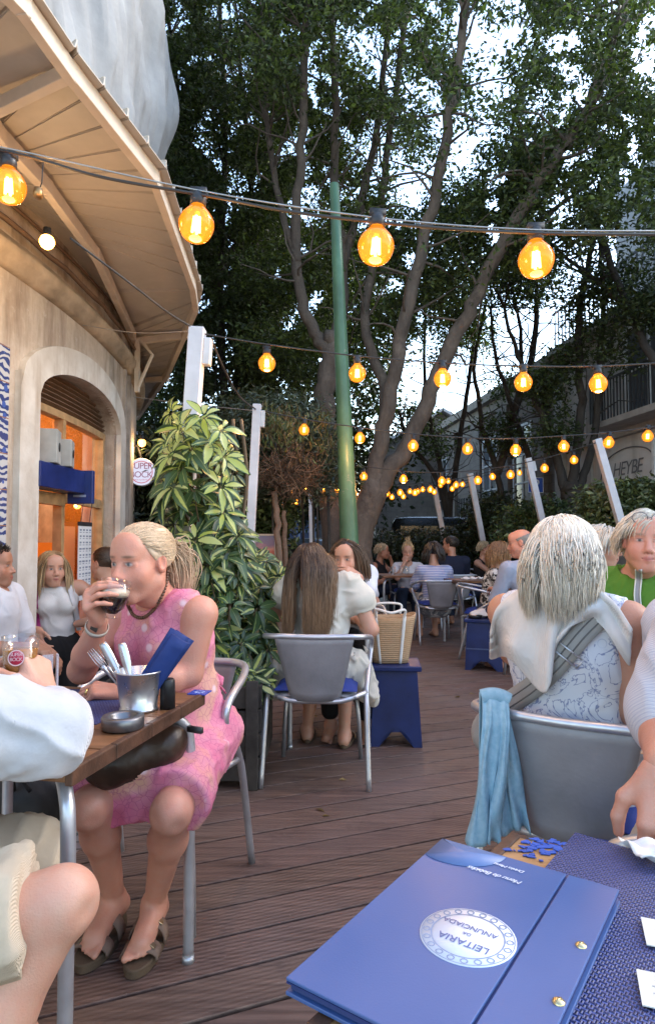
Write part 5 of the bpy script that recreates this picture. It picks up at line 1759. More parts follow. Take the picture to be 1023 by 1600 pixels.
# thin bare-limbed trees farther back
for i, (lab, limbs_, regs) in enumerate((('thin many stemmed tree silhouetted before the gabled house', [[(700, 820, 14), (690, 740, 14), (672, 660, 14), (662, 560, 14), (668, 450, 14)], [(700, 810, 14), (716, 700, 14), (732, 600, 14), (742, 500, 14), (730, 420, 14)], [(694, 780, 14), (640, 690, 14), (622, 640, 14)]], [(640, 760, 420, 560, 13, 15, 26), (640, 690, 640, 700, 13.5, 14.5, 8), (760, 800, 560, 620, 13.5, 14, 3)]),
                                          ('thin branching tree silhouetted against the bright sky above the stone building', [[(790, 820, 12.5), (776, 740, 12.5), (750, 650, 12.5), (742, 560, 12.5), (760, 470, 12.5)], [(842, 820, 12.2), (826, 720, 12.2), (800, 640, 12.2), (775, 560, 12.2), (765, 480, 12.2)], [(800, 650, 12.2), (830, 560, 12.2), (838, 470, 12.2), (830, 380, 12.2)], [(776, 740, 12.5), (795, 680, 12.4), (815, 560, 12.3), (800, 450, 12.3)]], [(740, 860, 400, 470, 11.8, 12.8, 26), (770, 800, 640, 700, 12, 12.5, 6), (700, 760, 470, 520, 12, 12.5, 8)]))):
    tE = thing('thin_tree', lab, 'tree', at(limbs_[0][0][0], 900, limbs_[0][0][2]) * [1, 1, 0], 'thin trees beyond the terrace')
    mb = MB()
    for L_ in limbs_:
        L0 = L_
        if L_[0][1] > 770: L0 = [(L_[0][0] + 3, 935, L_[0][2])] + L_
        p = limb(mb, L0, .085, .022)
        twigs(mb, p, 18, .9, .016)
    mb.build('trunk', BARKD, tE)
    crown(tE, regs, 200, .22, .085, .48, (.02, .03, .01), (.075, .11, .03), gap=0)

# hedges and shrubs
LEAFG = m_leaf('glossy_hedge_leaf', .15, .35)
def shrub(label, regs, per, rad, L, dark, light, name='hedge_shrub', W=.5, cat='shrub', stems=5, grp=None):
    c = np.mean([[(a + b) / 2, (c_ + d) / 2, (e + f) / 2] for a, b, c_, d, e, f, g in regs], 0)
    t = thing(name, label, cat, at(*c) * [1, 1, 0], grp)
    crown(t, regs, per, rad, L, W, dark, light, gap=0, name='foliage', m_=LEAFG)
    mb = MB()
    for x0, x1, y0, y1, Y0, Y1, n in regs:
        for _ in range(stems):
            p = at(rng.uniform(x0, x1), (y0 + y1) / 2, (Y0 + Y1) / 2)
            mb.tube([[p[0], p[1], 0], p * [1, 1, .5] + [.03, 0, 0], p + [0, 0, .1]], [.02, .014, .006], 5)
    mb.build('stem', BARKD, t)
    return t
shrub('dark clipped hedge behind the far tables in front of the black van', [(556, 740, 838, 905, 11.6, 12.4, 66)], 260, .22, .075, (.010, .016, .007), (.05, .07, .03))
shrub('dark green bush at the foot of the two leaning posts', [(735, 805, 800, 880, 11.9, 12.7, 40), (750, 790, 778, 810, 12, 12.7, 10)], 260, .20, .075, (.012, .02, .008), (.06, .085, .03))
shrub('lighter green bush left of the white haired woman', [(800, 870, 790, 850, 9.6, 10.4, 34)], 240, .17, .085, (.03, .045, .016), (.13, .18, .06))
shrub('bright leafy bush behind the green shirt woman', [(925, 1030, 762, 830, 7.8, 8.4, 50)], 200, .13, .085, (.04, .055, .02), (.20, .24, .09))
shrub('dark laurel hedge behind the tall variegated plant', [(232, 400, 700, 960, 7.6, 8.6, 120)], 200, .28, .10, (.010, .016, .008), (.045, .065, .03))
shrub('grey green olive shrub behind the slim white post', [(375, 500, 625, 770, 6.6, 7.3, 80), (350, 400, 640, 760, 6.8, 7.3, 24), (470, 520, 690, 760, 6.8, 7.2, 12)], 170, .17, .07, (.035, .045, .024), (.14, .165, .10), W=.28, name='olive_shrub')
shrub('low leafy shrub behind the framed painting', [(370, 430, 780, 900, 7.2, 7.6, 20)], 180, .16, .08, (.035, .055, .018), (.16, .22, .08))
# dry topiary ball with red shoots
tt = thing('topiary_tree', 'dry brown twiggy topiary ball on a thin trunk left of the green pole', 'tree', at(437, 1010, 6.2) * [1, 1, 0])
mb = MB()
limb(mb, [(441, 1040, 6.2), (437, 900, 6.2), (433, 820, 6.2), (428, 768, 6.2)], .035, .028, wob=.6)
limb(mb, [(447, 1040, 6.3), (446, 860, 6.3), (444, 798, 6.3)], .028, .022, wob=.6)
mb.build('trunk', m_bark('tan_bark', (.10, .065, .045), (.24, .16, .115)), tt)
mb = MB()
c0 = at(452, 738, 6.2)
for _ in range(520):
    d = nrm(rng.normal(size=3))
    p = c0 + d * np.array([.36, .3, .26]) * rng.uniform(.1, 1) ** .6
    q = [p]
    e = nrm(rng.normal(size=3))
    for _k in range(3):
        e = nrm(e + rng.normal(size=3) * .5)
        q.append(q[-1] + e * .055)
    mb.tube(np.array(q), [.0042, .0038, .003, .002], 4, cap=False)
mb.build('twig_ball', mat('dry_brown_twig', (.125, .078, .05), .9, var=.4), tt)
C = clumps([(402, 520, 655, 700, 6.0, 6.4, 26)])
P = np.repeat(C, 26, 0) + rng.normal(size=(len(C) * 26, 3)) * [.05, .05, .09]
k = rng.random((len(P), 1))
V, Q, c = leafset(P, .07, .28, np.array([.16, .10, .045]) * k + np.array([.10, .15, .05]) * (1 - k), Dir=rng.normal(size=(len(P), 3)) * .5 + [0, 0, 1])
mk('foliage', V, [Q], LEAFG, tt, c, smooth=False)

# variegated umbrella plants
def m_variegated():
    t = NT('variegated_leaf')
    uv = t.co('UV')
    s = t.n('SeparateXYZ', {0: uv})
    u, v = s.outputs[0], s.outputs[1]
    c = t.attr()
    tone = t.n('SeparateColor', {0: c})
    n = t.noise(1, 4, t.n('Mapping', {'Vector': uv, 'Scale': (5, 1.6, 1)}).outputs[0], .7)
    e = t.math('ABSOLUTE', t.math('SUBTRACT', u, .5))
    m_ = t.math('ADD', t.math('MULTIPLY', e, -1.7), t.math('MULTIPLY', n, .9))
    m_ = t.math('ADD', m_, t.math('MULTIPLY', t.math('SUBTRACT', tone.outputs[0], .5), .75))
    fac = t.ramp(m_, [(.08, (0,) * 3), (.17, (1,) * 3)])
    gr = t.mix(tone.outputs[1], (.020, .045, .017), (.075, .13, .05))
    ye = t.mix(tone.outputs[2], (.36, .42, .075), (.52, .54, .22))
    rib = t.ramp(e, [(.0, (1,) * 3), (.045, (0,) * 3)])
    col = t.mix(t.math('MULTIPLY', rib, .5), t.mix(fac, gr, ye), (.40, .46, .22))
    t.set(Base_Color=col, Roughness=.3)
    tb = t.n('BsdfTranslucent', {'Color': t.mix(1, col, (1.2, 1.4, .5), 'MULTIPLY')})
    ms = t.n('MixShader', {0: .25, 1: t.b.outputs[0], 2: tb.outputs[0]})
    t.t.links.new(ms.outputs[0], t.t.nodes['Material Output'].inputs[0])
    return t.m
VAR = m_variegated()
def umbel_plant(t, spots, size, tone, stems=True):
    """spots: (centre, outward direction, size factor, yellow bias)"""
    Vs, Qs, Us, Cs, n = [], [], [], [], 0
    us = np.linspace(0, 1, 3); vs = np.linspace(0, 1, 7)
    sm_ = MB()
    for c, nd, sf_, yb in spots:
        nd = nrm(nd)
        x = nrm(np.cross(nd, [0.1, .2, 1])); y = np.cross(nd, x)
        k = rng.integers(7, 10)
        ph = rng.uniform(0, 6.28)
        for i in range(k):
            th = ph + i * 2 * np.pi / k + rng.normal(0, .08)
            d = nrm(x * math.cos(th) + y * math.sin(th) + nd * rng.uniform(.1, .4))
            L = size * sf_ * rng.uniform(.62, 1.15)
            Wd = L * rng.uniform(.38, .48)
            droop = rng.uniform(.1, .75)
            sd = nrm(np.cross(d, nd) + rng.normal(0, .15, 3))
            up = np.cross(sd, d)
            P = []
            for v in vs:
                wv = (math.sin(np.pi * min(1, v * .93 + .05)) ** .8) * Wd / 2
                ctr = c + d * (.02 + v * L) - up * droop * L * v * v * .6 - np.array([0, 0, 1]) * droop * L * v * v * .45
                for u in us:
                    P.append(ctr + sd * (u - .5) * 2 * wv + up * abs(u - .5) * 2 * wv * .35)
            Vs.append(P)
            ii, jj = np.meshgrid(np.arange(6), np.arange(2), indexing='ij')
            ii, jj = ii.ravel(), jj.ravel()
            Qs.append(np.stack([ii * 3 + jj, ii * 3 + jj + 1, (ii + 1) * 3 + jj + 1, (ii + 1) * 3 + jj], 1) + n)
            off = rng.uniform(0, 20)
            Us += [(u, v + 0 * off) for v in vs for u in us]
            Cs += [(np.clip(yb + rng.normal(0, .22), 0, 1), rng.random(), rng.random())] * 21
            n += 21
        sm_.tube([c, c - nd * .05 - np.array([0, 0, .05]), c - nd * .14 - np.array([0, 0, .07])], [.003, .003, .004], 5)
    mk('foliage', np.concatenate([np.array(p) for p in Vs]), [np.concatenate(Qs)], VAR, t, np.array(Cs), np.array(Us))
    return sm_
tv = thing('variegated_plant', 'tall variegated umbrella plant with yellow and green leaves climbing the thick white post', 'plant', (-.72, 3.35, .42))
spots = []
edge = [(640, 283, 340), (675, 258, 350), (720, 250, 362), (780, 252, 372), (840, 262, 380), (900, 290, 392), (960, 300, 405), (1040, 325, 412), (1085, 345, 415)]
ey_, el, er = zip(*edge)
for i in range(125):
    y = rng.uniform(645, 1080)
    l, r = np.interp(y, ey_, el), np.interp(y, ey_, er)
    u = rng.uniform(0, 1)
    x = l + (r - l) * u + rng.normal(0, 9)
    Y = 3.38 - .28 * math.sin(np.pi * u) * rng.uniform(.2, 1) + rng.uniform(0, .12)
    yb = .80 if y < 725 else (.42 if rng.random() < .35 else .06)
    spots.append((at(x, y, Y), np.array([(u - .5) * 1.7, -.9, .55 + rng.normal(0, .25)]), rng.uniform(.6, 1.25), yb))
for x, y, yb in ((318, 652, .9), (282, 668, .8), (345, 672, .85), (300, 700, .8), (268, 712, .75), (350, 712, .8), (300, 705, .3), (330, 690, .8), (272, 760, .5), (345, 760, .7), (305, 845, .7), (350, 800, .6), (285, 730, .2)):
    spots.append((at(x, y, 3.08), np.array([(x - 310) / 60, -.9, .6]), 1.08, yb))
sm_ = umbel_plant(tv, spots, .102, 0)
for x0, x1 in ((318, 300), (335, 345), (352, 372), (325, 330), (345, 385)):
    P = np.array([at(x0 + rng.uniform(-5, 5), 1092, 3.4), at((x0 + x1) / 2, 900, 3.38), at(x1, 760, 3.36), at(x1 - 8, 655, 3.34)])
    sm_.tube(spline(P, 6), .010, 6)
sm_.build('stem', mat('brown_green_stem', (.12, .085, .05), .7), tv)
tv2 = thing('variegated_shrub', 'low spreading variegated shrub filling the planter left of the long haired woman', 'shrub', (-.45, 3.5, .42))
spots = []
for i in range(120):
    x, y = rng.uniform(350, 440), rng.uniform(868, 1080)
    if x > 405 and y > 960: x -= 30
    u = (x - 395) / 45
    spots.append((at(x, y, 3.75 - .25 * rng.random()), np.array([u * .8, -.8, .7 + rng.normal(0, .25)]), rng.uniform(.6, .9), .45 if rng.random() < .4 else .1))
for x, y in ((392, 1055), (378, 1075), (365, 1062), (402, 1068), (398, 880), (380, 890), (420, 905)):
    spots.append((at(x, y, 3.25 if y > 1000 else 3.6), np.array([.2, -.9, .5]), .95, .5))
sm_ = umbel_plant(tv2, spots, .105, 0)
for x in (372, 385, 400):
    P = np.array([at(x, 1092, 3.6), at(x + 5, 980, 3.62), at(x + 8, 890, 3.65)]); sm_.tube(spline(P, 6), .008, 6)
sm_.build('stem', mat('brown_green_stem', (.12, .085, .05), .7), tv2)
# the planter
pn = thing('planter_box', 'dark weathered wooden planter box behind the pink woman\'s chair', 'planter', (-.68, 3.5, 0))
q = MB()
PW = mat('blackened_planks', (.038, .032, .028), .8, var=.45, vs=9, bump=.3)
x0, x1, y0, y1 = -1.12, -.335, 3.16, 3.85
for k in range(4):
    z = .035 + k * .115
    q.box(((x0 + x1) / 2, y0, z + .055), (x1 - x0, .022, .105)); q.box(((x0 + x1) / 2, y1, z + .055), (x1 - x0, .022, .105))
    q.box((x1, (y0 + y1) / 2, z + .055), (.022, y1 - y0 - .024, .105)); q.box((x0, (y0 + y1) / 2, z + .055), (.022, y1 - y0 - .024, .105))
q.build('plank', PW, pn, smooth=False, bevel=.004)
for sx in (x0 + .03, x1 - .03):
    for sy in (y0 - .022, y1 + .022):
        q = MB(); q.box((sx, sy, .26), (.06, .022, .52)); q.build('corner_batten', PW, pn, smooth=False, bevel=.004)
q = MB(); q.box(((x0 + x1) / 2, (y0 + y1) / 2, .44), (x1 - x0 - .03, y1 - y0 - .03, .03)); q.build('soil', mat('dark_soil', (.025, .018, .013), .95, bump=.5), pn)
# ------------------------------------------------------------------ people
def m_skin():
    t = NT('skin')
    c = t.attr()
    n = t.noise(35, 4)
    col = t.mix(t.ramp(n, [(.3, (0,) * 3), (.75, (.6,) * 3)]), c, t.mix(1, c, (1.05, .80, .74), 'MULTIPLY'))
    t.set(Base_Color=col, Roughness=.48)
    t.b.inputs['Subsurface Weight'].default_value = .12
    t.b.inputs['Subsurface Radius'].default_value = (.012, .004, .002)
    t.b.inputs['Subsurface Scale'].default_value = .6
    t.bump(t.math('ADD', t.noise(240, 3), t.noise(45, 4)), .3, .003)
    return t.m
SKIN = m_skin()
def m_hair():
    t = NT('hair')
    t.set(Base_Color=t.attr(), Roughness=.42)
    t.b.inputs['Specular IOR Level'].default_value = .5
    return t.m
HAIR = m_hair()
LIGHT = (.50, .285, .20)
TAN = (.41, .21, .135)
PINKISH = (.53, .265, .19)
def hv(a):                                   # heading in degrees -> unit vector (0 away, 90 right)
    return np.array([math.sin(RAD(a)), math.cos(RAD(a)), 0])
def ik(a, t, l1, l2, hint):
    a, t = np.asarray(a, float), np.asarray(t, float)
    d = t - a
    L = np.linalg.norm(d)
    L2 = min(L, (l1 + l2) * .998)
    u = d / L
    t = a + u * L2
    c = (l1 * l1 + L2 * L2 - l2 * l2) / (2 * l1 * L2)
    h = np.asarray(hint, float)
    h = nrm(h - u * (h @ u))
    return a + u * l1 * c + h * l1 * math.sqrt(max(0, 1 - c * c)), t
class Body:
    """joints of a posed figure"""
    def __init__(s, pel, head, lean=8, tw=None, s_=1., male=False, neck=None, hhead=None, hpitch=0, hroll=0, headc=None, wide=1., bend=0):
        s.sc, s.male, s.wide = s_, male, wide
        s.pel = np.asarray(pel, float)
        s.f, s.r = hv(head), hv(head + 90)
        tw = head if tw is None else tw
        s.tf, s.tr = hv(tw), hv(tw + 90)
        l = RAD(lean)
        s.u = math.cos(l) * np.array([0, 0, 1]) + math.sin(l) * s.tf
        l2 = RAD(lean + bend)
        s.u2 = math.cos(l2) * np.array([0, 0, 1]) + math.sin(l2) * s.tf
        s.cf = np.cross(s.u2, s.tr)
        if s.cf @ s.tf < 0: s.cf = -s.cf
        s.waist = s.pel + s.u * .18 * s_
        s.chest = s.waist + s.u2 * .16 * s_
        s.neck = s.waist + s.u2 * .31 * s_
        hh = tw if hhead is None else hhead
        hp = RAD(hpitch)
        hf = hv(hh)
        s.hx = hv(hh + 90)
        s.hy = math.cos(hp) * hf + math.sin(hp) * np.array([0, 0, 1])
        s.hz = np.cross(s.hx, s.hy)
        if hroll:
            c, q = math.cos(RAD(hroll)), math.sin(RAD(hroll))
            s.hx, s.hz = c * s.hx + q * s.hz, c * s.hz - q * s.hx
        nd = nrm(s.u2 * .5 + np.array([0, 0, .6]) + s.tf * .12)
        s.hc = s.neck + nd * .185 * s_ + hf * .015 if headc is None else np.asarray(headc, float)
        s.HR = np.stack([s.hx, s.hy, s.hz], 1)
        sw = (.195 if male else .168) * s_ * wide
        s.sh = {-1: s.neck - s.u2 * .045 * s_ - s.tr * sw, 1: s.neck - s.u2 * .045 * s_ + s.tr * sw}   # -1 left, 1 right
        s.hip = {-1: s.pel - s.r * .088 * s_, 1: s.pel + s.r * .088 * s_}
        s.el, s.wr, s.kn, s.an, s.ff = {}, {}, {}, {}, {}
        s.hand = {}
    def arm(s, side, wrist, hint=None, l1=.285, l2=.25):
        h = hint if hint is not None else (np.array([0, 0, -1]) + s.tr * side * .6 - s.tf * .3)
        s.el[side], s.wr[side] = ik(s.sh[side], wrist, l1 * s.sc, l2 * s.sc, h)
        return s
    def armx(s, side, elbow, wrist):
        s.el[side], s.wr[side] = np.asarray(elbow, float), np.asarray(wrist, float)
        return s
    def leg(s, side, ankle, hint=None, fdir=None, knee=None):
        h = hint if hint is not None else (s.f + np.array([0, 0, .35]))
        if knee is not None:
            s.kn[side], s.an[side] = np.asarray(knee, float), np.asarray(ankle, float)
        else:
            s.kn[side], s.an[side] = ik(s.hip[side], ankle, .43 * s.sc, .42 * s.sc, h)
        s.ff[side] = s.f if fdir is None else hv(fdir)
        return s
    def sit(s, fw=.40, spread=.10):
        """feet flat in front of the seat"""
        for q in (-1, 1):
            s.leg(q, s.pel * [1, 1, 0] + s.f * fw * s.sc + s.r * q * spread + [0, 0, .075])
        return s
def Hp(b, p):                                   # head-frame point -> world
    return b.hc + b.HR @ (np.asarray(p, float) * b.sc)
def head_prims(b, S_):
    k = b.sc
    def E(c, r, kk=.012, op='u'): S_.ell(Hp(b, c), np.array(r) * k, b.HR, kk * k, op)
    def C(a, c, ra, rb=None, kk=.012, op='u'): S_.cone(Hp(b, a), Hp(b, c), ra * k, (ra if rb is None else rb) * k, kk * k, op)
    m = b.male
    E((0, -.014, .034), (.076, .096, .079))
    E((0, .018, -.028), (.063, .070, .085), .03)
    for q in (-1, 1):
        C((q * .050, -.005, -.062), (q * .018, .062, -.106), .022, .017, .03)
        E((q * .040, .052, -.035), (.026, .026, .032), .03)
    E((0, .070, -.103), (.020 if not m else .025, .018, .016), .025)
    E((0, .077, -.062), (.028, .020, .030), .03)
    C((-.034, .074, .020), (.034, .074, .020), .013, None, .02)
    E((0, .060, .052), (.056, .030, .040), .03)
    for q in (-1, 1):
        E((q * .031, .100, .001), (.019, .020, .012), .014, 'sub')
    for q in (-1, 1):
        E((q * .031, .0715, .000), (.0142, .0142, .0142), .002)
        C((q * .046, .074, -.001), (q * .019, .084, .0035), .0058, .0052, .006)        # upper lid fold
        C((q * .044, .073, -.0105), (q * .021, .081, -.011), .0045, .004, .008)
    C((0, .083, .010), (0, .106, -.032), .0075, .0115, .014)
    E((0, .106, -.036), (.0125, .012, .010), .010)
    for q in (-1, 1):
        E((q * .0125, .094, -.041), (.0085, .011, .0075), .008)
        E((q * .0065, .101, -.0485), (.0035, .005, .003), .003, 'sub')
    C((-.019, .085, -.066), (0, .0965, -.0635), .0045, .0062, .008); C((.019, .085, -.066), (0, .0965, -.0635), .0045, .0062, .008)
    C((-.017, .085, -.073), (0, .0945, -.0755), .0045, .0072, .008); C((.017, .085, -.073), (0, .0945, -.0755), .0045, .0072, .008)
    C((-.020, .093, -.0695), (.020, .093, -.0695), .0022, None, .004, 'sub')
    for q in (-1, 1):
        E((q * .0775, -.008, -.006), (.009, .019, .031), .008)
        E((q * .084, -.004, -.002), (.006, .010, .018), .006, 'sub')
def skin_cols(b, V, base, lips=(.40, .13, .11), brow=(.12, .075, .045), iris=(.06, .07, .08), flush=.5, stubble=0):
    base = np.asarray(base, float)
    col = np.tile(base, (len(V), 1))
    L = ((V - b.hc) @ b.HR) / b.sc
    near = (np.abs(L) < .16).all(1)
    def blob(c, r, cl, st=1., soft=.35):
        q = np.sqrt((((L - np.asarray(c)) / np.asarray(r)) ** 2).sum(1))
        w = np.clip((1 + soft - q) / (2 * soft), 0, 1) * st * near
        col[:] = col * (1 - w[:, None]) + np.asarray(cl) * w[:, None]
    red = base * np.array([1.05, .72, .68])
    for q in (-1, 1):
        blob((q * .042, .07, -.035), (.028, .04, .026), red, .55 * flush, .6)
        blob((q * .08, 0, 0), (.02, .03, .04), red, .4, .4)
    blob((0, .108, -.035), (.016, .02, .014), red, .6 * flush, .6)
    if stubble:
        blob((0, .06, -.085), (.065, .06, .045), base * .62, stubble, .4)
    for q in (-1, 1):
        blob((q * .033, .088, .0235 + .000), (.019, .03, .0042), brow, .75, .4)
        blob((q * .031, .080, .0), (.0175, .025, .0085), base * np.array([.72, .58, .55]), .6, .4)
        blob((q * .031, .086, -.0005), (.0128, .012, .0052), (.42, .39, .37), .9, .2)
        blob((q * .031, .087, .0), (.0060, .012, .0056), iris, 1, .2)
        blob((q * .031, .088, .0), (.0028, .012, .0028), (.01, .01, .01), 1, .25)
        blob((q * .031, .086, .0060), (.0150, .014, .0020), (.05, .03, .025), .85, .4)
    blob((0, .096, -.0690), (.0185, .02, .0105), lips, .8, .3)
    blob((0, .096, -.0695), (.017, .02, .0014), (.10, .03, .03), .75, .5)
    return col
def hand_prims(S_, wr, d, n, side, curl=(25, 35, 25), thumb=.6, sc=1., spread=1., fold=None):
    """wr wrist, d finger direction, n palm normal (palm faces n); side: +1 right hand"""
    d = nrm(d); n = nrm(np.asarray(n) - d * (np.asarray(n) @ d))
    x = np.cross(d, n) * side                      # towards the thumb
    W = np.asarray(wr, float)
    kn = []
    for i, (o, L) in enumerate(((.030, .088), (.010, .092), (-.010, .088), (-.028, .080))):
        p = W + d * L * sc + x * o * sc * 1.0 - n * .004
        kn.append(p)
        S_.cone(W + d * .012 * sc + x * o * .55 * sc, p, .0155 * sc, .0115 * sc, .014)
    S_.cone(W + d * .03 * sc + x * .018 * sc + n * .006, W + d * .055 * sc + x * .026 * sc + n * .010, .015 * sc, .013 * sc, .014)
    tips = []
    for i, (p, Ls) in enumerate(zip(kn, ((.043, .026, .022), (.048, .030, .023), (.044, .028, .022), (.034, .021, .019)))):
        a = 0
        fd = nrm(d + x * (.10, .02, -.06, -.14)[i] * spread)
        q = p
        r0 = (.0088, .0090, .0086, .0077)[i] * sc
        for j, l in enumerate(Ls):
            a += RAD(curl[j] * (1 if fold is None else fold[i]))
            v = fd * math.cos(a) + n * math.sin(a)
            e = q + v * l * sc
            S_.cone(q, e, r0 * (1, .93, .86)[j], r0 * (.95, .88, .72)[j], .004 if j else .007)
            q = e
        tips.append(q)
    t0 = W + d * .026 * sc + x * .026 * sc + n * .004
    t1 = t0 + nrm(d * .62 + x * .62 + n * .35 * thumb) * .040 * sc
    t2 = t1 + nrm(d * .80 + x * .25 + n * .65 * thumb) * .032 * sc
    t3 = t2 + nrm(d * .85 - x * .05 + n * .75 * thumb) * .024 * sc
    S_.cone(t0, t1, .0135 * sc, .0115 * sc, .012); S_.cone(t1, t2, .0108 * sc, .0100 * sc, .006); S_.cone(t2, t3, .0100 * sc, .0078 * sc, .005)
    return tips
def torso_prims(b, S_, o=0., kk=.04, shf=1., lo=True):
    k = b.sc; w = b.wide
    R0 = np.stack([b.r, b.f, np.cross(b.r, b.f)], 1)
    R1 = np.stack([b.tr, b.cf, b.u2], 1)
    if lo:
        S_.ell(b.pel + b.u * .02 * k, np.array([.168 * w + o, .118 + o, .12 + o]) * k, R0, kk)
    S_.ell(b.waist, np.array([(.132 if not b.male else .152) * w + o, .098 * w ** .5 + o, .15 + o]) * k, R1, kk)
    S_.ell(b.chest + b.u2 * .01 * k, np.array([(.150 if not b.male else .172) * w + o, .108 * w ** .5 + o, .155 + o]) * k, R1, kk)
    if not b.male:
        for q in (-1, 1):
            S_.ell(b.chest + b.cf * .082 * k - b.u2 * .005 + b.tr * q * .066 * k, np.array([.062 + o, .052 + o, .060 + o]) * k, R1, .03)
    for q in (-1, 1):
        S_.cone(b.neck - b.u2 * .035 * k + b.tr * q * .03, b.neck + (b.sh[q] - b.tr * q * .01 - b.neck) * shf, (.056 + o) * k, (.050 + o) * k, .03)
def neck_prim(b, S_, fat=1.):
    S_.cone(b.neck - b.u2 * .03 * b.sc, Hp(b, (0, -.022, -.045)), .058 * b.sc * fat, .050 * b.sc * fat, .03)
def limb_prims(b, S_, fat=1., hands=True, feet=True):
    k = b.sc
    for q in b.el:
        u, e, w = b.sh[q], b.el[q], b.wr[q]
        m1 = .045 if not b.male else .050
        S_.cone(u, e, m1 * k * fat, .036 * k * fat, .03)
        m = e + (w - e) * .32
        S_.cone(e, m, .0355 * k * fat, .0385 * k * fat, .02); S_.cone(m, w, .0385 * k * fat, .0255 * k, .015)
    for q in b.kn:
        h, n_, a = b.hip[q], b.kn[q], b.an[q]
        S_.cone(h, n_, .083 * k * fat, .050 * k, .05)
        back = nrm(np.cross(np.cross(a - n_, b.f), a - n_))
        if back @ b.f > 0: back = -back
        m = n_ + (a - n_) * .33 + back * .016
        S_.cone(n_, m, .049 * k, .0515 * k, .03); S_.cone(m, a, .0515 * k, .031 * k, .03)
        sd_ = nrm(np.cross(n_ - h, a - n_))
        for e_ in (-1, 1):
            S_.ell(n_ + b.f * .050 * k + sd_ * e_ * .034 * k + [0, 0, -.012], .013 * k, None, .03, 'sub')
        S_.ell(n_ + b.f * .012 + [0, 0, -.006], .034 * k, None, .035)
        if feet:
            f = b.ff[q]
            hl = a - f * .035 * k + [0, 0, -.035]
            S_.cone(a, hl, .034 * k, .030 * k, .02)
            S_.cone(a + f * .01 + [0, 0, -.018], a + f * .135 * k + [0, 0, -.048], .034 * k, .026 * k, .03)
            S_.cone(hl, a + f * .12 * k + [0, 0, -.050], .024 * k, .024 * k, .03)
            rr = np.cross(f, [0, 0, 1])
            for i in range(5):
                x_ = (.026 - .013 * i) * q * -1
                L_ = (.195, .19, .182, .172, .158)[i]
                S_.cone(a + f * (.13 - .006 * i) * k + rr * x_ + [0, 0, -.055], a + f * (L_ - .015) * k + rr * x_ * 1.15 + [0, 0, -.062], .0115 if i == 0 else .0085, .010 if i == 0 else .0075, .005)
def flesh(b, t, base, near=False, hands=None, far=False, feet=True, legs_h=None, **kw):
    """hands: {side: dict(d, n, curl, thumb, fold)}"""
    hands = hands or {}
    Vs, Qs, n = [], [], 0
    def put(S_):
        nonlocal n
        V, Q = S_.mesh()
        Vs.append(V); Qs.append(Q + n); n += len(V)
    hb = .011 if far else (.006 if near else .008)
    S_ = SDF(hb); torso_prims(b, S_); neck_prim(b, S_); limb_prims(b, S_, feet=feet, fat=kw.pop('fat', 1.))
    if far:
        head_prims(b, S_); S_.h = .0085
        for q, hd in hands.items():
            hand_prims(S_, b.wr[q], hd['d'], hd['n'], q, hd.get('curl', (25, 35, 25)), hd.get('thumb', .6), b.sc, fold=hd.get('fold'))
    put(S_)
    if not far:
        S_ = SDF(.0032 if near else .0045)
        head_prims(b, S_); S_.cone(Hp(b, (0, -.022, -.045)), Hp(b, (0, -.024, -.10)), .051 * b.sc, .0535 * b.sc, .03); put(S_)
        for q, hd in hands.items():
            S_ = SDF(.003 if near else .0045)
            hand_prims(S_, b.wr[q], hd['d'], hd['n'], q, hd.get('curl', (25, 35, 25)), hd.get('thumb', .6), b.sc, fold=hd.get('fold'), spread=hd.get('spread', 1))
            S_.cone(b.wr[q] - nrm(b.wr[q] - b.el[q]) * .03, b.wr[q] + nrm(hd['d']) * .02, .0262 * b.sc, .024 * b.sc, .012)
            put(S_)
    V = np.concatenate(Vs)
    o = mk('body', V, [np.concatenate(Qs)], SKIN, t, skin_cols(b, V, base, **kw))
    return o
def wrinkle(V, Q, amp=.004, sc=7, seed=1):
    """soft broad swells and thin diagonal creases"""
    r_ = np.random.default_rng(seed)
    A = np.linalg.qr(r_.normal(size=(3, 3)))[0]
    W = V @ A * np.array([1, .35, .7])
    n1 = snoise(W, sc * .55, seed, 2)
    n2 = snoise(W + n1[:, None] * .03, sc * .8, seed + 50, 2)
    cr = (1 - np.minimum(1, np.abs(n2) * 1.6)) ** 2
    return V + vnormals(V, Q) * (amp * (.45 * n1 + .75 * cr - .2))[:, None]
def folds(S_, a, c, ra, rb, n, seed=0, r=.007, k=.018, sweep=1.2):
    """raised cloth folds running obliquely round a sleeve or bodice"""
    r_ = np.random.default_rng(seed)
    a, c = np.asarray(a, float), np.asarray(c, float)
    u = nrm(c - a); x = nrm(np.cross(u, [.3, .5, .8])); y = np.cross(u, x)
    for _ in range(n):
        t0 = r_.uniform(-.05, .75); t1 = t0 + r_.uniform(.15, .4)
        th0 = r_.uniform(0, 6.28); th1 = th0 + r_.choice([-1, 1]) * r_.uniform(.4, sweep)
        P = []
        for s in np.linspace(0, 1, 6):
            t = t0 + (t1 - t0) * s; th = th0 + (th1 - th0) * s
            P.append(a + (c - a) * t + (x * math.cos(th) + y * math.sin(th)) * (ra + (rb - ra) * min(1, max(0, t))) * 1.0)
        for i in range(5):
            f = math.sin(np.pi * (i + .5) / 5)
            S_.cone(P[i], P[i + 1], r * f + .001, None, k)
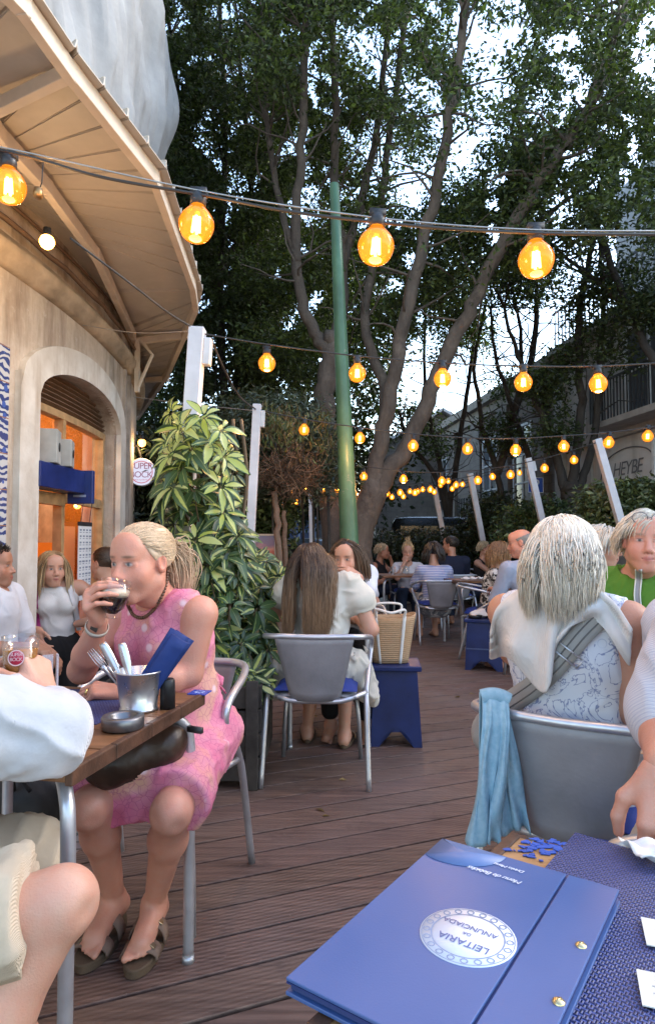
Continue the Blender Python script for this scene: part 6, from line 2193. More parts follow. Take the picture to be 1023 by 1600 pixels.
def garment(b, t, name, m, o=.013, sleeve=.45, h=.008, lowneck=.075, lo=True, bottom=None, cuts=(), amp=.004, seed=1, col=None, legs=None, extra=None, sleeves=(-1, 1), fat=1.0, shf=1., flare=.012):
    """top: torso shell with sleeves to a fraction of the arm (1 elbow, 2 wrist); legs: fraction of leg covered"""
    S_ = SDF(h)
    k = b.sc
    torso_prims(b, S_, o, lo=lo, shf=shf)
    for q in sleeves:
        if q not in b.el: continue
        a, e, w = b.sh[q], b.el[q], b.wr[q]
        m1 = (.047 if not b.male else .054) * fat
        if sleeve > 0:
            f = min(1, sleeve)
            S_.cone(a, a + (e - a) * f, (m1 + o) * k, (m1 + o + flare * (1 if sleeve < 1 else 0) - .008 * f) * k, .03)
            if sleeve > 1:
                S_.cone(e, e + (w - e) * (sleeve - 1), (.040 * fat + o) * k, (.031 * fat + o) * k, .03)
    if legs:
        for q in b.kn:
            f1 = min(1, legs)
            S_.cone(b.hip[q], b.hip[q] + (b.kn[q] - b.hip[q]) * f1, (.088 + o) * k, (.060 + o + .02 * (legs < 1)) * k, .05)
            if legs > 1:
                S_.cone(b.kn[q], b.kn[q] + (b.an[q] - b.kn[q]) * (legs - 1), (.058 + o) * k, (.045 + o) * k, .04)
    if extra: extra(S_)
    if lowneck:
        S_.ell(b.neck + b.cf * (.045) + b.u2 * .055, np.array([lowneck, lowneck * 1.15, lowneck * .95]) * k, np.stack([b.tr, b.cf, b.u2], 1), .006, 'sub')
    for c_, n_ in cuts: S_.cut(c_, n_)
    V, Q = S_.mesh()
    V = wrinkle(V, Q, amp, 6, seed)
    return mk(name, V, [Q], m, t)
def hair_cap(b, S_, thick=.012, line=.62, k=.008, low=-.07):
    kz = b.sc
    S_.ell(Hp(b, (0, -.018, .036)), (np.array([.076, .094, .079]) + thick) * kz, b.HR, k)
    S_.ell(Hp(b, (0, .080, -.035)), np.array([.105, .095, .108]) * kz, b.HR, .008, 'sub')
    S_.cut(Hp(b, (0, 0, low)), b.HR @ nrm(np.array([0, .55, -1])))
def strands(b, n, steps, step, comb, gravity, rad, c0, c1, seed=0, cover=(.05, 1.), part=0., stiff=.6, lift=1.10, fall=.35, coll=(), wave=0., spread=.12, backlow=-.55, maxlen=None, end=None, front=.60, side=-.30, vary=True):
    """tapered locks grown from the scalp, combed by comb(local root)->local direction, then falling"""
    r_ = np.random.default_rng(seed)
    D = nrm(r_.normal(size=(n * 6, 3)))
    dy = D[:, 1]
    thr = np.where(dy > 0, side + (front - side) * dy ** .8, side + (backlow - side) * (-dy) ** .8)
    D = D[D[:, 2] > thr][:n]
    n = len(D)
    er = np.array([.076, .096, .079]) * lift * b.sc
    cen = Hp(b, (0, -.015, .034))
    L = D * er
    P = cen + L @ b.HR.T
    dirl = nrm(np.array([comb(l / b.sc) for l in L]))
    dr = nrm(dirl @ b.HR.T + r_.normal(size=(n, 3)) * spread)
    jit = r_.uniform(.0, .008, n)[:, None] * b.sc
    path = [P]
    g = nrm(np.asarray(gravity, float))
    ph = r_.uniform(0, 6.28, n)
    for i in range(steps - 1):
        tgt = nrm(dr * (1 - fall) + g * fall) if np.ndim(g) == 1 else dr
        dr = nrm(dr * stiff + tgt * (1 - stiff) + r_.normal(size=(n, 3)) * spread * .25)
        if wave:
            dr = nrm(dr + (b.hx * np.sin(ph + i * .9)[:, None] + b.hy * np.cos(ph * 1.7 + i * .8)[:, None]) * wave)
        P = P + dr * step * b.sc
        q = (P - cen) @ b.HR
        lim = er + jit
        qq = np.sqrt(((q / lim) ** 2).sum(1))
        ins = qq < 1
        q2 = np.where(ins[:, None], q / qq[:, None], q)
        P = cen + q2 @ b.HR.T
        for a_, c_, ra in coll:
            a_, c_ = np.asarray(a_), np.asarray(c_)
            v = c_ - a_
            tt = np.clip(((P - a_) @ v) / (v @ v), 0, 1)
            m = a_ + tt[:, None] * v
            dd = P - m
            dl = np.linalg.norm(dd, axis=1)
            rr_ = ra + jit[:, 0]
            P = np.where((dl < rr_)[:, None], m + dd / dl[:, None] * rr_[:, None], P)
        path.append(P)
    X = np.stack(path, 1)
    # every lock ends at its own length
    ln = r_.uniform(*((.72, 1.0) if vary is True else vary), n) if vary else np.ones(n)
    idx = np.linspace(0, 1, steps)[None] * ln[:, None] * (steps - 1)
    i0 = np.minimum(idx.astype(int), steps - 2); fr = (idx - i0)[..., None]
    ar = np.arange(n)[:, None]
    X = X[ar, i0] * (1 - fr) + X[ar, i0 + 1] * fr
    return locks(X, rad * b.sc, c0, c1, r_)
def locks(X, rad, c0, c1, r_):
    n, s = X.shape[:2]
    T = nrm(np.gradient(X, axis=1))
    a = nrm(np.cross(T, np.array([.13, .27, .95])))
    bb = np.cross(T, a)
    tt = np.linspace(0, 1, s)
    w = rad * (np.minimum(1, .55 + tt * 3) * np.minimum(1, (1 - tt) * 2.2 + .12))
    w = w[None, :] * r_.uniform(.6, 1.25, n)[:, None]
    V = []
    for k in range(3):
        th = k * 2 * np.pi / 3
        V.append(X + w[..., None] * (math.cos(th) * a + math.sin(th) * bb))
    V = np.stack(V, 2)                          # n,s,3,3
    idx = np.arange(n * s * 3).reshape(n, s, 3)
    Q = np.concatenate([np.stack([idx[:, :-1, k], idx[:, :-1, (k + 1) % 3], idx[:, 1:, (k + 1) % 3], idx[:, 1:, k]], -1).reshape(-1, 4) for k in range(3)])
    tone = r_.uniform(.70, 1.25, n)[:, None, None]
    f = np.clip((tt[None, :, None] + r_.normal(0, .12, (n, 1, 1))), 0, 1)
    C = (np.asarray(c0) * (1 - f) + np.asarray(c1) * f) * tone
    C = np.repeat(C[:, :, None, :], 3, 2)
    return V.reshape(-1, 3), Q, C.reshape(-1, 3)
def gather(b, n, T, rad, c0, c1, seed=0, lift=1.10, steps=13, front=.52, side=-.38, backlow=-.5):
    """hair combed close over the scalp to one point T (head frame)"""
    r_ = np.random.default_rng(seed)
    D = nrm(r_.normal(size=(n * 6, 3)))
    dy = D[:, 1]
    thr = np.where(dy > 0, side + (front - side) * dy ** .8, side + (backlow - side) * (-dy) ** .8)
    D = D[D[:, 2] > thr][:n]
    cl = np.array([0, -.015, .034])
    er = np.array([.076, .096, .079]) * lift
    Tv = nrm((np.asarray(T) - cl) / er)
    Tr = np.linalg.norm((np.asarray(T) - cl) / er)
    X = []
    for i in range(steps):
        u = i / (steps - 1)
        d = nrm(D * (1 - u) ** 1.1 + Tv * u + D * .02 * (1 - u))
        rr = 1 + (Tr - 1) * u ** 3
        X.append(b.hc + ((cl + d * er * rr + r_.normal(size=D.shape) * .0009) * b.sc) @ b.HR.T)
    return locks(np.stack(X, 1), rad * b.sc, c0, c1, r_)
def put_hair(b, t, sets, cap=None, capcol=(.1, .1, .1), h=.005, extra=None, name='hair', **kw):
    Vs, Qs, Cs, n = [], [], [], 0
    S_ = SDF(h)
    if cap is not None: hair_cap(b, S_, **cap)
    if extra: extra(S_)
    if S_.p:
        V, Q = S_.mesh()
        g = snoise((V - b.hc) @ b.HR * np.array([1, .35, .5]), 22, 5, 3)
        V = V + vnormals(V, Q) * (g * .0025)[:, None]
        Vs.append(V); Qs.append(Q); Cs.append(np.asarray(capcol) * (1 + .25 * g[:, None])); n = len(V)
    for V, Q, C in sets:
        Vs.append(V); Qs.append(Q + n); Cs.append(C); n += len(V)
    return mk(name, np.concatenate(Vs), [np.concatenate(Qs)], HAIR, t, np.concatenate(Cs))
def shoulders_coll(b, o=.02):
    return [(b.neck - b.u2 * .06, b.sh[-1], .058 * b.sc + o), (b.neck - b.u2 * .06, b.sh[1], .058 * b.sc + o), (b.chest, b.neck, .11 * b.sc + o), (b.waist, b.chest, .115 * b.sc + o), (b.neck, b.hc, .052 * b.sc + o)]
# cloth patterns
def cloth(name, c, rough=.85, var=.08, bump=.2, weave=260):
    t = NT(name)
    n = t.noise(9, 4)
    t.set(Base_Color=t.ramp(n, [(.3, tuple(x * (1 - var) for x in c)), (.7, tuple(min(1, x * (1 + var)) for x in c))]), Roughness=rough)
    t.b.inputs['Specular IOR Level'].default_value = .2
    w_ = t.n('TexWave', {'Vector': t.co(), 'Scale': weave, 'Distortion': 1}).outputs['Fac']
    t.bump(t.math('ADD', t.math('MULTIPLY', t.noise(14, 4), 2.0), t.math('MULTIPLY', w_, .25)), bump, .006)
    return t
def pink_dress_m():
    t = cloth('pink_printed_cotton', (.62, .19, .28))
    v = t.n('TexVoronoi', {'Vector': t.co(), 'Scale': 46}, feature='DISTANCE_TO_EDGE').outputs['Distance']
    v2 = t.n('TexVoronoi', {'Vector': t.co(), 'Scale': 11}).outputs['Distance']
    n = t.noise(7, 3); n2 = t.noise(5, 3, t.co('Object', None, (1, 2, 0)))
    c = t.ramp(n, [(.32, (.60, .15, .26)), (.52, (.66, .25, .34)), (.68, (.66, .30, .24)), (.8, (.70, .42, .48))])
    c = t.mix(t.ramp(n2, [(.58, (0,) * 3), (.66, (.7,) * 3)]), c, (.66, .40, .26))
    c = t.mix(t.ramp(v, [(.01, (.5,) * 3), (.05, (0,) * 3)]), c, (.38, .07, .20))
    c = t.mix(t.ramp(v2, [(.10, (.85,) * 3), (.17, (0,) * 3)]), c, (.74, .56, .60))
    t.set(Base_Color=c)
    return t.m
def floral_m():
    t = cloth('white_blue_floral_cotton', (.62, .63, .68))
    n = t.noise(11, 3, dist=2.2)
    l1 = t.ramp(t.math('ABSOLUTE', t.math('SUBTRACT', n, .5)), [(.008, (1,) * 3), (.022, (0,) * 3)])
    v = t.n('TexVoronoi', {'Vector': t.co('Object'), 'Scale': 25, 'Randomness': 1}).outputs['Distance']
    ring = t.ramp(v, [(.25, (0,) * 3), (.29, (1,) * 3), (.34, (0,) * 3)])
    msk = t.ramp(t.noise(3.5, 2), [(.46, (0,) * 3), (.58, (1,) * 3)])
    c = t.mix(t.math('MULTIPLY', l1, .85), (.64, .65, .70), (.17, .20, .36))
    c = t.mix(t.math('MULTIPLY', t.math('MULTIPLY', ring, msk), .85), c, (.16, .20, .38))
    c = t.mix(t.math('MULTIPLY', t.ramp(t.noise(8, 3, t.co('Object', None, (2, 1, 0))), [(.60, (0,) * 3), (.68, (1,) * 3)]), .5), c, (.24, .30, .52))
    t.set(Base_Color=c)
    return t.m
def stripe_m(name, a_, b_, sc, axis='Z', prof='SIN'):
    t = cloth(name, a_)
    f = t.n('TexWave', {'Vector': t.co(), 'Scale': sc, 'Distortion': .6}, wave_type='BANDS', bands_direction=axis).outputs['Fac']
    t.set(Base_Color=t.mix(t.ramp(f, [(.42, (0,) * 3), (.58, (1,) * 3)]), a_, b_))
    return t.m
def check_m():
    t = cloth('fine_checked_shirting', (.60, .60, .66))
    f = t.n('TexWave', {'Vector': t.co(), 'Scale': 105}, wave_type='BANDS', bands_direction='Z').outputs['Fac']
    g = t.n('TexWave', {'Vector': t.co(), 'Scale': 75}, wave_type='BANDS', bands_direction='DIAGONAL').outputs['Fac']
    m_ = t.math('MULTIPLY', t.math('ADD', t.ramp(f, [(.6, (0,) * 3), (.8, (1,) * 3)]), t.ramp(g, [(.6, (0,) * 3), (.8, (1,) * 3)])), .5)
    t.set(Base_Color=t.mix(m_, (.58, .58, .63), (.40, .42, .54)))
    return t.m
def spots_m(name, a_, b_, sc):
    t = cloth(name, a_)
    n = t.noise(sc, 3, dist=1.0)
    t.set(Base_Color=t.mix(t.ramp(n, [(.48, (0,) * 3), (.52, (1,) * 3)]), a_, b_))
    return t.m
def person(label, b, grp=None):
    p = b.pel * [1, 1, 0]
    return thing('person', label, 'person', p, grp)
from mathutils.bvhtree import BVHTree
def bvh(objs):
    V, Fc, n = [], [], 0
    for o in objs:
        off = Vector((0, 0, 0)); q = o.parent
        while q is not None:
            off += q.location; q = q.parent
        V += [v.co + off for v in o.data.vertices]
        Fc += [[i + n for i in p.vertices] for p in o.data.polygons]
        n = len(V)
    return BVHTree.FromPolygons(V, Fc)
def drape(tree, grid, off, d0):
    """lay a sheet, given as a pixel grid seen from the photographer's seat, onto a body"""
    out = np.zeros((*grid.shape[:2], 3))
    o = Vector((0, 0, CAMH)); last = d0
    D = np.full(grid.shape[:2], np.nan)
    for i in range(grid.shape[0]):
        for j in range(grid.shape[1]):
            r = ray(*grid[i, j]); L = np.linalg.norm(r)
            h = tree.ray_cast(o, Vector(r / L))
            if h[0] is not None and h[3] < d0 * 1.35: D[i, j] = h[3]
    m = np.nanmedian(D)
    for _ in range(40):                       # fill what hangs free from its neighbours
        bad = np.isnan(D)
        if not bad.any(): break
        P = np.pad(D, 1, constant_values=np.nan)
        nb = np.stack([P[:-2, 1:-1], P[2:, 1:-1], P[1:-1, :-2], P[1:-1, 2:]])
        with np.errstate(all='ignore'):
            import warnings; warnings.simplefilter('ignore')
            a_ = np.nanmean(nb, 0)
        D = np.where(bad, a_, D)
    D = np.where(np.isnan(D), m, D)
    for _ in range(4):
        P = np.pad(D, 1, mode='edge'); D = .4 * D + .15 * (P[:-2, 1:-1] + P[2:, 1:-1] + P[1:-1, :-2] + P[1:-1, 2:])
    for i in range(grid.shape[0]):
        for j in range(grid.shape[1]):
            r = ray(*grid[i, j]); r = r / np.linalg.norm(r)
            out[i, j] = np.array([0, 0, CAMH]) + r * (D[i, j] - off)
    return out
def band(path, wd, m=24):
    P = spline([(x, y, 0) for x, y in path], 8)[:, :2]
    i = np.linspace(0, len(P) - 1, m); P = np.stack([np.interp(i, np.arange(len(P)), P[:, k]) for k in (0, 1)], 1)
    T = nrm(np.gradient(P, axis=0)); N = np.stack([-T[:, 1], T[:, 0]], 1)
    return np.stack([P + N * wd * s for s in (-.5, -.17, .17, .5)], 1)
def zpath(b, *p):
    return [Hp(b, q) for q in p]
def ring(b_c, R3, a_, b_, r, m, name, t, n=40, beads=0, sag=0):
    q = MB()
    th = np.linspace(0, 2 * np.pi, n + 1)
    P = np.array([b_c + R3 @ np.array([a_ * math.cos(x), b_ * math.sin(x), sag * (math.sin(x) - 0) ]) for x in th])
    if beads:
        for p in P[:-1]: q.ball(p, r, 8)
    else:
        q.tube(P, r, 8)
    return q.build(name, m, t)

# ---- the woman in pink
CLW = {}
def CL(name, c, **k):
    if name not in CLW: CLW[name] = cloth(name, c, **k).m
    return CLW[name]
chair(-.585, 2.235, 190, 'grey tubular chair with blue seat under the woman in pink')
b = Body((-.485, 2.20, .55), 186, lean=14, tw=214, s_=.98, hhead=209, hpitch=-5, headc=at(222, 877, 1.98), wide=1.10)
b.armx(-1, at(296, 1052, 1.99), at(196, 1084, 1.86)); b.armx(1, at(128, 1047, 2.0), g2c + np.array([-.047, .026, -.060]))
b.leg(-1, np.array([-.525, 2.0, .104]), knee=at(268, 1268, 1.74), fdir=182); b.leg(1, np.array([-.655, 2.02, .104]), knee=at(140, 1262, 1.78), fdir=188)
t = person('woman in a sleeveless pink print dress drinking dark beer at the left table', b)
pk_body = flesh(b, t, PINKISH, near=True, fat=1.12, hands={-1: dict(d=(-.95, -.15, .12), n=(-.15, .25, -1), curl=(38, 45, 30), thumb=1.2, fold=(.8, 1, 1.1, 1.2)), 1: dict(d=(-.12, -.62, .70), n=(1, .12, .12), curl=(62, 34, 16), thumb=1.0, fold=(1., 1., 1.05, 1.1))}, lips=(.46, .15, .13), iris=(.12, .15, .16))
def lap(S_):
    m1 = (b.kn[-1] + b.kn[1]) / 2
    S_.cone(b.pel + [0, -.05, .03], m1 + [0, .10, .035], .12, .095, .06)
    folds(S_, b.waist - [0, 0, .02], b.pel + [0, 0, .02], .15, .17, 12, 3, .008, .014, .9)
    for q in (-1, 1): folds(S_, b.hip[q], b.kn[q], .102, .078, 7, 4 + q, .007, .014, .9)
    S_.ell(b.waist + b.cf * .03 - [0, 0, .05], np.array([.16, .13, .14]), np.stack([b.tr, b.cf, b.u2], 1), .05)
kd = nrm((b.kn[-1] - b.hip[-1] + b.kn[1] - b.hip[1]))
dress = garment(b, t, 'dress', pink_dress_m(), o=.012, sleeve=0, h=.0065, lowneck=.082, legs=.99, extra=lap, shf=.72, amp=.010, seed=3, cuts=[((b.kn[-1] + b.kn[1]) / 2 - kd * .035, kd)])
T_ = (0, -.112, .022)
s1 = gather(b, 3600, T_, .0016, (.54, .41, .28), (.60, .47, .34), seed=4, lift=1.115)
r_ = np.random.default_rng(5)
n = 1500
st = Hp(b, T_) + r_.normal(size=(n, 3)) * .010
X = np.zeros((n, 11, 3)); X[:, 0] = st
off = r_.normal(size=(n, 3)) * .020
for k in range(1, 11):
    u = k / 10
    c_ = Hp(b, (.0, -.112 - .055 * math.sin(u * 2.1), .022 + .022 * math.sin(u * 3.0) - .165 * u ** 1.5))
    X[:, k] = c_ + off * math.sin(u * 2.6) * 1.1 + r_.normal(size=(n, 3)) * .0012
s2 = locks(X, .0015, (.56, .43, .30), (.50, .37, .25), r_)
put_hair(b, t, [s1, s2], cap=dict(thick=.008, low=-.06), capcol=(.52, .39, .27), h=.004)
DKB = mat('dark_wooden_bead', (.10, .045, .025), .35, var=.6, vs=60)
Rn = np.stack([b.tr, nrm(b.cf * .95 - b.u2 * .5), nrm(b.u2 * .95 + b.cf * .5)], 1)
q = MB()
Pn = spline([(x, y, 0) for x, y in ((262, 893), (259, 915), (250, 938), (238, 955), (224, 965), (210, 962), (202, 950), (198, 938))], 5)[:, :2]
for p in drape(bvh([pk_body, dress]), Pn[:, None, :], .004, 2.1)[:, 0]:
    q.ball(p, .0062, 8)
q.tube(drape(bvh([pk_body, dress]), Pn[:, None, :], .004, 2.1)[:, 0], .0016, 5)
q.build('necklace', DKB, t)
fa = nrm(b.wr[1] - b.el[1]); xa = nrm(np.cross(fa, [0, 1, 0])); Rw = np.stack([xa, np.cross(fa, xa), fa], 1)
wp = b.wr[1] - fa * .035
q = MB(); q.lathe([(.0315, -.007), (.033, -.007), (.033, .007), (.0315, .007)], wp, 24, Rw); wb = q.build('watch_strap', mat('cream_watch_strap', (.5, .45, .38), .5), t)
q = MB(); q.box(wp + np.array([.004, -.0335, 0]), (.022, .006, .016), Rw @ rotz(0)); q.build('watch_dial', mat('dark_dial', (.05, .045, .035), .3), wb, smooth=False, bevel=.002)
hd = nrm(np.array([-.95, -.15, .12]))
q = MB(); rp = b.wr[-1] + hd * .105 + [0, -.006, -.004]; xr = nrm(np.cross(hd, [0, 0, 1])); q.lathe([(.0098, -.003), (.0112, -.003), (.0112, .003), (.0098, .003)], rp, 16, np.stack([xr, np.cross(hd, xr), hd], 1)); q.build('finger_ring', mat('gold_ring', (.7, .5, .2), .25, .9), t)
SOLE = mat('taupe_suede_sandal', (.19, .125, .095), .85, var=.2, bump=.3)
CORK = mat('dark_cork_sole', (.10, .065, .04), .8, bump=.4, bs=200)
def sandal(b, t, q, mt=SOLE, two=True, buckle=True):
    a, f = b.an[q], b.ff[q]; rr = np.cross(f, [0, 0, 1]); up = np.array([0, 0, 1.])
    P = []
    for th in np.linspace(0, 2 * np.pi, 33)[:-1]:
        c, s = math.cos(th), math.sin(th)
        P.append(a * [1, 1, 0] + f * (.068 + .135 * c) + rr * (.047 + .008 * c) * s + [0, 0, .003])
    m = MB(); m.poly(P, .026, up); so_ = m.build('sandal', CORK, t, bevel=.004); fix(so_)
    for dist, wd in ((.055, .040), (.128, .044)) if two else ((.10, .03),):
        hh = .105 - dist * .40
        G = []
        for w_ in (-.5, 0, .5):
            G.append([a * [1, 1, 0] + f * (dist + w_ * wd) + rr * .050 * math.cos(th) * 1.04 + up * (.024 + (hh - .024 - .012 * w_) * max(0, math.sin(th)) ** .7) for th in np.linspace(0, np.pi, 17)])
        m = MB(); m.grid(np.array(G), .0045); m.build('sandal_strap', mt, so_)
        if buckle:
            th = .85; p = a * [1, 1, 0] + f * dist + rr * q * .050 * math.cos(th) + up * (.024 + (hh - .024) * math.sin(th) ** .7 + .006)
            m = MB(); m.box(p, (.024, .020, .004), np.stack([rr, f, up], 1) @ np.array([[.8, 0, .6 * q], [0, 1, 0], [-.6 * q, 0, .8]])); m.build('sandal_buckle', mat('bronze_buckle', (.2, .15, .1), .35, .7), so_, smooth=False, bevel=.002)
sandal(b, t, -1); sandal(b, t, 1)

# ---- the man at the left edge of the table, white sleeve, khaki shorts
b = Body((-1.02, 1.10, .50), 78, lean=10, tw=50, s_=1.03, male=True, hhead=45)
b.sh[1] = np.array([-.80, 1.13, .93])
b.armx(1, at(90, 1142, 1.26), at(70, 1088, 1.42)); b.arm(-1, (-.72, 1.62, .78))
b.leg(1, np.array([-.66, .99, .08]), knee=at(97, 1408, 1.13), fdir=85); b.leg(-1, np.array([-.85, 1.55, .08]), knee=np.array([-.66, 1.42, .50]), fdir=80)
t = person('man at the left edge in a white shirt and khaki shorts holding a pint', b)
flesh(b, t, (.55, .31, .22), near=True, hands={1: dict(d=(-.42, .38, .66), n=(-.85, .35, -.15), curl=(48, 42, 25), thumb=.9)})
WL = CL('white_linen', (.60, .60, .63), bump=.7)
def slv(S_):
    S_.ell(b.el[1] + [-.03, .0, -.008], np.array([.062, .060, .058]), None, .05)
    S_.cone(b.sh[1] + [-.05, 0, -.05], b.el[1] + [-.04, 0, -.012], .080, .060, .05)
    folds(S_, b.sh[1] + [-.05, 0, -.05], b.el[1] + [-.02, 0, -.008], .086, .068, 16, 5, .010, .014)
    folds(S_, b.el[1], b.el[1] + (b.wr[1] - b.el[1]) * .4, .052, .048, 4, 6, .006, .014)
garment(b, t, 'shirt', WL, o=.022, sleeve=1.45, h=.007, lowneck=.06, fat=1.1, extra=slv, amp=.017, seed=12)
garment_shorts_m = CL('khaki_cotton', (.52, .43, .32), bump=.6)
def legs_only(b, t, name, m, frac, o=.014, h=.008, amp=.006, seed=2, wst=.10, flare=.0, extra=None):
    S_ = SDF(h); k = b.sc
    R0 = np.stack([b.r, b.f, np.cross(b.r, b.f)], 1)
    S_.ell(b.pel + [0, 0, .03], np.array([.172 * b.wide + o, .125 + o, .13 + o]) * k, R0, .03)
    for q in b.kn:
        f1 = min(1, frac)
        S_.cone(b.hip[q], b.hip[q] + (b.kn[q] - b.hip[q]) * f1, (.088 + o) * k, (.060 + o + flare) * k, .05)
        if frac > 1: S_.cone(b.kn[q], b.kn[q] + (b.an[q] - b.kn[q]) * (frac - 1), (.056 + o) * k, (.042 + o) * k, .04)
    if extra: extra(S_)
    if frac < 1:
        S_.cut((b.kn[1] * .9 + b.hip[1] * .1) * [1, 1, 1], b.kn[1] - b.hip[1])
    S_.cut(b.pel + [0, 0, .155], (0, 0, 1))
    V, Q = S_.mesh(); V = wrinkle(V, Q, amp, 6, seed)
    return mk(name, V, [Q], m, t)
legs_only(b, t, 'shorts', garment_shorts_m, .98, o=.018, amp=.016, flare=.018, seed=31)
put_hair(b, t, [], cap=dict(thick=.012), capcol=(.1, .07, .05))
chair(-1.08, 1.08, 70, 'grey tubular chair at the left edge under the man in khaki shorts')

# ---- the man standing at the far left edge
b = Body((-1.97, 3.80, .42), 85, lean=2, s_=1.0, male=True, hhead=82, headc=at(-8, 884, 3.8))
b.arm(1, at(52, 1010, 3.55), l1=.29); b.arm(-1, (-1.7, 4.0, .5))
b.leg(1, (-1.86, 3.66, STREET + .075), hint=b.f); b.leg(-1, (-2.0, 3.95, STREET + .075), hint=b.f)
t = person('dark haired man in a white T-shirt standing at the far left edge', b)
flesh(b, t, TAN, stubble=.5, hands={1: dict(d=(.8, -.2, -.3), n=(0, 0, -1)), -1: dict(d=(.3, .3, -.8), n=(-1, 0, 0))})
garment(b, t, 'shirt', CL('white_jersey', (.64, .65, .70)), o=.018, sleeve=.85, amp=.006, fat=1.15)
legs_only(b, t, 'trousers', CL('black_cotton', (.02, .02, .022)), 1.8)
s1 = strands(b, 500, 5, .010, lambda l: l * [1, .2, .6] + [0, .02, .03], (0, 0, -1), .003, (.022, .016, .012), (.03, .02, .015), seed=3, fall=.1, lift=1.06)
put_hair(b, t, [s1], cap=dict(thick=.006), capcol=(.02, .015, .012))

# ---- the woman standing in the doorway
b = Body((-1.915, 4.52, .43), 150, lean=2, tw=155, s_=.99, hhead=141, hpitch=-2, headc=at(82, 888, 4.45))
b.arm(-1, (-1.52, 4.42, .62), hint=np.array([1, .2, -.6])); b.arm(1, at(62, 985, 4.3), hint=np.array([-1, .3, -.5]))
b.leg(1, (-1.98, 4.50, STREET + .075), hint=b.f); b.leg(-1, (-1.80, 4.58, STREET + .075), hint=b.f)
t = person('blonde woman in a white tank top standing in the cafe doorway', b)
fl = flesh(b, t, LIGHT, hands={1: dict(d=(.3, -.4, -.7), n=(.6, .4, -.2)), -1: dict(d=(-.2, -.6, -.6), n=(-.6, 0, -.4))})
tk = garment(b, t, 'tank_top', CL('white_ribbed_cotton', (.60, .59, .58)), o=.010, sleeve=0, shf=.55, lowneck=.095, amp=.006, seed=8, cuts=[(b.pel + [0, 0, .06], (0, 0, -1)), (b.neck - [0, 0, .035], (0, 0, 1))])
legs_only(b, t, 'trousers', CL('black_cotton', (.02, .02, .022)), 1.8)
s1 = strands(b, 520, 18, .021, lambda l: np.array([np.sign(l[0]) * .7, -.25, -.2]), (0, 0, -1), .0040, (.34, .22, .11), (.52, .38, .22), seed=8, fall=.55, stiff=.5, coll=shoulders_coll(b, .006), spread=.1)
put_hair(b, t, [s1], cap=dict(thick=.006), capcol=(.30, .19, .10))
tr_ = bvh([fl, tk])
q = MB(); q.grid(drape(tr_, band([(56, 905), (54, 940), (58, 975), (66, 1010)], 11), .012, 4.5), .006)
sc3 = q.build('scarf', mat('magenta_scarf', (.22, .02, .12), .8, var=.3)); tag(sc3, 'magenta scarf hanging down the front of the woman in the doorway', 'scarf')
bgd = thing('shoulder_bag', 'small bag on a pale strap over the shoulder of the woman in the doorway', 'bag', b.pel)
q = MB(); q.grid(drape(tr_, band([(106, 905), (111, 925), (118, 950), (124, 985)], 8), .012, 4.5), .006); q.build('strap', mat('pale_grey_strap', (.5, .5, .52), .6), bgd)
q = MB(); q.box(b.pel + b.r * -.24 + [0, 0, .05], (.08, .20, .16), .5); q.build('bag_body', mat('black_nylon', (.012, .012, .014), .6, bump=.2), bgd, smooth=False, bevel=.02)

# ---- the woman with the dark bun behind the woman in pink
b = Body((-1.56, 4.72, .42), -70, lean=3, s_=.98, hhead=-62, headc=at(163, 880, 4.62))
b.arm(-1, (-1.75, 4.5, .62)); b.arm(1, (-1.7, 4.9, .6))
b.leg(1, (-1.56, 4.82, STREET + .075), hint=b.f); b.leg(-1, (-1.6, 4.66, STREET + .075), hint=b.f)
t = person('dark haired woman with a bun turned away behind the woman in pink', b)
flesh(b, t, LIGHT)
garment(b, t, 'top', CL('grey_jersey', (.30, .28, .27)), o=.010, sleeve=0, shf=.6, lowneck=.09)
legs_only(b, t, 'trousers', CL('black_cotton', (.02, .02, .022)), 1.8)
T_ = (0, -.11, .05)
s1 = gather(b, 500, T_, .0036, (.055, .028, .016), (.075, .04, .022), seed=6, lift=1.09)
put_hair(b, t, [s1], cap=dict(thick=.007), capcol=(.05, .026, .015), extra=lambda S_: S_.ell(Hp(b, (0, -.125, .05)), .036, None, .01))

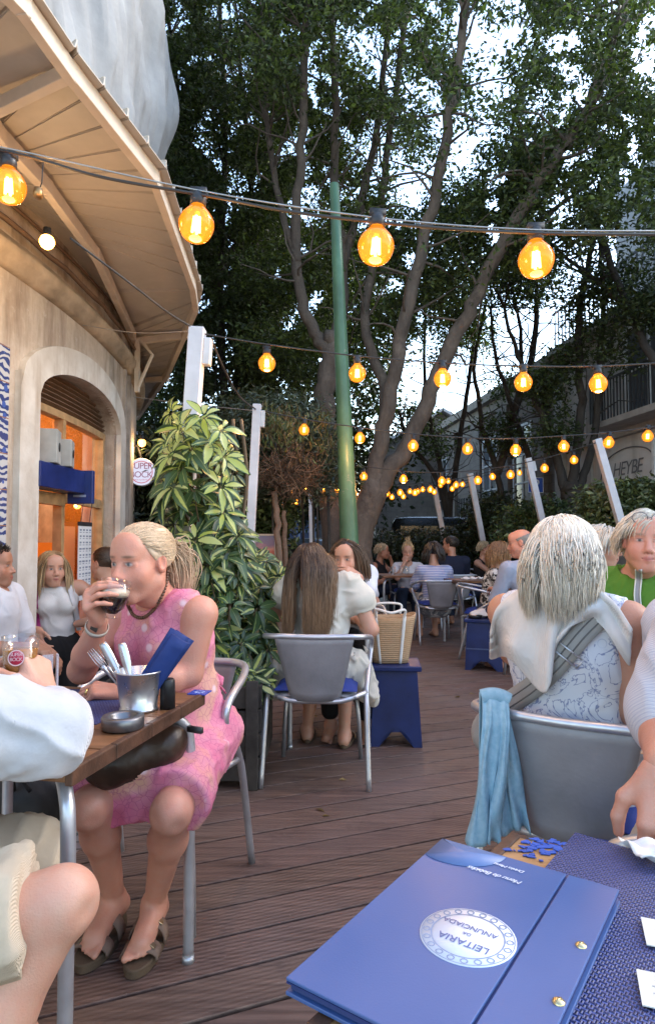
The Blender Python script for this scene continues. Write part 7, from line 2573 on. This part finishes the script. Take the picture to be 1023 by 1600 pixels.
# ---- the long haired woman with her back to us, and her companion
chair(-.045, 3.40, 4, 'grey tubular chair under the long haired woman seen from behind')
b = Body((-.03, 3.45, .53), 8, lean=4, tw=10, s_=.97, hhead=20, headc=at(486, 884, 3.42))
b.armx(1, at(580, 984, 3.42), at(560, 968, 3.75)); b.arm(-1, (-.14, 3.84, .78), hint=np.array([-1, -.3, -.5]))
b.leg(1, (.10, 3.80, .075), fdir=10); b.leg(-1, (-.12, 3.9, .075), fdir=0)
t = person('long haired woman in a cream dress sitting with her back to the camera', b)
fl = flesh(b, t, (.52, .29, .20), hands={1: dict(d=(-.5, .7, .1), n=(-.3, 0, -1)), -1: dict(d=(.4, .7, 0), n=(0, 0, -1))}, fat=1.08)
CREAM = CL('cream_muslin', (.66, .62, .54), bump=.5)
def fl_(S_):
    m1 = (b.kn[-1] + b.kn[1]) / 2
    S_.cone(b.pel, m1, .13, .11, .05)
    for q in (-1, 1):                                     # the dress spills over both sides of the seat
        S_.cone(b.pel + b.r * q * .17 + [0, 0, .02], b.pel + b.r * q * .235 + b.f * .04 + [0, 0, -.14], .075, .055, .05)
        S_.cone(b.sh[q] - b.tr * q * .02, b.sh[q] + b.tr * q * .04 - [0, 0, .05], .055, .062, .03)
        folds(S_, b.neck, b.sh[q] + b.tr * q * .05 - [0, 0, .06], .075, .075, 12, 7 + q, .008, .012, .5)
        folds(S_, b.pel + b.r * q * .17 + [0, 0, .1], b.pel + b.r * q * .235 + b.f * .04 + [0, 0, -.16], .09, .065, 10, 17 + q, .009, .012, .5)
    S_.cone(b.pel + b.r * .19, b.pel + b.r * .245 + b.f * .16 + [0, 0, -.20], .07, .05, .05)
garment(b, t, 'dress', CREAM, o=.018, sleeve=.30, h=.0075, lowneck=.07, legs=.95, extra=fl_, amp=.016, seed=5, flare=.03)
s1 = strands(b, 5200, 22, .0215, lambda l: np.array([np.sign(l[0] + .01) * .55, -.75, -.25]), (0, 0, -1), .0018, (.034, .017, .012), (.27, .16, .088), seed=12, fall=.62, stiff=.5, lift=1.12, coll=shoulders_coll(b, .016), spread=.09, wave=.035, front=.5, backlow=-.75)
put_hair(b, t, [s1], cap=dict(thick=.010, low=-.12), capcol=(.035, .018, .012))
sandal(b, t, 1, mat('tan_sandal', (.36, .25, .16), .7), two=False, buckle=False)
sandal(b, t, -1, mat('tan_sandal', (.36, .25, .16), .7), two=False, buckle=False)
b = Body((.12, 4.36, .55), 186, lean=12, s_=.98, hhead=196, hpitch=-6, headc=at(540, 872, 4.12))
b.armx(-1, at(570, 948, 4.02), at(561, 902, 4.0)); b.arm(1, (.02, 4.02, .79))
b.leg(1, (.02, 4.0, .075), fdir=190); b.leg(-1, (.24, 3.98, .075), fdir=180)
t = person('woman facing the camera with her hand to her mouth beside the green pole', b)
flesh(b, t, LIGHT, hands={-1: dict(d=(-.75, -.15, .35), n=(-.2, .6, -.6), curl=(35, 40, 25), fold=(.6, .9, 1, 1.1)), 1: dict(d=(.3, -.8, 0), n=(0, 0, -1))}, near=False)
garment(b, t, 'shirt', CL('white_jersey', (.64, .65, .70)), o=.014, sleeve=.5, lowneck=.085)
legs_only(b, t, 'trousers', CL('black_cotton', (.02, .02, .022)), 1.8)
s1 = strands(b, 420, 15, .02, lambda l: np.array([np.sign(l[0] + .02) * 1.0, -.6, -.1]), (0, 0, -1), .0045, (.055, .03, .018), (.14, .08, .045), seed=14, fall=.5, stiff=.5, coll=shoulders_coll(b, .006), spread=.06, front=.80)
put_hair(b, t, [s1], cap=dict(thick=.007), capcol=(.045, .025, .015))
fa = nrm(b.wr[-1] - b.el[-1]); xa = nrm(np.cross(fa, [0, 1, 0])); Rw = np.stack([xa, np.cross(fa, xa), fa], 1)
q = MB(); q.lathe([(.029, -.011), (.032, -.010), (.032, .010), (.029, .011)], b.wr[-1] - fa * .03, 20, Rw); q.build('watch', mat('black_watch', (.015, .015, .016), .4), t)
chair(.12, 4.40, 186, 'grey tubular chair under the woman facing the camera by the green pole')
tb2, _ = table((-.24, 3.74), (1, .05), (-.05, 1), .50, .42, .74, 'small dark table between the long haired woman and her companion', TOPW)
q = MB(); q.box(at(566, 974, 3.80), (.075, .10, .03), .3); tag(q.build('glasses_case', mat('grey_case', (.20, .20, .22), .5), bevel=.01), 'small grey case on the table next to the straw basket', 'case')

# ---- the white haired woman with her back to us
chair(.745, 1.905, 32, 'grey tubular chair with a blue scarf on its arm under the white haired woman')
b = Body((.70, 1.87, .54), 33, lean=-5, tw=42, s_=1.0, hhead=46, hpitch=-2, wide=1.06, headc=at(884, 874, 1.80))
b.armx(1, (.825, 1.735, .745), (.99, 1.93, .79)); b.armx(-1, (.62, 2.16, .83), (.80, 2.32, .80))
b.sit(.42)
t = person('white haired woman in a blue floral dress with a cream sweater over her shoulders', b)
fl = flesh(b, t, (.46, .24, .16), near=True, hands={1: dict(d=(.2, .8, 0), n=(0, 0, -1)), -1: dict(d=(.4, .7, 0), n=(0, 0, -1))}, fat=1.15)
def fl2(S_):
    m1 = (b.kn[-1] + b.kn[1]) / 2
    S_.cone(b.pel, m1, .13, .10, .05)
    S_.cone(b.pel + b.r * -.17, b.pel + b.r * -.2 + [0, 0, -.12], .09, .07, .05)
dr = garment(b, t, 'dress', floral_m(), o=.016, sleeve=0, h=.0065, lowneck=.05, legs=.95, extra=fl2, shf=.80, amp=.008, seed=9)
s1 = strands(b, 8000, 11, .0175, lambda l: np.array([np.sign(l[0] + .015) * .30, -.40, -.5]), (0, 0, -1), .0016, (.66, .63, .58), (.66, .57, .44), seed=22, fall=.60, stiff=.5, lift=1.075, vary=(.55, 1.0), coll=shoulders_coll(b, -.006), spread=.07, wave=.15, front=.45, backlow=-.75)
r2 = strands(b, 600, 10, .017, lambda l: np.array([np.sign(l[0]) * .3, -.5, -.3]), (0, 0, -1), .0022, (.56, .53, .49), (.62, .54, .42), seed=23, fall=.55, stiff=.5, lift=1.06, coll=shoulders_coll(b, -.006), spread=.10, wave=.14)
put_hair(b, t, [s1, r2], cap=dict(thick=.005, low=-.12), capcol=(.62, .58, .52))
tr_ = bvh([fl, dr])
SWT = CL('cream_knit', (.64, .62, .60), bump=.5, weave=120)
top_ = spline([(x, y, 0) for x, y in ((766, 990), (780, 945), (842, 905), (905, 908), (955, 938), (987, 985))], 8)[:, :2]
bot_ = spline([(x, y, 0) for x, y in ((764, 1030), (798, 1030), (852, 1084), (868, 1005), (925, 968), (984, 1042))], 8)[:, :2]
vv = np.linspace(0, 1, 26)[:, None, None]
uu = np.arange(len(top_))
Gp = top_[None] * (1 - vv) + bot_[None] * vv
G = drape(tr_, Gp, .030, 1.9)
# folds run from the shoulder knot down to the hanging tip
ff = np.linspace(0, 1, G.shape[1])[None, :]
wv_ = .014 * np.sin(ff * 26 + vv[..., 0] * 3) * (.3 + vv[..., 0]) + .012 * np.exp(-((vv[..., 0] - .06) / .07) ** 2) + .006 * np.sin(ff * 9 - vv[..., 0] * 9)
tocam = nrm(np.array([0, 0, CAMH]) - G)
G = G + tocam * wv_[..., None]
q = MB(); q.grid(G, .010); o = q.build('sweater', SWT, t)
m = o.modifiers.new('sub', 'SUBSURF'); m.levels = 1; m.render_levels = 1
# knotted collar roll of the sweater
cb = thing('crossbody_bag', 'grey webbing shoulder strap with a metal slider across the floral dress', 'bag', b.pel)
WEB = stripe_m('grey_webbing', (.40, .385, .36), (.20, .19, .18), 9, 'DIAGONAL')
Gs = drape(tr_, band([(962, 945), (935, 965), (905, 995), (868, 1040), (830, 1075), (780, 1108)], 36, 30), .014, 1.9)
q = MB(); q.grid(Gs, .005); q.build('strap', CL('grey_webbing_plain', (.36, .345, .32), bump=.5, weave=400), cb)
for s_ in (1, 2):
    q = MB(); q.tube(Gs[:, s_] + nrm(np.array([0, 0, CAMH]) - Gs[:, s_]) * .003, .0022, 5); q.build('strap_stripe', mat('dark_strap_stripe', (.13, .125, .12), .8), cb)
ctr = Gs[15].mean(0); dv = nrm(Gs[17].mean(0) - Gs[13].mean(0)); sx_ = nrm(Gs[15, 3] - Gs[15, 0]); upn = nrm(np.array([0, 0, CAMH]) - ctr)
q = MB()
for s_ in (-.013, .013): q.tube([ctr + dv * s_ - sx_ * .042 + upn * .010, ctr + dv * s_ + sx_ * .042 + upn * .010], .0024, 8)
for s_ in (-.042, .042): q.tube([ctr - dv * .013 + sx_ * s_ + upn * .010, ctr + dv * .013 + sx_ * s_ + upn * .010], .0024, 8)
q.build('slider', STEEL, cb)
s_ = SDF(.01); s_.ell(b.pel + b.r * -.24 + b.f * .12 + [0, 0, .04], (.10, .06, .09), None, .02); V, Q = s_.mesh(); mk('bag_body', V, [Q], CL('grey_webbing_plain', (.36, .345, .32)), cb)
# the scarf: two folded lengths over the bend of the chair arm
sca = MB()
pa = lambda u: at(752 + 42 * u, 1092 - 6 * math.sin(u * 3) + 6 * u, 1.735 - .01 * u)
for (bx0, bx1, by, ph, dy) in ((727, 776, 1312, 0, -.02), (772, 822, 1292, 1.3, .025)):
    rows = []
    for v in np.linspace(0, 1, 30):
        row = []
        for u in np.linspace(0, 1, 26):
            p0 = pa(u)
            p1 = at(bx0 + (bx1 - bx0) * u, by + 4 * math.sin(u * 7), 1.70 + dy)
            e = min(1, v * 6) ** .6
            p = p0 * (1 - v) + p1 * v + np.array([0, -.022 * e + dy * (1 - v) * e, .014 * (1 - e)])
            p = p + np.array([.007 * math.sin(u * 11 + v * 3 + ph) + .004 * math.sin(u * 5 - v * 7), .011 * math.sin(u * 12 + ph + v * 2.6 + 1.2 * math.sin(v * 4 + u * 3)) + .006 * math.sin(u * 23 - v * 5), 0]) * (.25 + v)
            row.append(p)
        rows.append(row)
    sca.grid(np.array(rows), .003)
bk_ = [[pa(u) + np.array([0, .022 + .02 * v + .008 * math.sin(u * 12), .012 * (1 - min(1, v * 5)) - .26 * v]) for u in np.linspace(0, 1, 18)] for v in np.linspace(0, 1, 16)]
sca.grid(np.array(bk_), .003)
sca.tube(spline([pa(u) + [0, 0, .004] for u in np.linspace(0, 1, 6)], 5), .021, 10)
tag(sca.build('scarf', SCARF), 'pale blue cotton scarf hung over the arm of the white haired woman\'s chair', 'scarf')

# ---- the woman in green
b = Body((1.33, 2.78, .56), 205, lean=8, s_=1.02, hhead=200, hpitch=0, hroll=4, headc=at(1008, 845, 2.60), wide=1.12)
b.armx(1, at(945, 985, 2.52), at(976, 986, 2.24)); b.arm(-1, (1.22, 2.25, .90))
b.sit(.42)
t = person('older woman in a green polo with glasses pushed up on her white hair', b)
fl = flesh(b, t, (.56, .29, .22), near=True, hands={1: dict(d=(.85, -.35, -.10), n=(.1, .1, -1), curl=(18, 30, 20)), -1: dict(d=(-.7, -.3, 0), n=(0, 0, -1))}, lips=(.40, .14, .13), iris=(.06, .06, .06), brow=(.22, .16, .12))
GRN = CL('green_pique', (.105, .24, .035), bump=.4)
def coll_(S_):
    S_.cone(b.neck + b.cf * .02 + b.u2 * .03 - b.tr * .06, b.neck + b.cf * .085 - b.u2 * .03 - b.tr * .03, .022, .018, .01); S_.cone(b.neck + b.cf * .02 + b.u2 * .03 + b.tr * .06, b.neck + b.cf * .085 - b.u2 * .03 + b.tr * .03, .022, .018, .01)
gsh = garment(b, t, 'polo_shirt', GRN, o=.018, sleeve=1.25, lowneck=.062, amp=.012, seed=17, fat=1.2, extra=coll_)
legs_only(b, t, 'trousers', CL('grey_jersey', (.30, .28, .27)), 1.8)
s1 = strands(b, 2000, 8, .012, lambda l: np.array([np.sign(l[0] + .02) * .8, -.1, -.2]), (0, 0, -1), .0024, (.62, .58, .50), (.60, .53, .43), seed=33, fall=.45, stiff=.5, lift=1.12, spread=.16, front=.46, side=-.42)
put_hair(b, t, [s1], cap=dict(thick=.010, low=-.06), capcol=(.52, .48, .41))
q = MB()
for s_ in (-1, 1):
    c_ = (s_ * .034, .082, .088)
    q.tube([Hp(b, np.array(c_) + [.027 * math.cos(x), .012 * math.sin(x), .021 * math.sin(x)]) for x in np.linspace(0, 2 * np.pi, 25)], .0022, 6)
    q.tube([Hp(b, (s_ * .062, .082, .092)), Hp(b, (s_ * .084, .02, .070)), Hp(b, (s_ * .086, -.02, .03))], .002, 6)
q.tube([Hp(b, (-.008, .088, .091)), Hp(b, (.008, .088, .091))], .002, 6)
o = q.build('eyeglasses', mat('clear_grey_frame', (.22, .22, .23), .3))
tag(o, 'eyeglasses pushed up onto the white hair of the woman in green', 'glasses')
tr_ = bvh([fl, gsh])
nb = thing('neck_pouch', 'clear pouch on a white edged neck strap worn by the woman in green', 'pouch', at(985, 960, 2.4))
q = MB(); G1 = drape(tr_, band([(996, 890), (996, 905), (994, 930), (997, 958)], 9), .012, 2.7); q.grid(G1, .004); q.build('strap', mat('grey_neck_strap', (.28, .28, .31), .7), nb)
q = MB()
for k in (0, 3): q.tube(G1[:, k] + [0, -.004, 0], .0028, 6)
q.build('strap_edge', mat('white_strap_edge', (.68, .68, .66), .7), nb)
q = MB(); q.box(at(1004, 968, 2.28), (.16, .012, .07), .2); q.build('pouch_body', mat('clear_grey_pouch', (.40, .40, .42), .3), nb, smooth=False, bevel=.008)
q = MB(); q.box(at(985, 1006, 2.2), (.10, .05, .035), .2); tag(q.build('phone_case', mat('black_nylon', (.012, .012, .014), .6, bump=.2), bevel=.012), 'black case under the fingers of the woman in green', 'case')
chair(1.36, 2.83, 205, 'grey tubular chair under the woman in green')
table((.86, 2.24), (1, -.35), (.35, 1), .62, .40, .74, 'dark table between the white haired woman and the woman in green', TOPW)

# ---- the man at the right edge
b = Body((.86, 1.34, .52), -120, lean=2, tw=-85, s_=1.05, male=True, hhead=-60, wide=1.1, headc=at(1230, 790, 1.34))
b.sh[-1] = at(1120, 985, 1.17)
b.armx(-1, at(1052, 1140, 1.20), at(1034, 1192, 1.03)); b.arm(1, (.93, 1.62, .62))
b.leg(-1, (.62, .95, .075), fdir=-120); b.leg(1, (.52, 1.12, .075), fdir=-120)
t = person('man at the right edge in a checked shirt, his hand on the chair arm', b)
flesh(b, t, PINKISH, near=True, fat=1.2, hands={-1: dict(d=(-.10, -.30, -.92), n=(.25, .92, -.28), curl=(30, 42, 25), thumb=.5, fold=(.9, 1, 1.05, 1.1))})
def slv3(S_):
    S_.cone(b.sh[-1], b.el[-1] + (b.sh[-1] - b.el[-1]) * .14, .088, .080, .03)
    folds(S_, b.sh[-1], b.el[-1] + (b.sh[-1] - b.el[-1]) * .12, .096, .086, 12, 8, .008, .012)
garment(b, t, 'shirt', check_m(), o=.020, sleeve=.80, lowneck=.06, fat=1.25, amp=.006, extra=slv3, flare=.01)
legs_only(b, t, 'trousers', CL('stone_chinos', (.40, .37, .33)), 1.8)
put_hair(b, t, [], cap=dict(thick=.010), capcol=(.25, .23, .21))
chair(.70, 1.35, -60, 'grey tubular chair at the right edge under the man in the checked shirt')
# ------------------------------------------------------------------ the people farther back
def fitted(px, py, Y, head, **k):
    tgt = at(px, py, Y)
    b = Body((0, 0, 0), head, **k)
    return Body(tgt - b.hc, head, **k)
def reach(b, side, kind):
    if kind == 'table':
        b.arm(side, b.pel + b.f * .40 + b.r * side * .12 + [0, 0, .26])
        return dict(d=b.f - b.r * side * .4, n=(0, 0, -1))
    if kind == 'mouth':
        w_ = Hp(b, (side * .05, .135, -.15))
        e_ = b.pel + b.tf * .30 + b.tr * side * .16 + [0, 0, .28]
        b.armx(side, e_, w_)
        return dict(d=Hp(b, (side * .015, .10, -.065)) - w_ + [0, 0, .03], n=b.HR @ np.array([-side * .5, -.85, .1]), curl=(35, 40, 25))
    if kind == 'down':
        b.arm(side, b.pel + b.f * .12 + b.r * side * .24 + [0, 0, .02])
        return dict(d=b.f - [0, 0, .6], n=-b.r * side)
def bob(b, n, c0, c1, L=11, seed=1, step=.018, fall=.55, lift=1.10, rad=.006, front=.6, coll=True, **k):
    return strands(b, n, L, step, lambda l: np.array([np.sign(l[0] + .02) * .75, -.4, -.1]), (0, 0, -1), rad, c0, c1, seed=seed, fall=fall, stiff=.5, lift=lift, coll=shoulders_coll(b, .006) if coll else (), front=front, **k)
def far_person(label, px, py, Y, head, skin, top, hair, capc, arms=('table', 'table'), hhead=None, hp=0, lean=8, male=False, sleeve=.45, bottom=None, shf=1., lowneck=.08, seat=None, s_=1., fat=1., stub=0, cap=None, hairfn=None, wide=1., **kw):
    b = fitted(px, py, Y, head, lean=lean, hhead=hhead, hpitch=hp, male=male, s_=s_, wide=wide)
    H = {-1: reach(b, -1, arms[0]), 1: reach(b, 1, arms[1])}
    b.sit(.38)
    t = person(label, b)
    flesh(b, t, skin, far=Y > 5, hands=H, stubble=stub, feet=True, fat=fat)
    garment(b, t, 'top', top, o=.014, sleeve=sleeve, lowneck=lowneck, h=.010, shf=shf)
    legs_only(b, t, 'trousers' if bottom is None else 'skirt', bottom or CL('dark_denim', (.03, .04, .075)), 1.8 if bottom is None else 1.1, h=.011)
    if hair is not None or cap is not None:
        put_hair(b, t, [hair(b)] if hair else [], cap=cap or dict(thick=.008), capcol=capc, h=.007)
    if seat: chair(b.pel[0] - b.f[0] * .03, b.pel[1] - b.f[1] * .03, head, seat)
    return b, t
BLKC = CL('black_cotton', (.02, .02, .022))
far_person('short haired woman in a black top, chin on hand, nearest the tree', 597, 861, 10.0, 120, TAN, BLKC, lambda b: bob(b, 300, (.42, .32, .20), (.5, .40, .27), 6, step=.012, coll=False), (.34, .25, .15), ('mouth', 'table'), 95, 0, 14, sleeve=0, shf=.6, seat='grey tubular chair under the short haired woman in black')
far_person('blonde woman with hair up in a white blouse, hand to her mouth', 637, 862, 9.4, 185, LIGHT, CL('white_linen', (.66, .66, .70)), lambda b: strands(b, 260, 10, .016, lambda l: np.array((0, -.06, .12)) - l, (0, 0, -1), .005, (.48, .33, .17), (.52, .38, .22), seed=5, fall=0, stiff=.4), (.42, .29, .15), ('table', 'mouth'), 188, -6, 12, seat='grey tubular chair under the blonde woman in the white blouse', cap=dict(thick=.010))
far_person('dark bobbed woman in a striped blue top seen from behind', 676, 862, 7.8, -6, LIGHT, stripe_m('blue_white_stripes', (.52, .54, .64), (.17, .22, .46), 16), lambda b: bob(b, 500, (.022, .016, .014), (.03, .02, .016), 11, lift=1.13, front=.5), (.015, .012, .010), ('table', 'table'), -2, -8, 6, sleeve=.7, bottom=spots_m('white_patterned_skirt', (.58, .58, .58), (.20, .21, .24), 9), lowneck=.10, seat='grey tubular chair under the woman in the striped blue top')
far_person('short haired man in a navy T-shirt turned to the left', 703, 851, 9.0, -8, TAN, CL('navy_jersey', (.016, .020, .040)), lambda b: bob(b, 260, (.035, .028, .024), (.05, .04, .035), 4, step=.010, fall=.1, lift=1.05, coll=False), (.03, .024, .02), ('table', 'table'), -55, 0, 4, male=True, sleeve=.6, seat='grey tubular chair under the man in the navy T-shirt', lowneck=.07)
far_person('blonde woman in a black sleeveless top drinking with both hands raised', 757, 857, 10.2, 130, LIGHT, BLKC, lambda b: bob(b, 300, (.46, .36, .22), (.54, .44, .30), 6, step=.012, coll=False), (.40, .30, .18), ('mouth', 'mouth'), 110, 4, 6, sleeve=0, shf=.45, lowneck=.11, seat='grey tubular chair under the blonde woman drinking')
far_person('woman with a brown bob in a black and white patterned top', 782, 864, 6.7, 105, LIGHT, spots_m('black_white_print', (.58, .57, .55), (.03, .03, .032), 22), lambda b: bob(b, 520, (.20, .10, .045), (.32, .18, .08), 12, lift=1.12), (.16, .08, .035), ('table', 'table'), 95, -4, 10, sleeve=.9, seat='grey tubular chair under the woman in the patterned top')
b, t = far_person('bald man in a pale grey blue shirt bending towards the patterned top woman', 812, 848, 5.9, -25, PINKISH, CL('pale_blue_chambray', (.34, .37, .47), bump=.4), None, (.2, .19, .18), ('table', 'table'), -72, -10, 14, male=True, sleeve=1.4, s_=1.06, cap=dict(thick=.004, low=-.04), seat='grey tubular chair under the bald man', fat=1.1, lowneck=.06, wide=1.05)
# a bald crown: the hair stays as a fringe round the back
h_ = [c for c in t.children if c.name.startswith('hair')][0]
me = h_.data
import bmesh
bm_ = bmesh.new(); bm_.from_mesh(me)
lim = Hp(b, (0, 0, .052)) - np.array(t.location)
dele = [v for v in bm_.verts if (np.array(v.co) - lim) @ b.hz > -.25 * ((np.array(v.co) - lim) @ b.hy) - .004]
bmesh.ops.delete(bm_, geom=dele, context='VERTS'); bm_.to_mesh(me); bm_.free()
far_person('grey haired person in a pale blue shirt half hidden behind the white haired woman', 940, 852, 3.9, 160, LIGHT, CL('sky_blue_cotton', (.34, .44, .66)), lambda b: bob(b, 400, (.50, .46, .40), (.58, .54, .48), 9, lift=1.12), (.42, .39, .34), ('table', 'down'), 120, -10, 10, seat='grey tubular chair half hidden beyond the white haired woman')
far_person('dark haired person whose head shows above the white haired woman', 857, 826, 8.3, 170, TAN, BLKC, lambda b: bob(b, 240, (.05, .032, .022), (.07, .045, .03), 5, step=.010, fall=.1, coll=False), (.04, .026, .018), ('table', 'table'), 200, 0, 4, male=True, seat='grey tubular chair farthest right beyond the bald man')
far_person('brown haired woman in white half hidden left of the long haired woman', 398, 884, 6.9, 150, LIGHT, CL('white_jersey', (.64, .65, .70)), lambda b: bob(b, 360, (.12, .06, .03), (.22, .12, .055), 10, lift=1.12), (.10, .05, .025), ('table', 'table'), 130, -8, 6, seat='grey tubular chair beyond the low variegated shrub')
far_person('dark haired woman in white half hidden behind the green pole', 556, 880, 7.0, 160, LIGHT, CL('white_jersey', (.64, .65, .70)), lambda b: bob(b, 400, (.04, .025, .018), (.07, .04, .025), 15, lift=1.1), (.03, .02, .014), ('table', 'table'), 140, -6, 6, seat='grey tubular chair just behind the green pole')
table((.70, 8.25), (1, .12), (-.12, 1), .72, .62, .75, 'dark table of the group beside the hedge', TOPW)
table((1.48, 7.15), (1, .2), (-.2, 1), .62, .60, .75, 'dark table behind the right blue stool', TOPW)
q = MB()
for i, (dx, dy) in enumerate(((.15, .1), (.35, .25), (.5, .12), (.3, .45))):
    c = np.array([.70 + dx, 8.28 + dy, .752]); q = MB(); q.lathe([(0, 0), (.03, 0), (.034, .004), (.036, .11), (.034, .11), (.03, .008), (0, .006)], c, 14)
    tag(q.build('drinking_glass', GLS), 'drinking glass on the far table beside the hedge', 'glass', 'glasses on the far table')
q = MB()
for i in range(5):
    G = np.array([[np.array([1.55 + .10 * i + u * .05, 7.2 + .03 * i + v * .05, .78 + .02 * math.cos(u * 2 + i) * math.cos(v * 2)]) for v in np.linspace(-1, 1, 6)] for u in np.linspace(-1, 1, 6)]); q.grid(G, .004)
tag(q.build('napkins', mat('white_paper_napkin', (.70, .70, .70), .8, var=.05, bump=.3)), 'white napkins on the table behind the right blue stool', 'napkins')
# a few dry leaves on the boards
for i in range(16):
    x, y = rng.uniform(-.7, 1.3), rng.uniform(1.9, 5.5)
    V, Q, c = leafset(np.array([[x, y, .004]]), .045, .5, np.array([[.22, .15, .06]]) * rng.uniform(.6, 1.5), Dir=np.array([[rng.normal(), rng.normal(), .02]]), up=2)
    tag(mk('fallen_leaf', V, [Q], LEAF, None, c, smooth=False), 'small dry leaf fallen on the deck boards', 'leaf', 'dry leaves on the deck')
